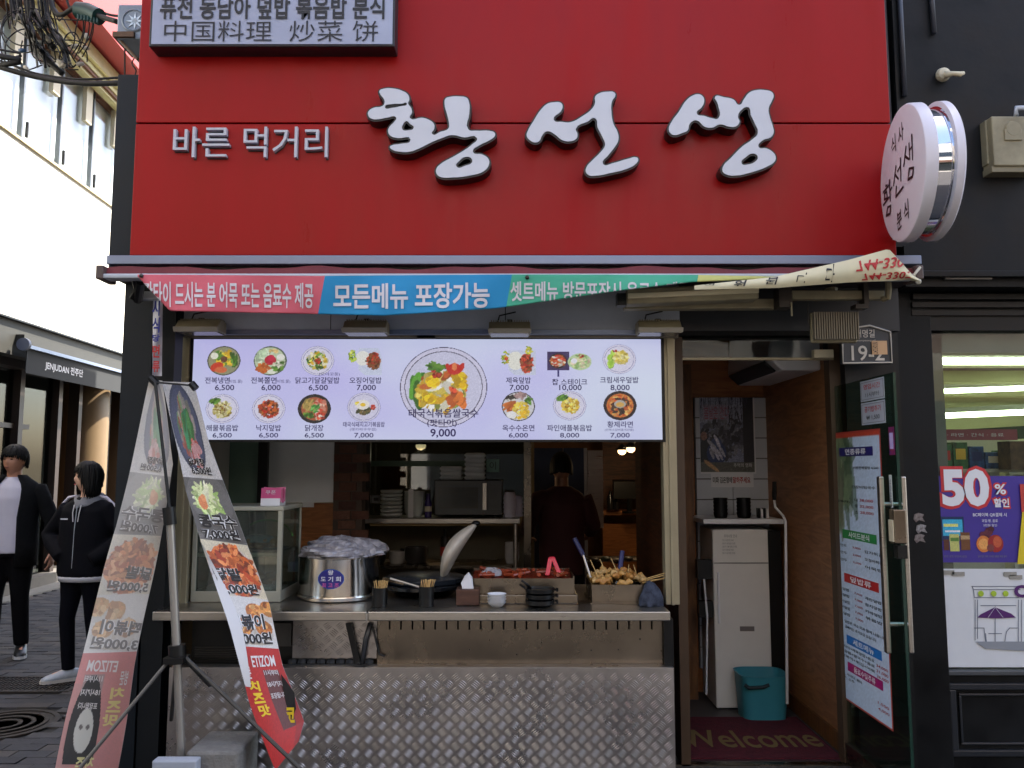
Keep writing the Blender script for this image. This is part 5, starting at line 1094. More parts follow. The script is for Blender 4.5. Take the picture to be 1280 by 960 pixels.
# rice cake tray
t = thing('rice_cake_tray', 'stainless tray of red spicy rice cakes', 'food tray', on(650, 4.05)); Yt = 3.93
x0, x1 = P(588, 730, Yt).x, P(718, 730, Yt).x; z1_ = P(650, 723, Yt).z
mb = MB(); mb.box(x0, x1, Yt, Yt+.006, CZ+.04, z1_).box(x0, x1, Yt+.30, Yt+.306, CZ+.04, z1_+.012).box(x0, x0+.006, Yt+.006, Yt+.3, CZ+.04, z1_+.008).box(x1-.006, x1, Yt+.006, Yt+.3, CZ+.04, z1_+.01).box(x0+.006, x1-.006, Yt+.006, Yt+.3, CZ+.04, CZ+.046); mb.build('pan', steel2, t)
bx('pan_base', P(595, 750, Yt-.03).x, P(722, 750, Yt-.03).x, Yt-.03, Yt+.32, CZ, CZ+.04, steel2, t, .003)
sm_ = M('red pepper sauce', (112,38,22), .3, var=.3, scale=18, bump=.5, bscale=26, c2=(90,28,16))
mb = MB(); n1, n2 = 40, 20; g = []
for j in range(n2+1):
    for i in range(n1+1): g.append((x0+.008+(x1-x0-.016)*i/n1, Yt+.008+.29*j/n2, z1_-.008+.01*math.sin(i*.9+j)*math.cos(j*.8-i*.3)+rnd.uniform(-.002,.002)+.012*j/n2))
mb.add(g, [(j*(n1+1)+i, j*(n1+1)+i+1, (j+1)*(n1+1)+i+1, (j+1)*(n1+1)+i) for j in range(n2) for i in range(n1)]); mb.build('sauce', sm_, t, smooth=True)
q = random.Random(8)
for k in range(34):
    a = q.uniform(0, 3.14); p = V((q.uniform(x0+.05, x1-.05), q.uniform(Yt+.03, Yt+.27), z1_+.004+q.uniform(0, .01))); d = V((math.cos(a)*.03, math.sin(a)*.03, q.uniform(-.004, .006)))
    MB().tube([p-d, p+d], .009, 8).build('rice_cake', M('sauced rice cake', (142,58,32), .25, var=.25, scale=20), t, smooth='auto')
crumple((x0+.1, Yt+.12, z1_+.0), (.05, .04, .035), 9, .3, 18, 12).build('wrap', bagm, t)
MB().tube([P(650, 731, 3.92), P(655, 734, 3.9), P(663, 742, 3.88)], .005, 6).build('ladle_handle', blackp, t, smooth=True)
t = thing('red_tongs', 'open bright red tongs standing in the rice cake tray', 'tongs', P(690, 718, 4.05))
tm = M('glossy red plastic', (206,24,50), .25)
for x0_, x1_ in ((687, 684), (690, 700)):
    a, b = P(x0_+1, 697, 4.05), P(x1_, 719, 4.02); MB().obox((a+b)/2, (b-a)/2, (.011, 0, 0), (0, .012, 0)).build('tong_arm', tm, t, bevel=.003)
MB().obox(P(690, 698, 4.05), (.014, 0, 0), (0, .012, 0), (0, 0, .008)).build('tong_hinge', tm, t, bevel=.003)
# bowls, pots
c_ = on(621, 3.82); t = thing('bowl_stack', 'small stack of white bowls on the counter', 'bowls', c_)
for k in range(4): MB().lathe([(.022, k*.012), (.036, k*.012+.012), (.044, k*.012+.024), (.042, k*.012+.024), (.034, k*.012+.014), (.01, k*.012+.006)], c_, 28).build('bowl', white, t, smooth='auto')
c_ = on(675, 3.84); t = thing('small_pot_stack', 'stack of small black handled pots on the counter', 'pots', c_)
for k in range(3): MB().lathe([(.048, k*.026), (.066, k*.026+.012), (.068, k*.026+.03), (.062, k*.026+.03), (.06, k*.026+.02)], c_, 32).build('pot', blackp, t, smooth='auto'); MB().tube([c_+V((.06, 0, k*.026+.022)), c_+V((.08, -.005, k*.026+.026)), c_+V((.078, -.02, k*.026+.02))], .006, 6).build('handle', blackp, t)
MB().tube([c_+V((-.045, 0, .08)), c_+V((-.06, -.01, .1)), c_+V((-.085, -.02, .118))], [.008, .006, .005], 8).build('long_handle', blackp, t, smooth=True)
# fish cake tray
Yt = 3.9; t = thing('fish_cake_tray', 'stainless tray heaped with fish cake skewers', 'food tray', on(775, 4.0)); x0, x1 = P(740, 740, Yt).x, P(812, 740, Yt).x; z1_ = P(775, 731, Yt).z
mb = MB(); mb.box(x0, x1, Yt, Yt+.006, CZ, z1_).box(x0, x1, Yt+.3, Yt+.306, CZ, z1_+.01).box(x0, x0+.006, Yt+.006, Yt+.3, CZ, z1_).box(x1-.006, x1, Yt+.006, Yt+.3, CZ, z1_).box(x0-.01, x1+.01, Yt-.008, Yt+.31, CZ, CZ+.006); mb.build('pan', steel2, t)
fm = [M('fish cake %d' % i, c, .5, var=.2, scale=25, bump=.3, bscale=40) for i, c in enumerate(((196,150,84), (176,124,62), (208,170,110)))]
q = random.Random(3)
for k in range(42):
    a = q.uniform(0, 6.28); rr_ = math.sqrt(q.random()); p = V(((x0+x1)/2+rr_*.13*math.cos(a), Yt+.15+rr_*.13*math.sin(a), z1_+.005+.07*(1-rr_)*q.uniform(.3, 1))); n_ = 6; b_ = q.uniform(0, 3.14); pts = []
    for i in range(n_): pts.append(p+V((math.cos(b_)*(i-2.5)*.014, math.sin(b_)*(i-2.5)*.014, .009*math.sin(i*2.2)+.004*i*(q.random()-.5))))
    MB().tube(pts, [.008, .014, .015, .014, .015, .008], 7).build('fish_cake', q.choice(fm), t, smooth=True)
for a, b in (((738, 700), (748, 722)), ((750, 699), (757, 716)), ((764, 698), (770, 712)), ((792, 706), (795, 716)), ((786, 706), (785, 716)), ((802, 725), (832, 716)), ((800, 727), (830, 719)), ((802, 729), (834, 722)), ((793, 727), (826, 724))):
    MB().tube([P(a[0], a[1], 4.06), P(b[0], b[1], 3.98)] if a[0] < 800 else [P(a[0], a[1], 3.99), P(b[0], b[1], 3.95)], .0022, 5).build('skewer', skm, t)
for i, (a, b, c_, col, lab) in enumerate((((718, 673), (729, 694), (738, 722), (22,24,70), 'dark blue handled steel tongs left of the fish cakes'), ((778, 689), (775, 712), (770, 730), (30,36,90), 'dark blue handled ladle stuck in the fish cakes'))):
    t = thing('serving_utensil', lab, 'utensil', P(c_[0], c_[1], 4.03)); MB().tube([P(*a, 4.08), P(*b, 4.05)], .012, 8).build('grip', M('grip navy %d' % i, col, .4), t, smooth='auto'); MB().tube([P(*b, 4.05), P(*c_, 4.02)], .006, 8).build('shaft', steel, t)
t = thing('dark_cloth', 'crumpled dark blue cloth at the right end of the counter', 'cloth', on(815, 3.86)); c_ = on(813, 3.87)
crumple((c_.x, c_.y, CZ), (.055, .05, .1), 21, .45, 30, 20).build('cloth', M('cloth navy', (26,30,44), .9, var=.5, scale=30, c2=(70,76,92)), t, smooth=True)
t = thing('water_bottle', 'small clear bottle with pale label behind the steel pot', 'bottle', on(398, 4.45)); c_ = on(398, 4.45)
MB().lathe([(.028, 0), (.03, .15), (.012, .19), (.012, .21)], c_, 16).build('bottle_body', glass('bottle clear', (190,206,210), 1.2, .05, .2), t, smooth='auto'); MB().lathe([(.0305, .08), (.0305, .13)], c_, 16).build('label_band', M('label pale', (170,190,206), .5), t)
# ------------------------------------------------------------ kitchen interior
ki = thing('kitchen_fitout', 'kitchen walls, glass screen and panels behind the serving counter', 'kitchen interior', (-.3, 6, .12))
def kp(name, x0, y0, x1, y1, Y, dp, mat, par=ki, bev=0., **k): return pb(name, x0, y0, x1, y1, Y, dp, mat, par, bev, **k)
kp('white_panel', 334, 545, 417, 628, 5.0, .03, M('white wall board', (228,232,236), .5, var=.04))
kp('wood_panel', 366, 629, 418, 790, 5.02, .03, woodl)
bw = kp('brick_wall', 416, 500, 452, 800, 5.0, .12, M('brick mortar', (84,72,64), .9))
bkm = [M('old brick %d' % i, c, .85, var=.25, scale=20, bump=.3) for i, c in enumerate(((96,62,50), (108,74,60), (80,52,44)))]
bme = []
for m in bkm: e_ = MB().box(-.052, .052, 0, .012, .003, .052).mesh('brick'); e_.materials.append(m); bme.append(e_)
bx0, bx1 = P(417, 650, 5).x, P(451, 650, 5).x; z = 1.0; j = 0
while z < 1.9:
    for k in range(2 if j % 2 == 0 else 1):
        o = bpy.data.objects.new('brick', rnd.choice(bme)); COL.objects.link(o); o.parent = bw; WORLD[o.name] = V((0,0,0))
        o.location = V(((bx0+.05+k*.112 if j % 2 == 0 else (bx0+bx1)/2), 4.985+rnd.uniform(-.003, .004), z))-wl(bw)
    z += .057; j += 1
kp('green_glass', 270, 545, 330, 640, 4.9, .02, M('dull green glass', (96,122,112), .2, var=.08)); kp('dark_post', 322, 545, 334, 640, 4.88, .03, black)
kp('left_back_wall', 236, 545, 330, 800, 5.3, .04, M('dim green wall', (110,124,112), .6, var=.1))
kp('wall_sign', 378, 628, 392, 634, 5.0, .01, whitep)
kp('screen_post', 655, 545, 664, 800, 5.7, .05, steel2); kp('screen_post', 452, 545, 461, 800, 5.75, .04, M('post dark', (70,66,60), .4, .5))
kp('screen_glass', 461, 550, 655, 645, 5.85, .01, glass('screen glass', (150,160,166), 2., .02))
kp('screen_band', 461, 576, 614, 583, 5.84, .01, M('dull green band', (86,110,90), .5))
kp('screen_label', 608, 574, 624, 590, 5.82, .006, M('label green', (120,160,146), .5)); text('이', pf(612, 577, 620, 587, 5.82, .002), M('label ink', (40,60,56), .5), ki)
kp('back_panel', 455, 657, 655, 800, 6.3, .03, M('olive back wall', (110,104,88), .7, var=.15))
kp('warm_reflection', 476, 581, 505, 613, 6.6, .02, M('painted warm reflection', (170,84,44), .6, var=.4, scale=8, c2=(80,40,26)))  # a warm reflection, painted as an orange patch behind the glass
kp('back_wall_left', 452, 520, 668, 800, 7.4, .04, M('shadowed wall', (122,110,88), .7, var=.2, scale=2))
# dining room end
kp('fridge_door', 668, 560, 704, 800, 7.0, .05, M('fridge blue grey', (58,66,88), .35, .5, var=.1)); kp('fridge_door', 705, 560, 731, 800, 7.0, .05, M('fridge blue grey'))
kp('fridge_trim', 731, 560, 735, 800, 6.98, .05, steel); kp('steel_column', 735, 563, 754, 660, 7.1, .1, steel)
kp('dining_wall', 754, 545, 800, 760, 9.2, .05, woodd); kp('dining_wall_panel', 801, 560, 832, 640, 9.1, .05, woodv); kp('dining_ledge', 754, 638, 800, 644, 8.8, .2, woodl); kp('dining_lower_wall', 754, 655, 800, 760, 8.9, .05, woodl)
for i, (px, py, Y, lab) in enumerate(((777.5, 564, 8.0, 'leftmost of the three warm pendant bulbs in the dining room'), (788.5, 561, 7.6, 'middle one of the three warm pendant bulbs'), (803, 555.5, 7.1, 'rightmost and nearest of the three warm pendant bulbs'), (526, 557.5, 6.6, 'added pendant bulb standing for a lamp reflection in the kitchen glass screen'))):  # the fourth bulb is added in place of a reflected lamp
    c_ = P(px, py, Y); t = thing('pendant_lamp', lab, 'lamp', c_, 'warm pendant lamps')
    MB().ball(c_, (.042, .042, .034), 14, 8).build('bulb', M('lit warm bulb', (255,220,170), emit=(255,214,150), estr=.9), t, smooth=True)
    MB().lathe([(.012, .07), (.05, .03), (.075, .012), (.07, .01), (.04, .03), (.01, .06)], c_, 20).build('shade', blackp, t); MB().tube([c_+V((0, 0, .06)), V((c_.x, c_.y, ZC))], .004, 5).build('cord', rubber, t)
    l = bpy.data.lights.new('pendant_light', 'POINT'); l.energy = .6; l.color = (1, .72, .42); l.shadow_soft_size = .05; lo = bpy.data.objects.new('pendant_light', l); COL.objects.link(lo); lo.parent = t; lo.location = (0, 0, -.07)
# shelf unit with its load
sx0_, sx1_ = P(438, 652, 5.5).x, P(650, 652, 5.5).x; sz = P(540, 648, 5.5).z; sh = .036
su = thing('steel_shelf', 'stainless shelf table carrying bowls and microwave behind the counter', 'shelf', ((sx0_+sx1_)/2, 5.7, .12))
bx('shelf_top', sx0_, sx1_, 5.5, 5.95, sz-sh, sz, steel, su, .004); zl2 = P(540, 706, 5.6).z; bx('lower_shelf', sx0_+.03, sx1_-.03, 5.56, 5.95, zl2-.02, zl2, steel2, su)
for x in (sx0_+.03, sx1_-.03):
    for y in (5.53, 5.9): MB().tube([(x, y, .12), (x, y, sz-sh)], .016, 10).build('leg', steel, su)
def sxp(px): return P(px, 645, 5.65).x
c_ = V((sxp(489), 5.65, sz+.001)); t = thing('plate_stack', 'tall stack of white bowls on the steel shelf, left of the tilted bowls', 'bowls', c_)
for k in range(7): MB().lathe([(.055, k*.026), (.074, k*.026+.012), (.076, k*.026+.027), (.072, k*.026+.027), (.06, k*.026+.014)], c_, 28).build('bowl', M('stoneware white', (214,220,216), .4, var=.05), t, smooth='auto')
c_ = V((sxp(518), 5.66, sz+.001)); t = thing('tilted_bowl_stack', 'stack of white flared bowls tied with a paper strip on the steel shelf', 'bowls', c_)
for k in range(6): MB().lathe([(.045, k*.02), (.066, k*.02+.03), (.072, k*.02+.075), (.068, k*.02+.075), (.05, k*.02+.03)], c_, 28).build('bowl', M('stoneware white'), t, smooth='auto')
bx('paper_strip', c_.x-.035, c_.x-.0, c_.y-.08, c_.y-.078, sz+.002, sz+.19, whitep, t)
c_ = V((sxp(536), 5.6, sz+.001)); t = thing('purple_bottle', 'small dark purple bottle beside the microwave', 'bottle', c_); MB().lathe([(.024, 0), (.026, .09), (.012, .13), (.014, .16)], c_, 16).build('bottle_body', M('purple plastic', (50,30,110), .35), t, smooth='auto'); MB().lathe([(.0265, .04), (.0265, .075)], c_, 16).build('label_band', M('pl0', (220,210,190)), t)
t = thing('microwave', 'black microwave with steel handle strip on the steel shelf', 'microwave', V((sxp(586), 5.75, sz)))
x0, x1 = sxp(543), sxp(628); zt_ = P(586, 600, 5.6).z
bx('case', x0, x1, 5.62, 5.93, sz+.012, zt_, M('microwave black', (22,22,24), .3), t, .006); bx('door_window', x0+.03, x0+.30, 5.614, 5.62, sz+.06, zt_-.05, M('microwave window', (60,54,44), .12, var=.2), t); bx('handle', x0+.33, x0+.345+.015, 5.585, 5.62, sz+.05, zt_-.02, steel, t, .003); bx('keypad', x0+.37, x1-.012, 5.614, 5.62, sz+.05, zt_-.04, M('keypad grey', (50,52,54), .4), t)
for x in (x0+.04, x1-.04): bx('foot', x-.015, x+.015, 5.64, 5.67, sz+.001, sz+.012, rubber, t)
for (a, b, y0_, n_, lab) in ((549, 577, 600, 3, 'low stack of white foam boxes on the microwave, left'), (580, 606, 600, 6, 'tall stack of white foam boxes on the microwave, right')):
    t = thing('foam_box_stack', lab, 'boxes', V(((sxp(a)+sxp(b))/2, 5.75, zt_)), 'foam boxes on the microwave')
    for k in range(n_):
        z = zt_+.001+k*.031; xa_, xb_ = sxp(a), sxp(b); mb = MB(); s_ = .008
        vs = [(xa_+s_, 5.66, z), (xb_-s_, 5.66, z), (xb_-s_, 5.86, z), (xa_+s_, 5.86, z), (xa_, 5.65, z+.015), (xb_, 5.65, z+.015), (xb_, 5.87, z+.015), (xa_, 5.87, z+.015), (xa_+s_*1.5, 5.665, z+.03), (xb_-s_*1.5, 5.665, z+.03), (xb_-s_*1.5, 5.855, z+.03), (xa_+s_*1.5, 5.855, z+.03)]
        mb.add(vs, [(3,2,1,0)]+[(i+4*r_, (i+1) % 4+4*r_, (i+1) % 4+4*r_+4, i+4*r_+4) for r_ in (0, 1) for i in range(4)]+[(8,9,10,11)]); mb.build('foam_box', M('foam white', (224,228,230), .6), t)
for px, n_, lab in ((637, 5, 'nearer stack of white paper cups at the right end of the steel shelf'), (646, 4, 'shorter stack of white paper cups against the steel post')):
    c_ = V((sxp(px), 5.62 if n_ == 5 else 5.72, sz+.001)); t = thing('paper_cup_stack', lab, 'cups', c_, 'paper cups on the steel shelf')
    for k in range(n_): MB().lathe([(.034, k*.03+.05), (.046, k*.03), (.044, k*.03), (.03, k*.03+.05)], c_, 20).build('cup', M('cup lavender white', (206,204,226), .5), t, smooth='auto')
c_ = V((sxp(445), 5.56, sz+.001)); t = thing('charger_block', 'small white charger block with two hanging cords on the steel shelf', 'charger', c_); bx('block', c_.x-.03, c_.x+.03, 5.53, 5.58, sz+.001, sz+.03, whitep, t, .004)
MB().tube([c_+V((-.01, -.05, .01)), c_+V((-.012, -.07, -.02)), c_+V((-.008, -.07, -.3))], .004, 5).tube([c_+V((.005, -.05, .01)), c_+V((.012, -.07, -.02)), c_+V((.014, -.07, -.32))], .004, 5).build('cord', whitep, t)
for px, lab in ((459, 'left one of two small white signs behind the shelf'), (470, 'right one of two small white signs behind the shelf')): c_ = P(px, 628, 5.8); t = thing('small_sign', lab, 'sign', c_); pb('card', px-5, 619, px+5, 629, 5.8, .008, whitep, t); pb('mark', px-3, 622, px+3, 626, 5.799, .0008, inkg, t)
# pots and jars on the lower shelf
for i, (px, r_, h_, c, lab) in enumerate(((470, .07, .12, (40,40,42), 'dark pot on the lower shelf, far left'), (497, .06, .08, (170,166,160), 'pale bowl on the lower shelf'), (520, .08, .11, (52,48,46), 'dark pan on the lower shelf, middle'), (640, .05, .14, (190,188,190), 'white tub at the right end of the lower shelf'), (556, .03, .18, (40,30,26), 'dark sauce bottle with red label on the lower shelf'))):
    c_ = V((P(px, 700, 5.7).x, 5.7, zl2+.001)); t = thing('kitchen_vessel', lab, 'pot' if i != 4 else 'bottle', c_); MB().lathe([(r_*.8, 0), (r_, h_*.3), (r_*.98, h_), (r_*.9, h_), (r_*.9, h_*.8)], c_, 20).build('body', M('vessel %d' % i, c, .35), t, smooth='auto')
    if i == 4: MB().lathe([(.032, .05), (.032, .11)], c_, 16).build('label_band', M('card red', (186,60,50)), t); MB().tube([c_+V((0,0,.18)), c_+V((0,0,.23))], .011, 8).build('neck', blackp, t)
    if i in (0, 2): MB().tube([c_+V((-r_, 0, h_*.8)), c_+V((-r_*1.35, 0, h_*.85))], .01, 6).build('handle', blackp, t)
t = thing('desk_fan', 'small black fan on the dining room ledge', 'fan', P(783, 640, 8.7)); c_ = P(783, 615, 8.7)
MB().obox(c_+V((0, 0, .03)), (.14, 0, 0), (0, .05, .01), (0, 0, .09)).build('fan_head', blackp, t); MB().tube([c_+V((.03, 0, -.02)), c_+V((.03, 0, -.2))], .03, 8).build('stand', blackp, t); MB().lathe([(.08, 0), (.08, .02)], c_+V((.03, 0, -.22)), 16).build('base', blackp, t)
for i, (px, h_) in enumerate(((763, .2), (770, .14))): c_ = P(px, 637, 8.75); t = thing('sauce_bottle', ['dark tall bottle left of the small black fan', 'shorter dark bottle nearer the small black fan'][i], 'bottle', c_); MB().lathe([(.035, 0), (.035, h_*.6), (.014, h_*.8), (.014, h_)], c_, 12).build('bottle_body', M('bottle dark', (30,30,34), .2), t, smooth='auto')
t = thing('utensil_rack', 'dark steel rack of bowls and utensils behind the fish cakes', 'rack', P(780, 740, 6.6))
for y in (700, 722): pb('rack_shelf', 735, y, 822, y+2, 6.6, .3, steel2, t)
for x in (815, 826): pb('rack_post', x, 620, x+4, 770, 6.5, .04, M('rack post grey', (70,78,84), .4, .5), t)
for i, (x, y) in enumerate(((812, 640), (812, 652), (812, 664))): MB().lathe([(.05, 0), (.07, .05), (.065, .05)], P(x, y+3, 6.45), 16).build('rack_bowl', M('rack bowl', (130,130,130), .4, .4), t)
for i, (px, z_) in enumerate(((742, 698), (757, 697), (770, 699), (785, 697))): MB().ball(P(px, z_+2, 6.65), (.045, .06, .022), 10, 6).build('rack_item', M('rack item %d' % i, [(50,46,44),(40,60,50),(80,60,50),(46,46,52)][i], .5), t, smooth=True)

# ------------------------------------------------------------ hanging narrow banner on the left
Yv = 3.7
hb = thing('hanging_banner', 'narrow white hanging banner with blue and red Korean letters left of the menu board', 'banner', P(197, 470, Yv)); 
mb = MB(); g = []
for j in range(21):
    y = 372+98*j/20
    for i in range(5): g.append(P((191.5-j*.06)+i*(12)/4, y, Yv+.02*math.sin(i*1.2+j*.3)))
mb.add(g, [(j*5+i, (j+1)*5+i, (j+1)*5+i+1, j*5+i+1) for j in range(20) for i in range(4)]); mb.build('banner_cloth', M('banner cloth white', (190,192,206), .7), hb, smooth=True)
ib = M('blue cloth ink', (30,44,150), .6)
for i, (ch, y0_, y1_, m) in enumerate((('시', 376, 396, ib), ('식', 398, 417, ib), ('당', 419, 428, ib), ('면', 432, 448, inkr), ('류', 452, 466, inkr))): text(ch, pf(193.5, y0_, 202.5, y1_, Yv, .025), m, hb, weight=.03)
MB().tube([P(197, 360, Yv), P(197, 372, Yv)], .004, 6).build('hook', brass, hb)

# ------------------------------------------------------------ banner stand
bs = thing('banner_stand', 'grey tripod banner stand with telescopic pole on a concrete weight', 'banner stand', P(226, 950, 3.42)); sg2 = M('stand grey metal', (150,146,140), .35, .6, var=.06)
top, mid, hub, bot = P(194, 478, 3.42), P(212, 635, 3.42), P(221, 815, 3.42), P(227, 952, 3.42)
MB().tube([top, mid], .007, 8).build('upper_rod', M('rod dark', (44,46,48), .4, .5), bs); MB().tube([mid, hub, bot], .0165, 14).build('pole', sg2, bs, smooth='auto')
MB().tube([P(211, 634, 3.42), P(213, 656, 3.42)], .026, 12).build('pole_clamp', blackp, bs, smooth='auto')
MB().tube([P(221, 806, 3.42), P(222, 829, 3.42)], .034, 12).build('hub', blackp, bs, smooth='auto'); MB().obox(P(221, 824, 3.4), (.04, 0, 0), (0, .04, 0), (0, 0, .012)).build('hub_arm', blackp, bs)
for a, b in ((P(216, 820, 3.4), P(100, 960, 3.15)), (P(228, 821, 3.42), P(262, 857, 3.62)), (P(232, 822, 3.4), P(400, 985, 3.3)), (P(221, 822, 3.44), P(214, 900, 3.66))): MB().tube([a, b], .008, 8).build('leg', M('leg dark grey', (72,72,72), .35, .6), bs)
for a, b in (((188, 472), (196, 480)), ((239, 479), (245, 486))): MB().tube([P(*a, 3.45), P(*b, 3.45)], .016, 8).build('corner_clip', blackp, bs)
MB().tube([P(196, 478, 3.43), P(242, 482, 3.46)], .004, 6).build('top_arm', M('rod dark'), bs)
def poly(tab, v):
    for (a, x0, y0, Y0), (b, x1, y1, Y1) in zip(tab, tab[1:]):
        if v <= b+1e-9: k = (v-a)/(b-a); return P(x0+(x1-x0)*k, y0+(y1-y0)*k, Y0+(Y1-Y0)*k)
    return P(*tab[-1][1:])
class Print:
    def __init__(s, name, label, L, R, mirror, fade, seed):
        s.L, s.R, s.m, s.fade = L, R, mirror, fade
        s.t = thing(name, label, 'banner', s.S(.5, 1.)); N, K = 90, 10
        mb = MB(); g = [s.S(i/K, j/N) for j in range(N+1) for i in range(K+1)]
        mb.add(g, [(j*(K+1)+i, (j+1)*(K+1)+i, (j+1)*(K+1)+i+1, j*(K+1)+i+1) for j in range(N) for i in range(K)]); mb.build('banner_cloth', M('banner vinyl', (190,188,186), .5), s.t, smooth=True)
    def S(s, u, v, o=0.):
        a, b = poly(s.L, v), poly(s.R, v); p = a+(b-a)*u; n = V((0, -1, 0)); p.y += .018*math.sin(u*3.1+v*5)*math.sin(v*9); return p+n*o
    def c(s, col): f = s.fade; return tuple(int(x*(1-f)+(224, 218, 208)[i]*f) for i, x in enumerate(col))
    def uv(s, u): return 1-u if s.m else u
    def ras(s, r, u0, u1, v0, v1, o=.002, nm='picture'):
        f_ = s.fade; r.a[..., :3] = r.a[..., :3]*(1-f_)+np.array([224, 218, 208])*f_
        return r.build(nm, lambda p, q, w_: tuple(s.S(s.uv(u0+(u1-u0)*p), v1+(v0-v1)*q, o)), pr, s.t)
    def txt(s, st, u0, u1, v0, v1, slant=0.):
        n = 'ol' if s.fade else 'o'
        for wt, m, o in ((.085, M('outline white'+n, s.c((226,226,226)), .5), .0045), (.035, M('print black'+n, s.c((22,20,22)), .5), .006)):
            text(st, lambda p, q, r=0: tuple(s.S(s.uv(u0+(u1-u0)*p), v1+(v0-v1)*q+slant*(p-.5), o)), m, s.t, weight=wt)
    def plain(s, st, u0, u1, v0, v1, col, wt=.02, slant=0.):
        text(st, lambda p, q, r=0: tuple(s.S(s.uv(u0+(u1-u0)*p), v1+(v0-v1)*q+slant*(p-.5), .0055)), M('print %s %s' % (col, s.fade), s.c(col), .5), s.t, weight=wt)
def artwork(b, vs, seed, cut):
    v0, v1, v2, v3, v4 = vs
    r = Ras(70, 120, (188,186,184), seed); r.ell(.42,.52,.42,.47,(66,72,92)); r.ell(.42,.52,.37,.42,(74,80,104)); r.scat(90,.42,.5,.24,.3,.035,[(120,120,110),(100,130,90),(170,90,70),(160,150,140),(150,120,130)],2.5,rot=1.3,al=.8); r.scat(30,.44,.5,.12,.13,.04,[(70,120,70),(60,130,90)],3,rot=1.4); r.scat(20,.5,.25,.12,.1,.04,[(200,150,150),(190,90,80)],2); r.noise(.06); b.ras(r, 0, 1, 0, v0)
    b.txt('닭개장', .22, .66, v0*.80, v0*.88); b.txt('6,500원', .25, .78, v0*.885, v0*.97)
    r = Ras(70, 100, (110,108,104), seed+1); r.ell(.6,.6,.9,.62,(90,88,86)); r.ell(.5,.7,.5,.4,(104,102,100)); r.scat(100,.45,.66,.26,.2,.03,[(206,214,160),(190,206,140),(226,226,190),(150,180,100)],4.5); r.ell(.32,.62,.1,.11,(214,130,84)); r.ell(.36,.7,.06,.06,(226,150,100)); r.noise(.05); b.ras(r, 0, 1, v0, v1)
    b.txt('콩국수', .12 if not cut else .0, .95, v1-.075, v1-.038, -.006); b.txt('7,000원', .1, .9, v1-.036, v1-.004, -.006)
    r = Ras(80, 100, (206,196,170), seed+2); r.ell(.5,.45,.52,.5,(200,190,176)); r.ell(.5,.45,.45,.45,(150,60,30)); r.scat(300,.5,.48,.44,.42,.04,[(206,100,46),(220,120,60),(180,70,34),(150,54,30),(226,140,84),(120,50,30)],2.2); r.noise(.06); b.ras(r, 0, 1, v1, v2)
    b.txt('닭발', .05, .6, v2-.075, v2-.04, -.006); b.txt('5,000원', .05, .85, v2-.036, v2-.004, -.006)
    r = Ras(80, 80, (204,202,198), seed+3); r.ell(.5,.2,.4,.16,(176,166,150))
    for cx_, cy_, q in ((.3,.42,.2),(.62,.72,.2),(.75,.4,.2),(.95,.8,.2)): r.ell(cx_,cy_-.1,q,q*.9,(190,184,176)); r.ell(cx_,cy_,q,q*.8,(176,110,50)); r.scat(30,cx_,cy_,q*.8,q*.6,.04,[(206,140,70),(190,110,50),(226,170,100),(150,84,40)],1.5)
    r.noise(.04); b.ras(r, 0, 1, v2, v3)
    b.txt('떡볶이', -.0, .8, v3-.085, v3-.045, -.01); b.txt('3,000원', .0, .9, v3-.04, v3-.005, -.01)
    r = Ras(60, 100, (176,36,36), seed+4); r.rect(.5,.25,.86,.8,(96,50,50)); r.put((r.X > .78+r.Y*.12) & (r.Y < .72), (150,40,38)); r.noise(.04); b.ras(r, 0, 1, v3, v4)
    b.plain('ETIZOM', .3, .85, v3+.02, v3+.05, (220,214,214), .02, -.006); b.plain('방문', .08, .22, v3+.05, v3+.085, (220,214,214))
    for i, s_ in enumerate(('11시부터', '18시까지', '포장됩니다')): b.plain(s_, .52, .84, v3+.058+i*.034, v3+.075+i*.034, (214,206,206))
    for i, ch in enumerate('치즈맛'): b.plain(ch, .1+i*.03, .34+i*.03, v3+.09+i*.032, v3+.118+i*.032, (226,190,40), .04)
Yr = 3.52
rb = Print('food_banner', 'narrow twisted food banner on the right of the tripod stand, printed face showing', [(0,203,477,3.5),(.28,231,613,3.5),(.5,264,711,3.5),(.64,288,781,3.46),(.84,313,876,3.44),(1,345,962,3.42)], [(0,242,478,3.52),(.15,261,548,3.55),(.28,287,619,3.57),(.43,311,689,3.57),(.58,337,757,3.56),(.74,353,832,3.52),(.92,379,903,3.5),(1,373,927,3.46)], False, 0., 30)
artwork(rb, (.245, .415, .565, .695, 1.), 30, False)
r = Ras(8, 30, (206,206,206), 2); 
mb = MB(); q_ = [(204,624),(233,617),(267,711),(289,781),(313,876),(322,868)]
edge = [V(poly(rb.L, v))+V((-.001, -.012, 0)) for v in np.linspace(.42, .80, 14)]
inn = [rb.S(.02+.24*math.sin(math.pi*k/16.), v, .013) for k, v in enumerate(np.linspace(.42, .80, 14))]
mb.add(edge+inn, [(i, i+1, 14+i+1, 14+i) for i in range(13)]); mb.build('folded_edge', M('banner back white', (206,206,208), .5), rb.t, smooth=True, label='white back of the banner showing where its edge folds over')
MB().prism([P(351, 842, 3.5), P(368, 866, 3.5), P(370, 886, 3.49), P(362, 905, 3.49), P(357, 880, 3.5)], (0, .002, 0)).build('dark_corner', ink, rb.t); text('코', pf(357, 884, 369, 903, 3.49, .004), inky, rb.t, weight=.04)
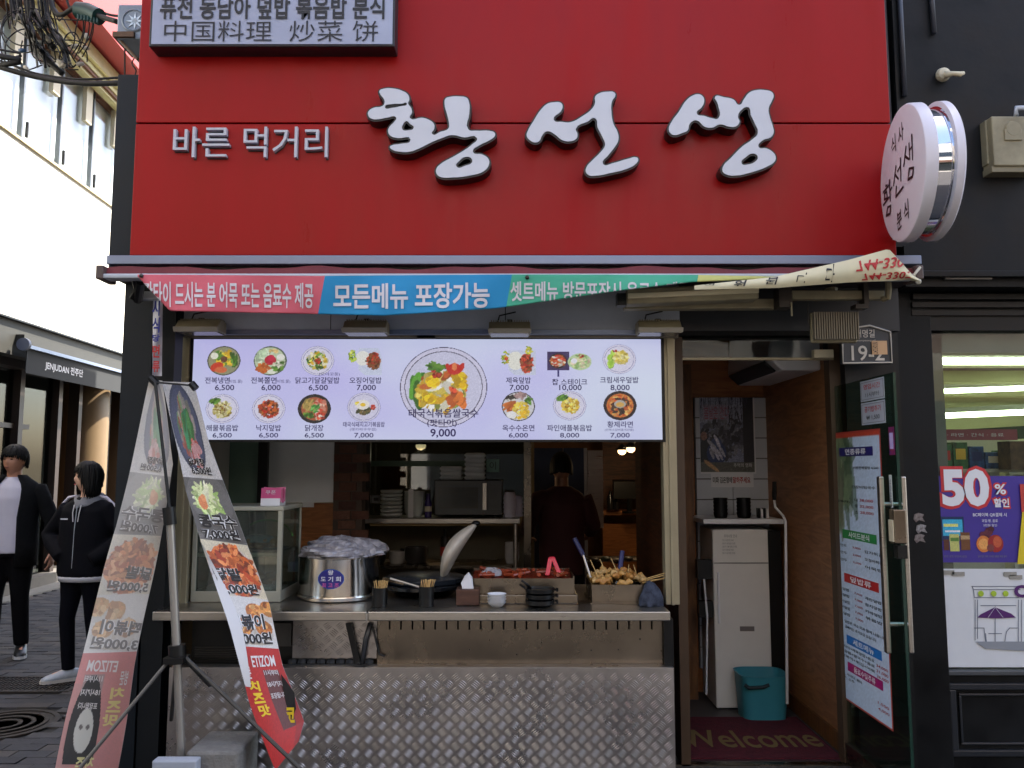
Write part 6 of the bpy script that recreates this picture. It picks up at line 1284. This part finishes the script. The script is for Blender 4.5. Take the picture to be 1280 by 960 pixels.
lb = Print('food_banner', 'wider pale food banner on the left of the tripod stand with mirrored print', [(0,187,474,3.46),(.18,166,564,3.46),(.38,146,658,3.45),(.62,115,772,3.43),(.86,88,884,3.4),(1,70,962,3.38)], [(0,203,476,3.47),(.2,218,580,3.56),(.27,213,612,3.57),(.42,199,679,3.59),(.58,184,752,3.6),(.76,167,835,3.6),(1,146,965,3.6)], True, .6, 60)
artwork(lb, (.235, .40, .56, .715, 1.), 60, True)
r = Ras(60, 70, seed=12); r.ell(.5,.3,.48,.7,(70,68,66)); r.ell(.52,.36,.27,.24,(206,202,190)); r.ell(.42,.4,.06,.025,(120,112,106)); r.ell(.63,.4,.06,.025,(120,112,106))
r.build('hooded_figure', lambda p, q, w_: tuple(lb.S(.06+.52*p, .985-.215*q, .0045)), pr, lb.t)
lb.plain('치즈', .42, .7, .965, .995, (226,206,70), .04)
# concrete weight
cb = thing('concrete_weight', 'rough grey concrete block weighing down the banner stand', 'concrete block', P(255, 975, 3.5)); p0, p1 = P(203, 950, 3.4), P(302, 950, 3.4); zt_ = P(250, 940, 3.4).z
bx('block', P(232, 950, 3.36).x, p1.x, 3.36, 3.62, 0, zt_+.015, concrete, cb, .012); tag(bx('slab', p0.x-.0, P(250, 950, 3.34).x, 3.3, 3.355, 0, zt_+.0, M('pale slab', (150,156,166), .8, var=.08), cb, .006), 'paler slab leaning at the left of the block')
# ------------------------------------------------------------ cables, green box, outdoor unit
ou = thing('outdoor_unit', 'small grey air conditioner outdoor unit with round star grille beside the sign', 'outdoor unit', P(165, 50, 4.4))
Yo = 4.4; oum = M('outdoor unit grey', (120,132,146), .45, .3, var=.06)
pb('case', 146, 5, 200, 49, Yo, .3, oum, ou, .01)
MB().lathe([(.062, 0), (.068, .006), (.062, .01), (.056, .004), (.01, .002)], P(167.5, 26, Yo), 32, (0, -1, 0)).build('fan_ring', oum, ou, smooth='auto')
c_ = P(168.5, 26, Yo-.008)
for k in range(8): a = k*math.pi/4; d = V((math.cos(a), 0, math.sin(a))); MB().prism([c_+d*.052, c_+V((-d.z, 0, d.x))*.008+d*.012, c_, c_-V((-d.z, 0, d.x))*.008+d*.012], (0, .005, 0)).build('grille_blade', M('grille pale', (190,204,214), .35, .4), ou)
MB().tube([P(150, 50, 4.42), P(172, 74, 4.42)], .008, 6).tube([P(152, 51, 4.62), P(174, 75, 4.62)], .008, 6).obox(P(166, 56, 4.5), (.06, 0, 0), (0, .12, 0), (0, 0, .015)).build('bracket', M('bracket rust', (90,70,54), .6, .4), ou)
def cable(pts, r, label='black cable in the tangle over the alley', grp='tangled overhead cables', Y=None, col=rubber):
    if pts[0][1] < 9 and pts[0][1] > -20: pts = [(pts[0][0]-30, -300, pts[0][2]+.2)]+pts
    elif pts[0][0] < -50: pts = [(-900, pts[0][1]-60, pts[0][2]+.4)]+pts
    pp = [P(*p) for p in pts]; out = []
    for i in range(len(pp)-1):
        p0_, p1_, p2_, p3_ = pp[max(i-1, 0)], pp[i], pp[i+1], pp[min(i+2, len(pp)-1)]
        for k in range(6):
            s = k/6; out.append(.5*((2*p1_)+(p2_-p0_)*s+(2*p0_-5*p1_+4*p2_-p3_)*s*s+(3*p1_-p0_-3*p2_+p3_)*s**3))
    out.append(pp[-1]); return tag(MB().tube(out, r, 6).build('overhead_cable', col, None, smooth=True), label, 'cable', grp)
cable([(-60,64,4.6),(0,84,4.6),(50,97,4.6),(100,104,4.55),(150,104,4.5)], .017, 'thick sagging black cable bundle reaching the sign', None)
cable([(-60,56,4.7),(0,76,4.7),(20,83,4.68),(50,93,4.65),(100,99,4.6),(150,97,4.6)], .007, 'thin black cable running just above the thick bundle', None)
cable([(60,-10,5),(97,9,4.8),(124,20,4.7),(146,27,4.6)], .016, 'thick black cable through the green box', None)
cable([(80,-12,5),(120,12,4.9),(150,20,4.8),(176,10,4.7)], .008, 'black cable passing above the green box to the unit', None)
cable([(38,-10,5.2),(44,20,5.2),(52,42,5.1),(68,60,5.1)], .02, 'thick black cable dropping past the cream eaves', None)
cable([(16,-10,5.2),(26,18,5.2),(40,45,5.1),(60,75,5.1),(78,92,5.1)], .02, 'second thick black cable slanting across the cream eaves', None)
q = random.Random(17)
for i in range(26):
    x, y = q.uniform(5, 60), q.uniform(-8, 6); pts = [(x, y, 5+q.uniform(-.3,.3))]
    for k in range(q.randint(3, 5)): x += q.uniform(2, 16); y += q.uniform(10, 26); pts.append((min(x, 100), min(y, 84), 5+q.uniform(-.3,.3)))
    cable(pts, q.choice((.004, .005, .007, .009)))
for cx_, cy_, rx_, ry_ in ((14,48,14,34),(30,40,28,26),(36,34,34,24),(92,72,18,16),(90,62,12,22),(62,66,22,12),(34,62,28,26),(84,58,24,8)):
    a0 = q.uniform(0, 1.5); cable([(cx_+rx_*math.cos(a0+k*.9), cy_+ry_*math.sin(a0+k*.9), 5+.03*k) for k in range(7)], .0045)
for x in (98, 104, 107, 112, 117): cable([(x,22,4.78),(x-2+q.uniform(-2,2),40,4.78),(x-6,56,4.8),(x-14,70+q.uniform(-5,5),4.85)], .004)
cable([(117,22,4.78),(113,44,4.78),(104,58,4.78)], .004); cable([(156,60,4.5),(156,96,4.5)], .005, 'short vertical wire between the outdoor unit and the side panel', None)
cable([(30,20,5.2),(90,25,5.),(146,25,4.8)], .004); cable([(66,-8,5.2),(80,24,5.1),(94,48,5.0)], .004); cable([(168,72,4.5),(165,80,4.5),(170,88,4.5),(168,96,4.5)], .004)
t = thing('cable_splice_box', 'dark green cable junction box hanging among the overhead wires', 'cable box', P(111, 24, 4.75)); 
mb = MB(); mb.tube([P(96, 13, 4.75), P(110, 15, 4.75), P(124, 21, 4.72)], [.05, .055, .05], 12).build('box_body', M('dark teal plastic', (22,62,60), .5, var=.2), t, smooth='auto')
for k in range(7): MB().tube([P(98+k*4, 18+k*.8, 4.7), P(98+k*4, 24+k*.8, 4.7)], .008, 6).build('cable_gland', M('dark teal plastic'), t)
for k in range(3): MB().tube([P(103+k*8, 7+k*2.5, 4.74), P(105+k*8, 11+k*2.5, 4.74)], .012, 6).build('cable_gland', M('dark teal plastic'), t)
cg_ = M('connector cream', (186,180,164), .5)
for i, (x, y) in enumerate(((60,49),(46,62),(75,78),(108,46),(107,60),(93,58),(100,80),(78,82),(20,88),(33,86),(50,53),(28,63),(84,76))):
    a = q.uniform(0, 3.1); p = P(x, y, 4.95-.0*i); d = V((math.cos(a), 0, math.sin(a)))*.022
    tag(MB().tube([p-d, p, p+d], [.009, .015, .01], 8).build('cable_connector', cg_ if i != 11 else M('connector blue', (30,70,110), .5), None, smooth=True), 'small cable connector hanging in the overhead tangle', 'connector', 'connectors in the tangled cables')
# ------------------------------------------------------------ people
def rz_(a): return Matrix.Rotation(a, 4, 'Z')
def limb(mb, pts, rs, n=14, flat=1.):
    rings = []
    for i, p in enumerate(pts):
        p = V(p); t = (V(pts[min(i+1, len(pts)-1)])-V(pts[max(i-1, 0)])).normalized(); a = V((1, 0, 0)) if abs(t.x) < .85 else V((0, 0, 1))
        a = (a-t*a.dot(t)).normalized(); b = t.cross(a); rings.append((p, a*rs[i], b*rs[i]*flat))
    mb.loft(rings, n)
def torso(mb, rows, n=24):   # rows: z, half width, half depth, y shift
    mb.loft([((0, y, z), (hw, 0, 0), (0, hd, 0)) for z, hw, hd, y in rows], n)
def remesh(o, v):
    m = o.modifiers.new('remesh', 'REMESH'); m.mode = 'VOXEL'; m.voxel_size = v; m.use_smooth_shade = True
    s = o.modifiers.new('smooth', 'CORRECTIVE_SMOOTH') if False else o.modifiers.new('smooth', 'SMOOTH'); s.factor = .5; s.iterations = 3; return o
def head_mesh(mb, c, R, fem):
    n, m = 36, 28; vs = []; c = V(c)
    for i in range(m+1):
        e = -math.pi/2+math.pi*i/m
        for k in range(n):
            a = 2*math.pi*k/n; x, y, z = math.cos(e)*math.sin(a), -math.cos(e)*math.cos(a), math.sin(e)
            zz = z*.118; jaw = 1-.34*max(0, -z)**1.6; X = x*.077*jaw; Y = y*(.094 if y > 0 else .088)*(1-.12*max(0, -z)**2)
            if y < 0:
                Y -= .020*math.exp(-((x*.077)/.011)**2-((zz+.012)/.020)**2)                 # nose
                Y -= .006*math.exp(-((x*.077)/.022)**2-((zz+.052)/.010)**2)                 # lips
                Y -= .008*math.exp(-((x*.077)/.025)**2-((zz+.095)/.018)**2)                 # chin
                Y += .009*(math.exp(-((x*.077-.032)/.016)**2-((zz-.012)/.012)**2)+math.exp(-((x*.077+.032)/.016)**2-((zz-.012)/.012)**2))
                Y -= .004*math.exp(-((zz-.034)/.010)**2)*(abs(x) < .7)
            vs.append(c+R @ V((X, Y, zz)))
    fs = [(i*n+k, i*n+(k+1) % n, (i+1)*n+(k+1) % n, (i+1)*n+k) for i in range(m) for k in range(n)]; mb.add(vs, fs)
    for s in (-1, 1): mb.ball(c+R @ V((s*.078, .008, -.002)), (.011, .018, .03), 10, 8)
def hand(mb, w_, d, side, pal):
    """w_ wrist, d direction of the fingers, side = direction of the thumb, pal = palm normal"""
    w_, d, s, n_ = V(w_), V(d).normalized(), V(side).normalized(), V(pal).normalized()
    mb.loft([(w_-d*.02, s*.027, n_*.02), (w_+d*.02, s*.034, n_*.016), (w_+d*.06, s*.042, n_*.015), (w_+d*.09, s*.041, n_*.012), (w_+d*.098, s*.03, n_*.009)], 12)
    for k, L in enumerate((.068, .076, .07, .055)):
        b = w_+d*.088+s*(.030-.02*k); p = [b, b+d*L*.42+n_*.006, b+d*L*.75+n_*.02, b+d*L*.92+n_*.036]; mb.tube(p, [.0095, .009, .008, .0065], 8)
    b = w_+d*.03+s*.03; mb.tube([b, b+d*.025+s*.022+n_*.006, b+d*.055+s*.03+n_*.016, b+d*.072+s*.028+n_*.022], [.013, .0115, .0095, .007], 8)
def person(label, loc, rz, H, sp):
    t = thing('person', label, 'person', loc); k = H/1.7; xf = Matrix.Translation(loc) @ rz_(rz) @ Matrix.Scale(k, 4); fem = sp.get('fem'); skin = M('skin %s' % sp['id'], sp['skin'], .5, var=.06, scale=14)
    R = rz_(sp.get('head', 0)) @ Matrix.Rotation(sp.get('nod', 0), 4, 'X'); R3 = R.to_3x3(); hc = V((0, -.015, 1.583))
    hwS = sp.get('sh', .19); A = sp['arms']; Lg = sp['legs']
    b = MB(xf); head_mesh(b, hc, R3, fem); limb(b, [(0, .012, 1.38), (0, .008, 1.45), (0, 0, 1.53)], [.075, .056, .054])
    torso(b, [(.84, .14, .10, 0), (.95, .15, .10, 0), (1.08, .13, .09, 0), (1.25, .145, .095, 0), (1.35, .13, .08, .005), (1.41, .075, .055, .01)])
    for s, E_, W_, D_, sd, pl in A: limb(b, [(s*hwS*.8, .005, 1.325), E_, W_], [.034, .034, .026], 10); hand(b, W_, D_, sd, pl)
    for s, Kn, An, tf in Lg: limb(b, [(s*.075, 0, .88), Kn, An], [.075, .05, .036], 10); limb(b, [V(An)+V((0, .03, -.02)), V(An)+V(tf)*.11+V((0, 0, -.05))], [.036, .03], 10)
    body = remesh(b.build('body', skin, t, fix=True), .0062*k)
    fc = [(M('lip %s' % sp['id'], sp.get('lip', (150,84,76)), .4), [((0, -.092, -.052), (.02, .006, .0055))]), (M('eye dark', (24,18,16), .2), [((.031, -.0805, .012), (.012, .005, .0045)), ((-.031, -.0805, .012), (.012, .005, .0045))]), (M('brow', (34,26,22), .8), [((.031, -.0875, .033), (.017, .003, .0032)), ((-.031, -.0875, .033), (.017, .003, .0032))])]
    for nm, (m, L) in zip(('mouth', 'eye', 'eyebrow'), fc):
        for p, r_ in L:
            mb = MB(xf); e = MB(); e.ball((0, 0, 0), r_, 12, 8); mb.add([hc+R3 @ (V(p)+V(v)) for v in e.v], e.f); mb.build(nm, m, t, smooth=True)
    # hair: a shell of locks
    q = random.Random(sp['id'] == 'w' and 3 or 5); hm = M('hair %s' % sp['id'], sp['hair'], .6, spec=.25, var=.4, scale=60, stretch=(1, 1, .1), bump=.5, bscale=90)
    mb = MB(xf); n, m = 64, 18; vs = []
    for k_ in range(n):
        a = 2*math.pi*k_/n; f = abs(((a+math.pi) % (2*math.pi))-math.pi)     # 0 at the front
        zl = sp['cut'](f)+q.uniform(-.006, .006); rr_ = 1+.035*math.sin(k_*2.3)+q.uniform(-.012, .012)
        for i in range(m+1):
            s = i/m; z = .135+(zl-.135)*s**1.25
            if z > 0: w_ = math.sqrt(max(0, 1-(z/.137)**2)); wx, wy = .092*w_, .106*w_
            else: wx, wy = .092+sp.get('flare', 0)*min(1, -z/.12)-(0 if z > -.1 else (-.1-z)*.3), .106-(.02 if z < -.08 else 0)
            if s > .96: wx *= .97; wy *= .97
            vs.append(hc+R3 @ V((math.sin(a)*wx*rr_, -math.cos(a)*wy*rr_+.006, z)))
    mb.add(vs, [(k_*(m+1)+i, ((k_+1) % n)*(m+1)+i, ((k_+1) % n)*(m+1)+i+1, k_*(m+1)+i+1) for k_ in range(n) for i in range(m)])
    h = mb.build('hair', hm, t, smooth=True, fix=True); so = h.modifiers.new('thick', 'SOLIDIFY'); so.thickness = .014*k; so.offset = -1
    if sp['id'] in 'mw':                      # separate locks lying over the shell
        mb = MB(xf)
        for k_ in range(230):
            a = q.uniform(0, 2*math.pi); f = abs(((a+math.pi) % (2*math.pi))-math.pi); zl = sp['cut'](f)+q.uniform(-.022, .01); pts = []; tw_ = q.uniform(-.25, .25); lift = q.uniform(1.0, 1.05)
            z0_ = .135 if k_ % 3 else q.uniform(.05, .12)
            for i in range(9):
                s = i/8; z = z0_+(zl-z0_)*s**1.1; a_ = a+tw_*s
                if z > 0: w_ = math.sqrt(max(0.02, 1-(z/.139)**2)); wx, wy = .094*w_, .108*w_
                else: wx, wy = .094+sp.get('flare', 0)*min(1, -z/.12)-(0 if z > -.1 else (-.1-z)*.5), .108-(.02*min(1, -z/.08))
                pts.append(hc+R3 @ V((math.sin(a_)*wx*lift, -math.cos(a_)*wy*lift+.006, z)))
            mb.tube(pts, [.003, .006, .0075, .008, .008, .0075, .006, .0045, .0015], 5)
        mb.build('hair_locks', hm, h, smooth=True)
    # trousers
    tr_ = M('trousers %s' % sp['id'], sp['trousers'], .95, spec=.1, var=.12, scale=12, bump=.3, bscale=14); mb = MB(xf)
    for s, Kn, An, tf in Lg:
        w_ = sp.get('legw', 1.); limb(mb, [(s*.078, 0, .92), (s*.085, -.0, .78), (V((s*.085, 0, .78))+V(Kn))/2, Kn, (V(Kn)+V(An))/2, V(An)+V((0, 0, .0))], [.098, .1, .085*w_, .068*w_, .062*w_, .056*w_], 16)
    torso(mb, [(.80, .15, .105, 0), (.92, .165, .115, 0), (1.02, .15, .105, 0)]); remesh(mb.build('trousers', tr_, t, fix=True), .011*k)
    for s, Kn, An, tf in Lg:
        An, tf = V(An), V(tf); mb = MB(xf); sd = V((-tf.y, tf.x, 0)); z0 = An.z-.085
        mb.loft([(An-tf*.085+V((0,0,z0+.03-An.z)), sd*.02, V((0,0,.02))), (An-tf*.075+V((0,0,z0+.045-An.z)), sd*.036, V((0,0,.04))), (An+V((0,0,z0+.05-An.z)), sd*.043, V((0,0,.052))), (An+tf*.08+V((0,0,z0+.036-An.z)), sd*.047, V((0,0,.036))), (An+tf*.15+V((0,0,z0+.026-An.z)), sd*.045, V((0,0,.026))), (An+tf*.185+V((0,0,z0+.02-An.z)), sd*.025, V((0,0,.015)))], 16)
        sh_ = mb.build('shoe', M('shoe %s' % sp['id'], sp['shoe'], .45, var=.1, scale=20), t, smooth=True, fix=True)
        mb = MB(xf); outl = [An+tf*a_+sd*b_+V((0,0,z0-An.z-.002)) for a_, b_ in ((-.095,-.02),(-.095,.02),(-.06,.04),(.06,.044),(.13,.05),(.18,.035),(.195,0),(.18,-.035),(.13,-.05),(.06,-.044),(-.06,-.04))]; mb.prism(outl, (0, 0, .024)); mb.build('sole', M('sole %s' % sp['id'], sp['sole'], .5), sh_)
        if sp['id'] == 'w':
            mb = MB(xf)
            for a_ in (.05, .075, .1): mb.tube([An+tf*a_-sd*.03+V((0,0,z0+.085-a_*.35-An.z)), An+tf*a_+V((0,0,z0+.1-a_*.4-An.z)), An+tf*a_+sd*.03+V((0,0,z0+.085-a_*.35-An.z))], .004, 5)
            mb.build('laces', whitep, sh_)
    return t, xf, k, hc, R3
def jacket(t, xf, k, sp, name, mat, rows, A, sl=(.066, .058, .05), open_=False, cuff=.88, vox=.011):
    mb = MB(xf); torso(mb, rows)
    for s, E_, W_, *_ in A:
        E_, W_ = V(E_), V(W_); S_ = V((s*sp.get('sh', .19)*.86, .005, 1.335)); limb(mb, [S_-V((s*.05, 0, -.01)), S_, (S_+E_)/2, E_, (E_+W_)/2, E_+(W_-E_)*cuff], [sl[0], sl[0]*1.08, sl[0], sl[1], sl[1], sl[2]], 16)
    return remesh(mb.build(name, mat, t, fix=True), vox*k)
# --- man
A_m = [(1, (.30, .03, 1.08), (.33, -.05, .84), (.02, -.15, -1), (-.2, -1, .1), (-1, 0, 0)), (-1, (-.29, .03, 1.08), (-.30, -.06, .84), (0, -.15, -1), (.2, -1, .1), (1, 0, 0))]
Lm = [(1, (.10, -.02, .48), (.12, .02, .085), (.25, -.97, 0)), (-1, (-.09, -.03, .48), (-.10, 0, .085), (-.2, -.98, 0))]
spm = dict(id='m', skin=(190,138,112), hair=(9,8,8), trousers=(14,14,17), shoe=(26,26,28), sole=(206,206,206), arms=A_m, legs=Lm, sh=.225, head=math.radians(-18), lip=(140,84,74),
           cut=lambda f: .044 if f < .75 else (.052-(f-.75)*.09 if f < 1.2 else (.01 if f < 1.75 else -.045)))
pm_ = PZ(4, 822, 0); t, xf, k, hc, R3 = person('man in a dark open cardigan over a white T-shirt at the left edge', V((pm_.x, pm_.y, .012)), math.radians(14), 1.70, spm)
Bm = [(.83, .165, .12, 0), (.98, .175, .125, 0), (1.12, .175, .12, 0), (1.28, .2, .125, 0), (1.36, .2, .11, .003), (1.42, .13, .085, .008), (1.452, .066, .06, .01)]
mb = MB(xf); torso(mb, [(z, a-.012, b-.0, c) for z, a, b, c in Bm]); remesh(mb.build('t_shirt', M('white cotton', (206,204,220), .8, var=.04, bump=.3, bscale=10), t, fix=True), .011*k)
# cardigan: shell with an open front, plus sleeves
mb = MB(xf); n = 40; rows = [(.72, .20, .15, 0), (.9, .2, .15, 0), (1.12, .192, .14, 0), (1.28, .212, .142, 0), (1.35, .2, .13, .003), (1.395, .17, .112, .006), (1.43, .12, .092, .01), (1.462, .084, .078, .012)]; vs = []
for z, a_, b_, y_ in rows:
    gap = .42 if z < 1.0 else .36+(z-1.)*.35
    for i in range(n+1): q_ = gap+(2*math.pi-2*gap)*i/n; vs.append((math.sin(q_)*a_, -math.cos(q_)*b_+y_, z))
mb.add(vs, [(j*(n+1)+i, j*(n+1)+i+1, (j+1)*(n+1)+i+1, (j+1)*(n+1)+i) for j in range(len(rows)-1) for i in range(n)])
cdm = M('charcoal knit', (24,25,27), 1., spec=.1, var=.2, scale=20, bump=.4, bscale=60); cd = mb.build('cardigan', cdm, t, smooth=True, fix=True); so = cd.modifiers.new('thick', 'SOLIDIFY'); so.thickness = .014; so.offset = 0
for s, E_, W_, *_ in A_m:
    mb = MB(xf); E_, W_ = V(E_), V(W_); S_ = V((s*.185, .005, 1.335)); limb(mb, [S_-V((s*.07, 0, -.0)), S_, (S_+E_)/2, E_, (E_+W_)/2, E_+(W_-E_)*.72], [.06, .078, .068, .062, .058, .05], 16); mb.build('sleeve', cdm, cd, smooth=True, fix=True)
mb = MB(xf); W_ = V(A_m[0][2])+V((-.0, .01, .03)); mb.lathe([(.033, -.012), (.036, 0), (.033, .012)], W_, 20, (.1, -.3, -1)); mb.build('wrist_watch', blackp, t, smooth=True)
# --- woman
A_w = [(1, (.33, .06, 1.10), (.19, -.075, .98), (-.8, -.1, -.4), (0, -.3, 1), (0, 1, .2)), (-1, (-.34, .04, 1.12), (-.18, -.075, 1.0), (.8, -.1, -.4), (0, -.3, 1), (0, 1, .2))]
Lw_ = [(1, (.10, -.01, .48), (.13, .03, .085), (.5, -.86, 0)), (-1, (-.09, -.05, .48), (-.07, -.03, .085), (-.75, -.66, 0))]
spw = dict(id='w', fem=True, skin=(214,172,150), hair=(9,8,8), trousers=(12,13,20), shoe=(176,182,190), sole=(196,190,184), arms=A_w, legs=Lw_, sh=.19, head=math.radians(-38), nod=0, lip=(176,60,60), legw=.86, flare=.022,
           cut=lambda f: .056 if f < .72 else (.056-(f-.72)*.55 if f < 1.08 else -.15))
pw_ = PZ(98, 850, 0); loc = V((pw_.x, pw_.y, .002)); t, xf, k, hc, R3 = person('woman with black bob hair in a dark track jacket with grey hood', loc, math.radians(-8), 1.57, spw)
jm = M('black track fabric', (10,11,18), .85, spec=.15, var=.15, scale=10, bump=.4, bscale=9)
rows = [(.80, .2, .145, 0), (.84, .215, .155, 0), (1.0, .215, .15, 0), (1.18, .215, .145, 0), (1.32, .21, .128, .003), (1.385, .165, .1, .008), (1.43, .08, .07, .012)]
jk = jacket(t, xf, k, spw, 'track_jacket', jm, rows, A_w, (.07, .074, .05), cuff=1.35)
ws = M('white stripe fabric', (200,196,210), .6); gm = M('grey hood jersey', (120,122,130), .9, var=.12, scale=20, bump=.3)
mb = MB(xf)
for s in (1, -1): mb.tube([(s*.1, .0, 1.438), (s*.165, .0, 1.425), (s*.232, .012, 1.36), (s*.285, .03, 1.27), (s*.36, .05, 1.16)], [.008, .012, .014, .014, .012], 8)
mb.build('shoulder_stripe', ws, jk, smooth=True)
for s, E_, W_, *_ in A_w:
    E_, W_ = V(E_), V(W_); d = (W_-E_).normalized(); mb = MB(xf)
    for q_ in (.62, .68, .74): mb.lathe([(.052, -.003), (.055, 0), (.052, .004)], E_+(W_-E_)*q_, 20, d)
    mb.build('cuff_stripe', ws, jk, smooth=True)
mb = MB(xf)
for z in (.80,): mb.loft([((0, 0, z-.03), (.2, 0, 0), (0, .142, 0)), ((0, 0, z), (.206, 0, 0), (0, .15, 0)), ((0, 0, z+.012), (.2, 0, 0), (0, .146, 0))], 28)
mb.build('hem_shirt', M('hem white', (196,196,206), .7), t, smooth=True)
mb = MB(xf)
for i in range(5): mb.tube([(math.sin(a)*(.085+.007*i)*1., -math.cos(a)*(.085+.006*i)+.012, 1.44+.012*math.cos(a*.5)-.012*i-.04*max(0, math.cos(a))) for a in [j*2*math.pi/24 for j in range(25)]], .02, 8)
mb.ball((0, .11, 1.40), (.10, .05, .07), 14, 10); remesh(mb.build('hood', gm, t, fix=True), .009)
mb = MB(xf)
for s in (-1, 1): mb.tube([(s*.03, -.118, 1.37), (s*.028, -.135, 1.31), (s*.02, -.138, 1.24)], .004, 6)
mb.build('hood_cord', whitep, t); mb = MB(xf); mb.tube([(0, -.125, 1.36), (0, -.142, 1.2), (0, -.15, .86)], .004, 6); mb.build('zip', galv, jk)
mb = MB(xf); mb.box(-.13, -.07, -.135, -.131, 1.255, 1.266); mb.build('chest_mark', ws, jk)
mb = MB(xf); mb.lathe([(.045, -.01), (.05, 0), (.045, .012)], V((.225, -.05, 1.0)), 18, (.5, -.3, -.3)); mb.build('blue_wristband', M('bright blue', (20,90,160), .4), t, smooth=True)
# --- cook
A_c = [(1, (.27, -.05, 1.12), (.26, -.24, 1.0), (0, -1, -.1), (-1, 0, 0), (0, 0, -1)), (-1, (-.26, -.04, 1.12), (-.22, -.24, 1.02), (0, -1, -.1), (1, 0, 0), (0, 0, -1))]
spc = dict(id='c', skin=(170,124,100), hair=(12,11,12), trousers=(20,20,24), shoe=(20,20,20), sole=(30,30,30), arms=A_c, legs=[(1, (.09, -.01, .48), (.1, .02, .085), (.15, -.98, 0)), (-1, (-.09, -.01, .48), (-.1, .02, .085), (-.15, -.98, 0))], sh=.21, head=0, nod=math.radians(14),
           cut=lambda f: .05 if f < .8 else (0 if f < 1.6 else -.06))
cx_ = P(702, 640, 5.95).x; t, xf, k, hc, R3 = person('cook in a dark maroon shirt seen from behind in the unlit kitchen', V((cx_, 5.95, .12)), math.pi, 1.52, spc)
jacket(t, xf, k, spc, 'shirt', M('maroon cotton', (60,18,26), .8, var=.1, bump=.3, bscale=10), [(.74, .18, .14, 0), (.95, .185, .14, 0), (1.12, .18, .13, 0), (1.3, .205, .13, 0), (1.38, .17, .1, .005), (1.44, .075, .065, .01)], A_c, (.072, .062, .05), cuff=.3)
# --- crouching person half hidden by the corner pillar
spq = dict(id='q', skin=(196,150,124), hair=(12,11,11), trousers=(132,158,190), shoe=(60,60,64), sole=(170,170,170), sh=.19, head=0, nod=math.radians(20),
           arms=[(1, (.2, -.16, 1.14), (.07, -.36, .98), (-.2, -.9, -.4), (-1, 0, 0), (0, 0, -1)), (-1, (-.2, -.16, 1.14), (-.07, -.36, .98), (.2, -.9, -.4), (1, 0, 0), (0, 0, -1))],
           legs=[(1, (.13, -.40, .90), (.13, -.14, .545), (.1, -.99, 0)), (-1, (-.12, -.40, .90), (-.12, -.14, .545), (-.1, -.99, 0))], cut=lambda f: .05 if f < .8 else (0 if f < 1.6 else -.06))
t, xf, k, hc, R3 = person('crouching child in pale blue jeans, mostly hidden behind the left food banner', V((-1.995, 4.36, -.325)), math.radians(12), 1.2, spq)
jacket(t, xf, k, spq, 'pullover', M('grey pullover', (60,62,68), .9, var=.1, bump=.3, bscale=10), [(.86, .16, .12, 0), (.98, .18, .13, 0), (1.12, .18, .125, 0), (1.3, .19, .125, 0), (1.38, .15, .1, .005), (1.43, .07, .06, .01)], spq['arms'], (.066, .058, .048), cuff=.85)
t.location.z = 0
for ch in t.children: ch.location.z -= .325
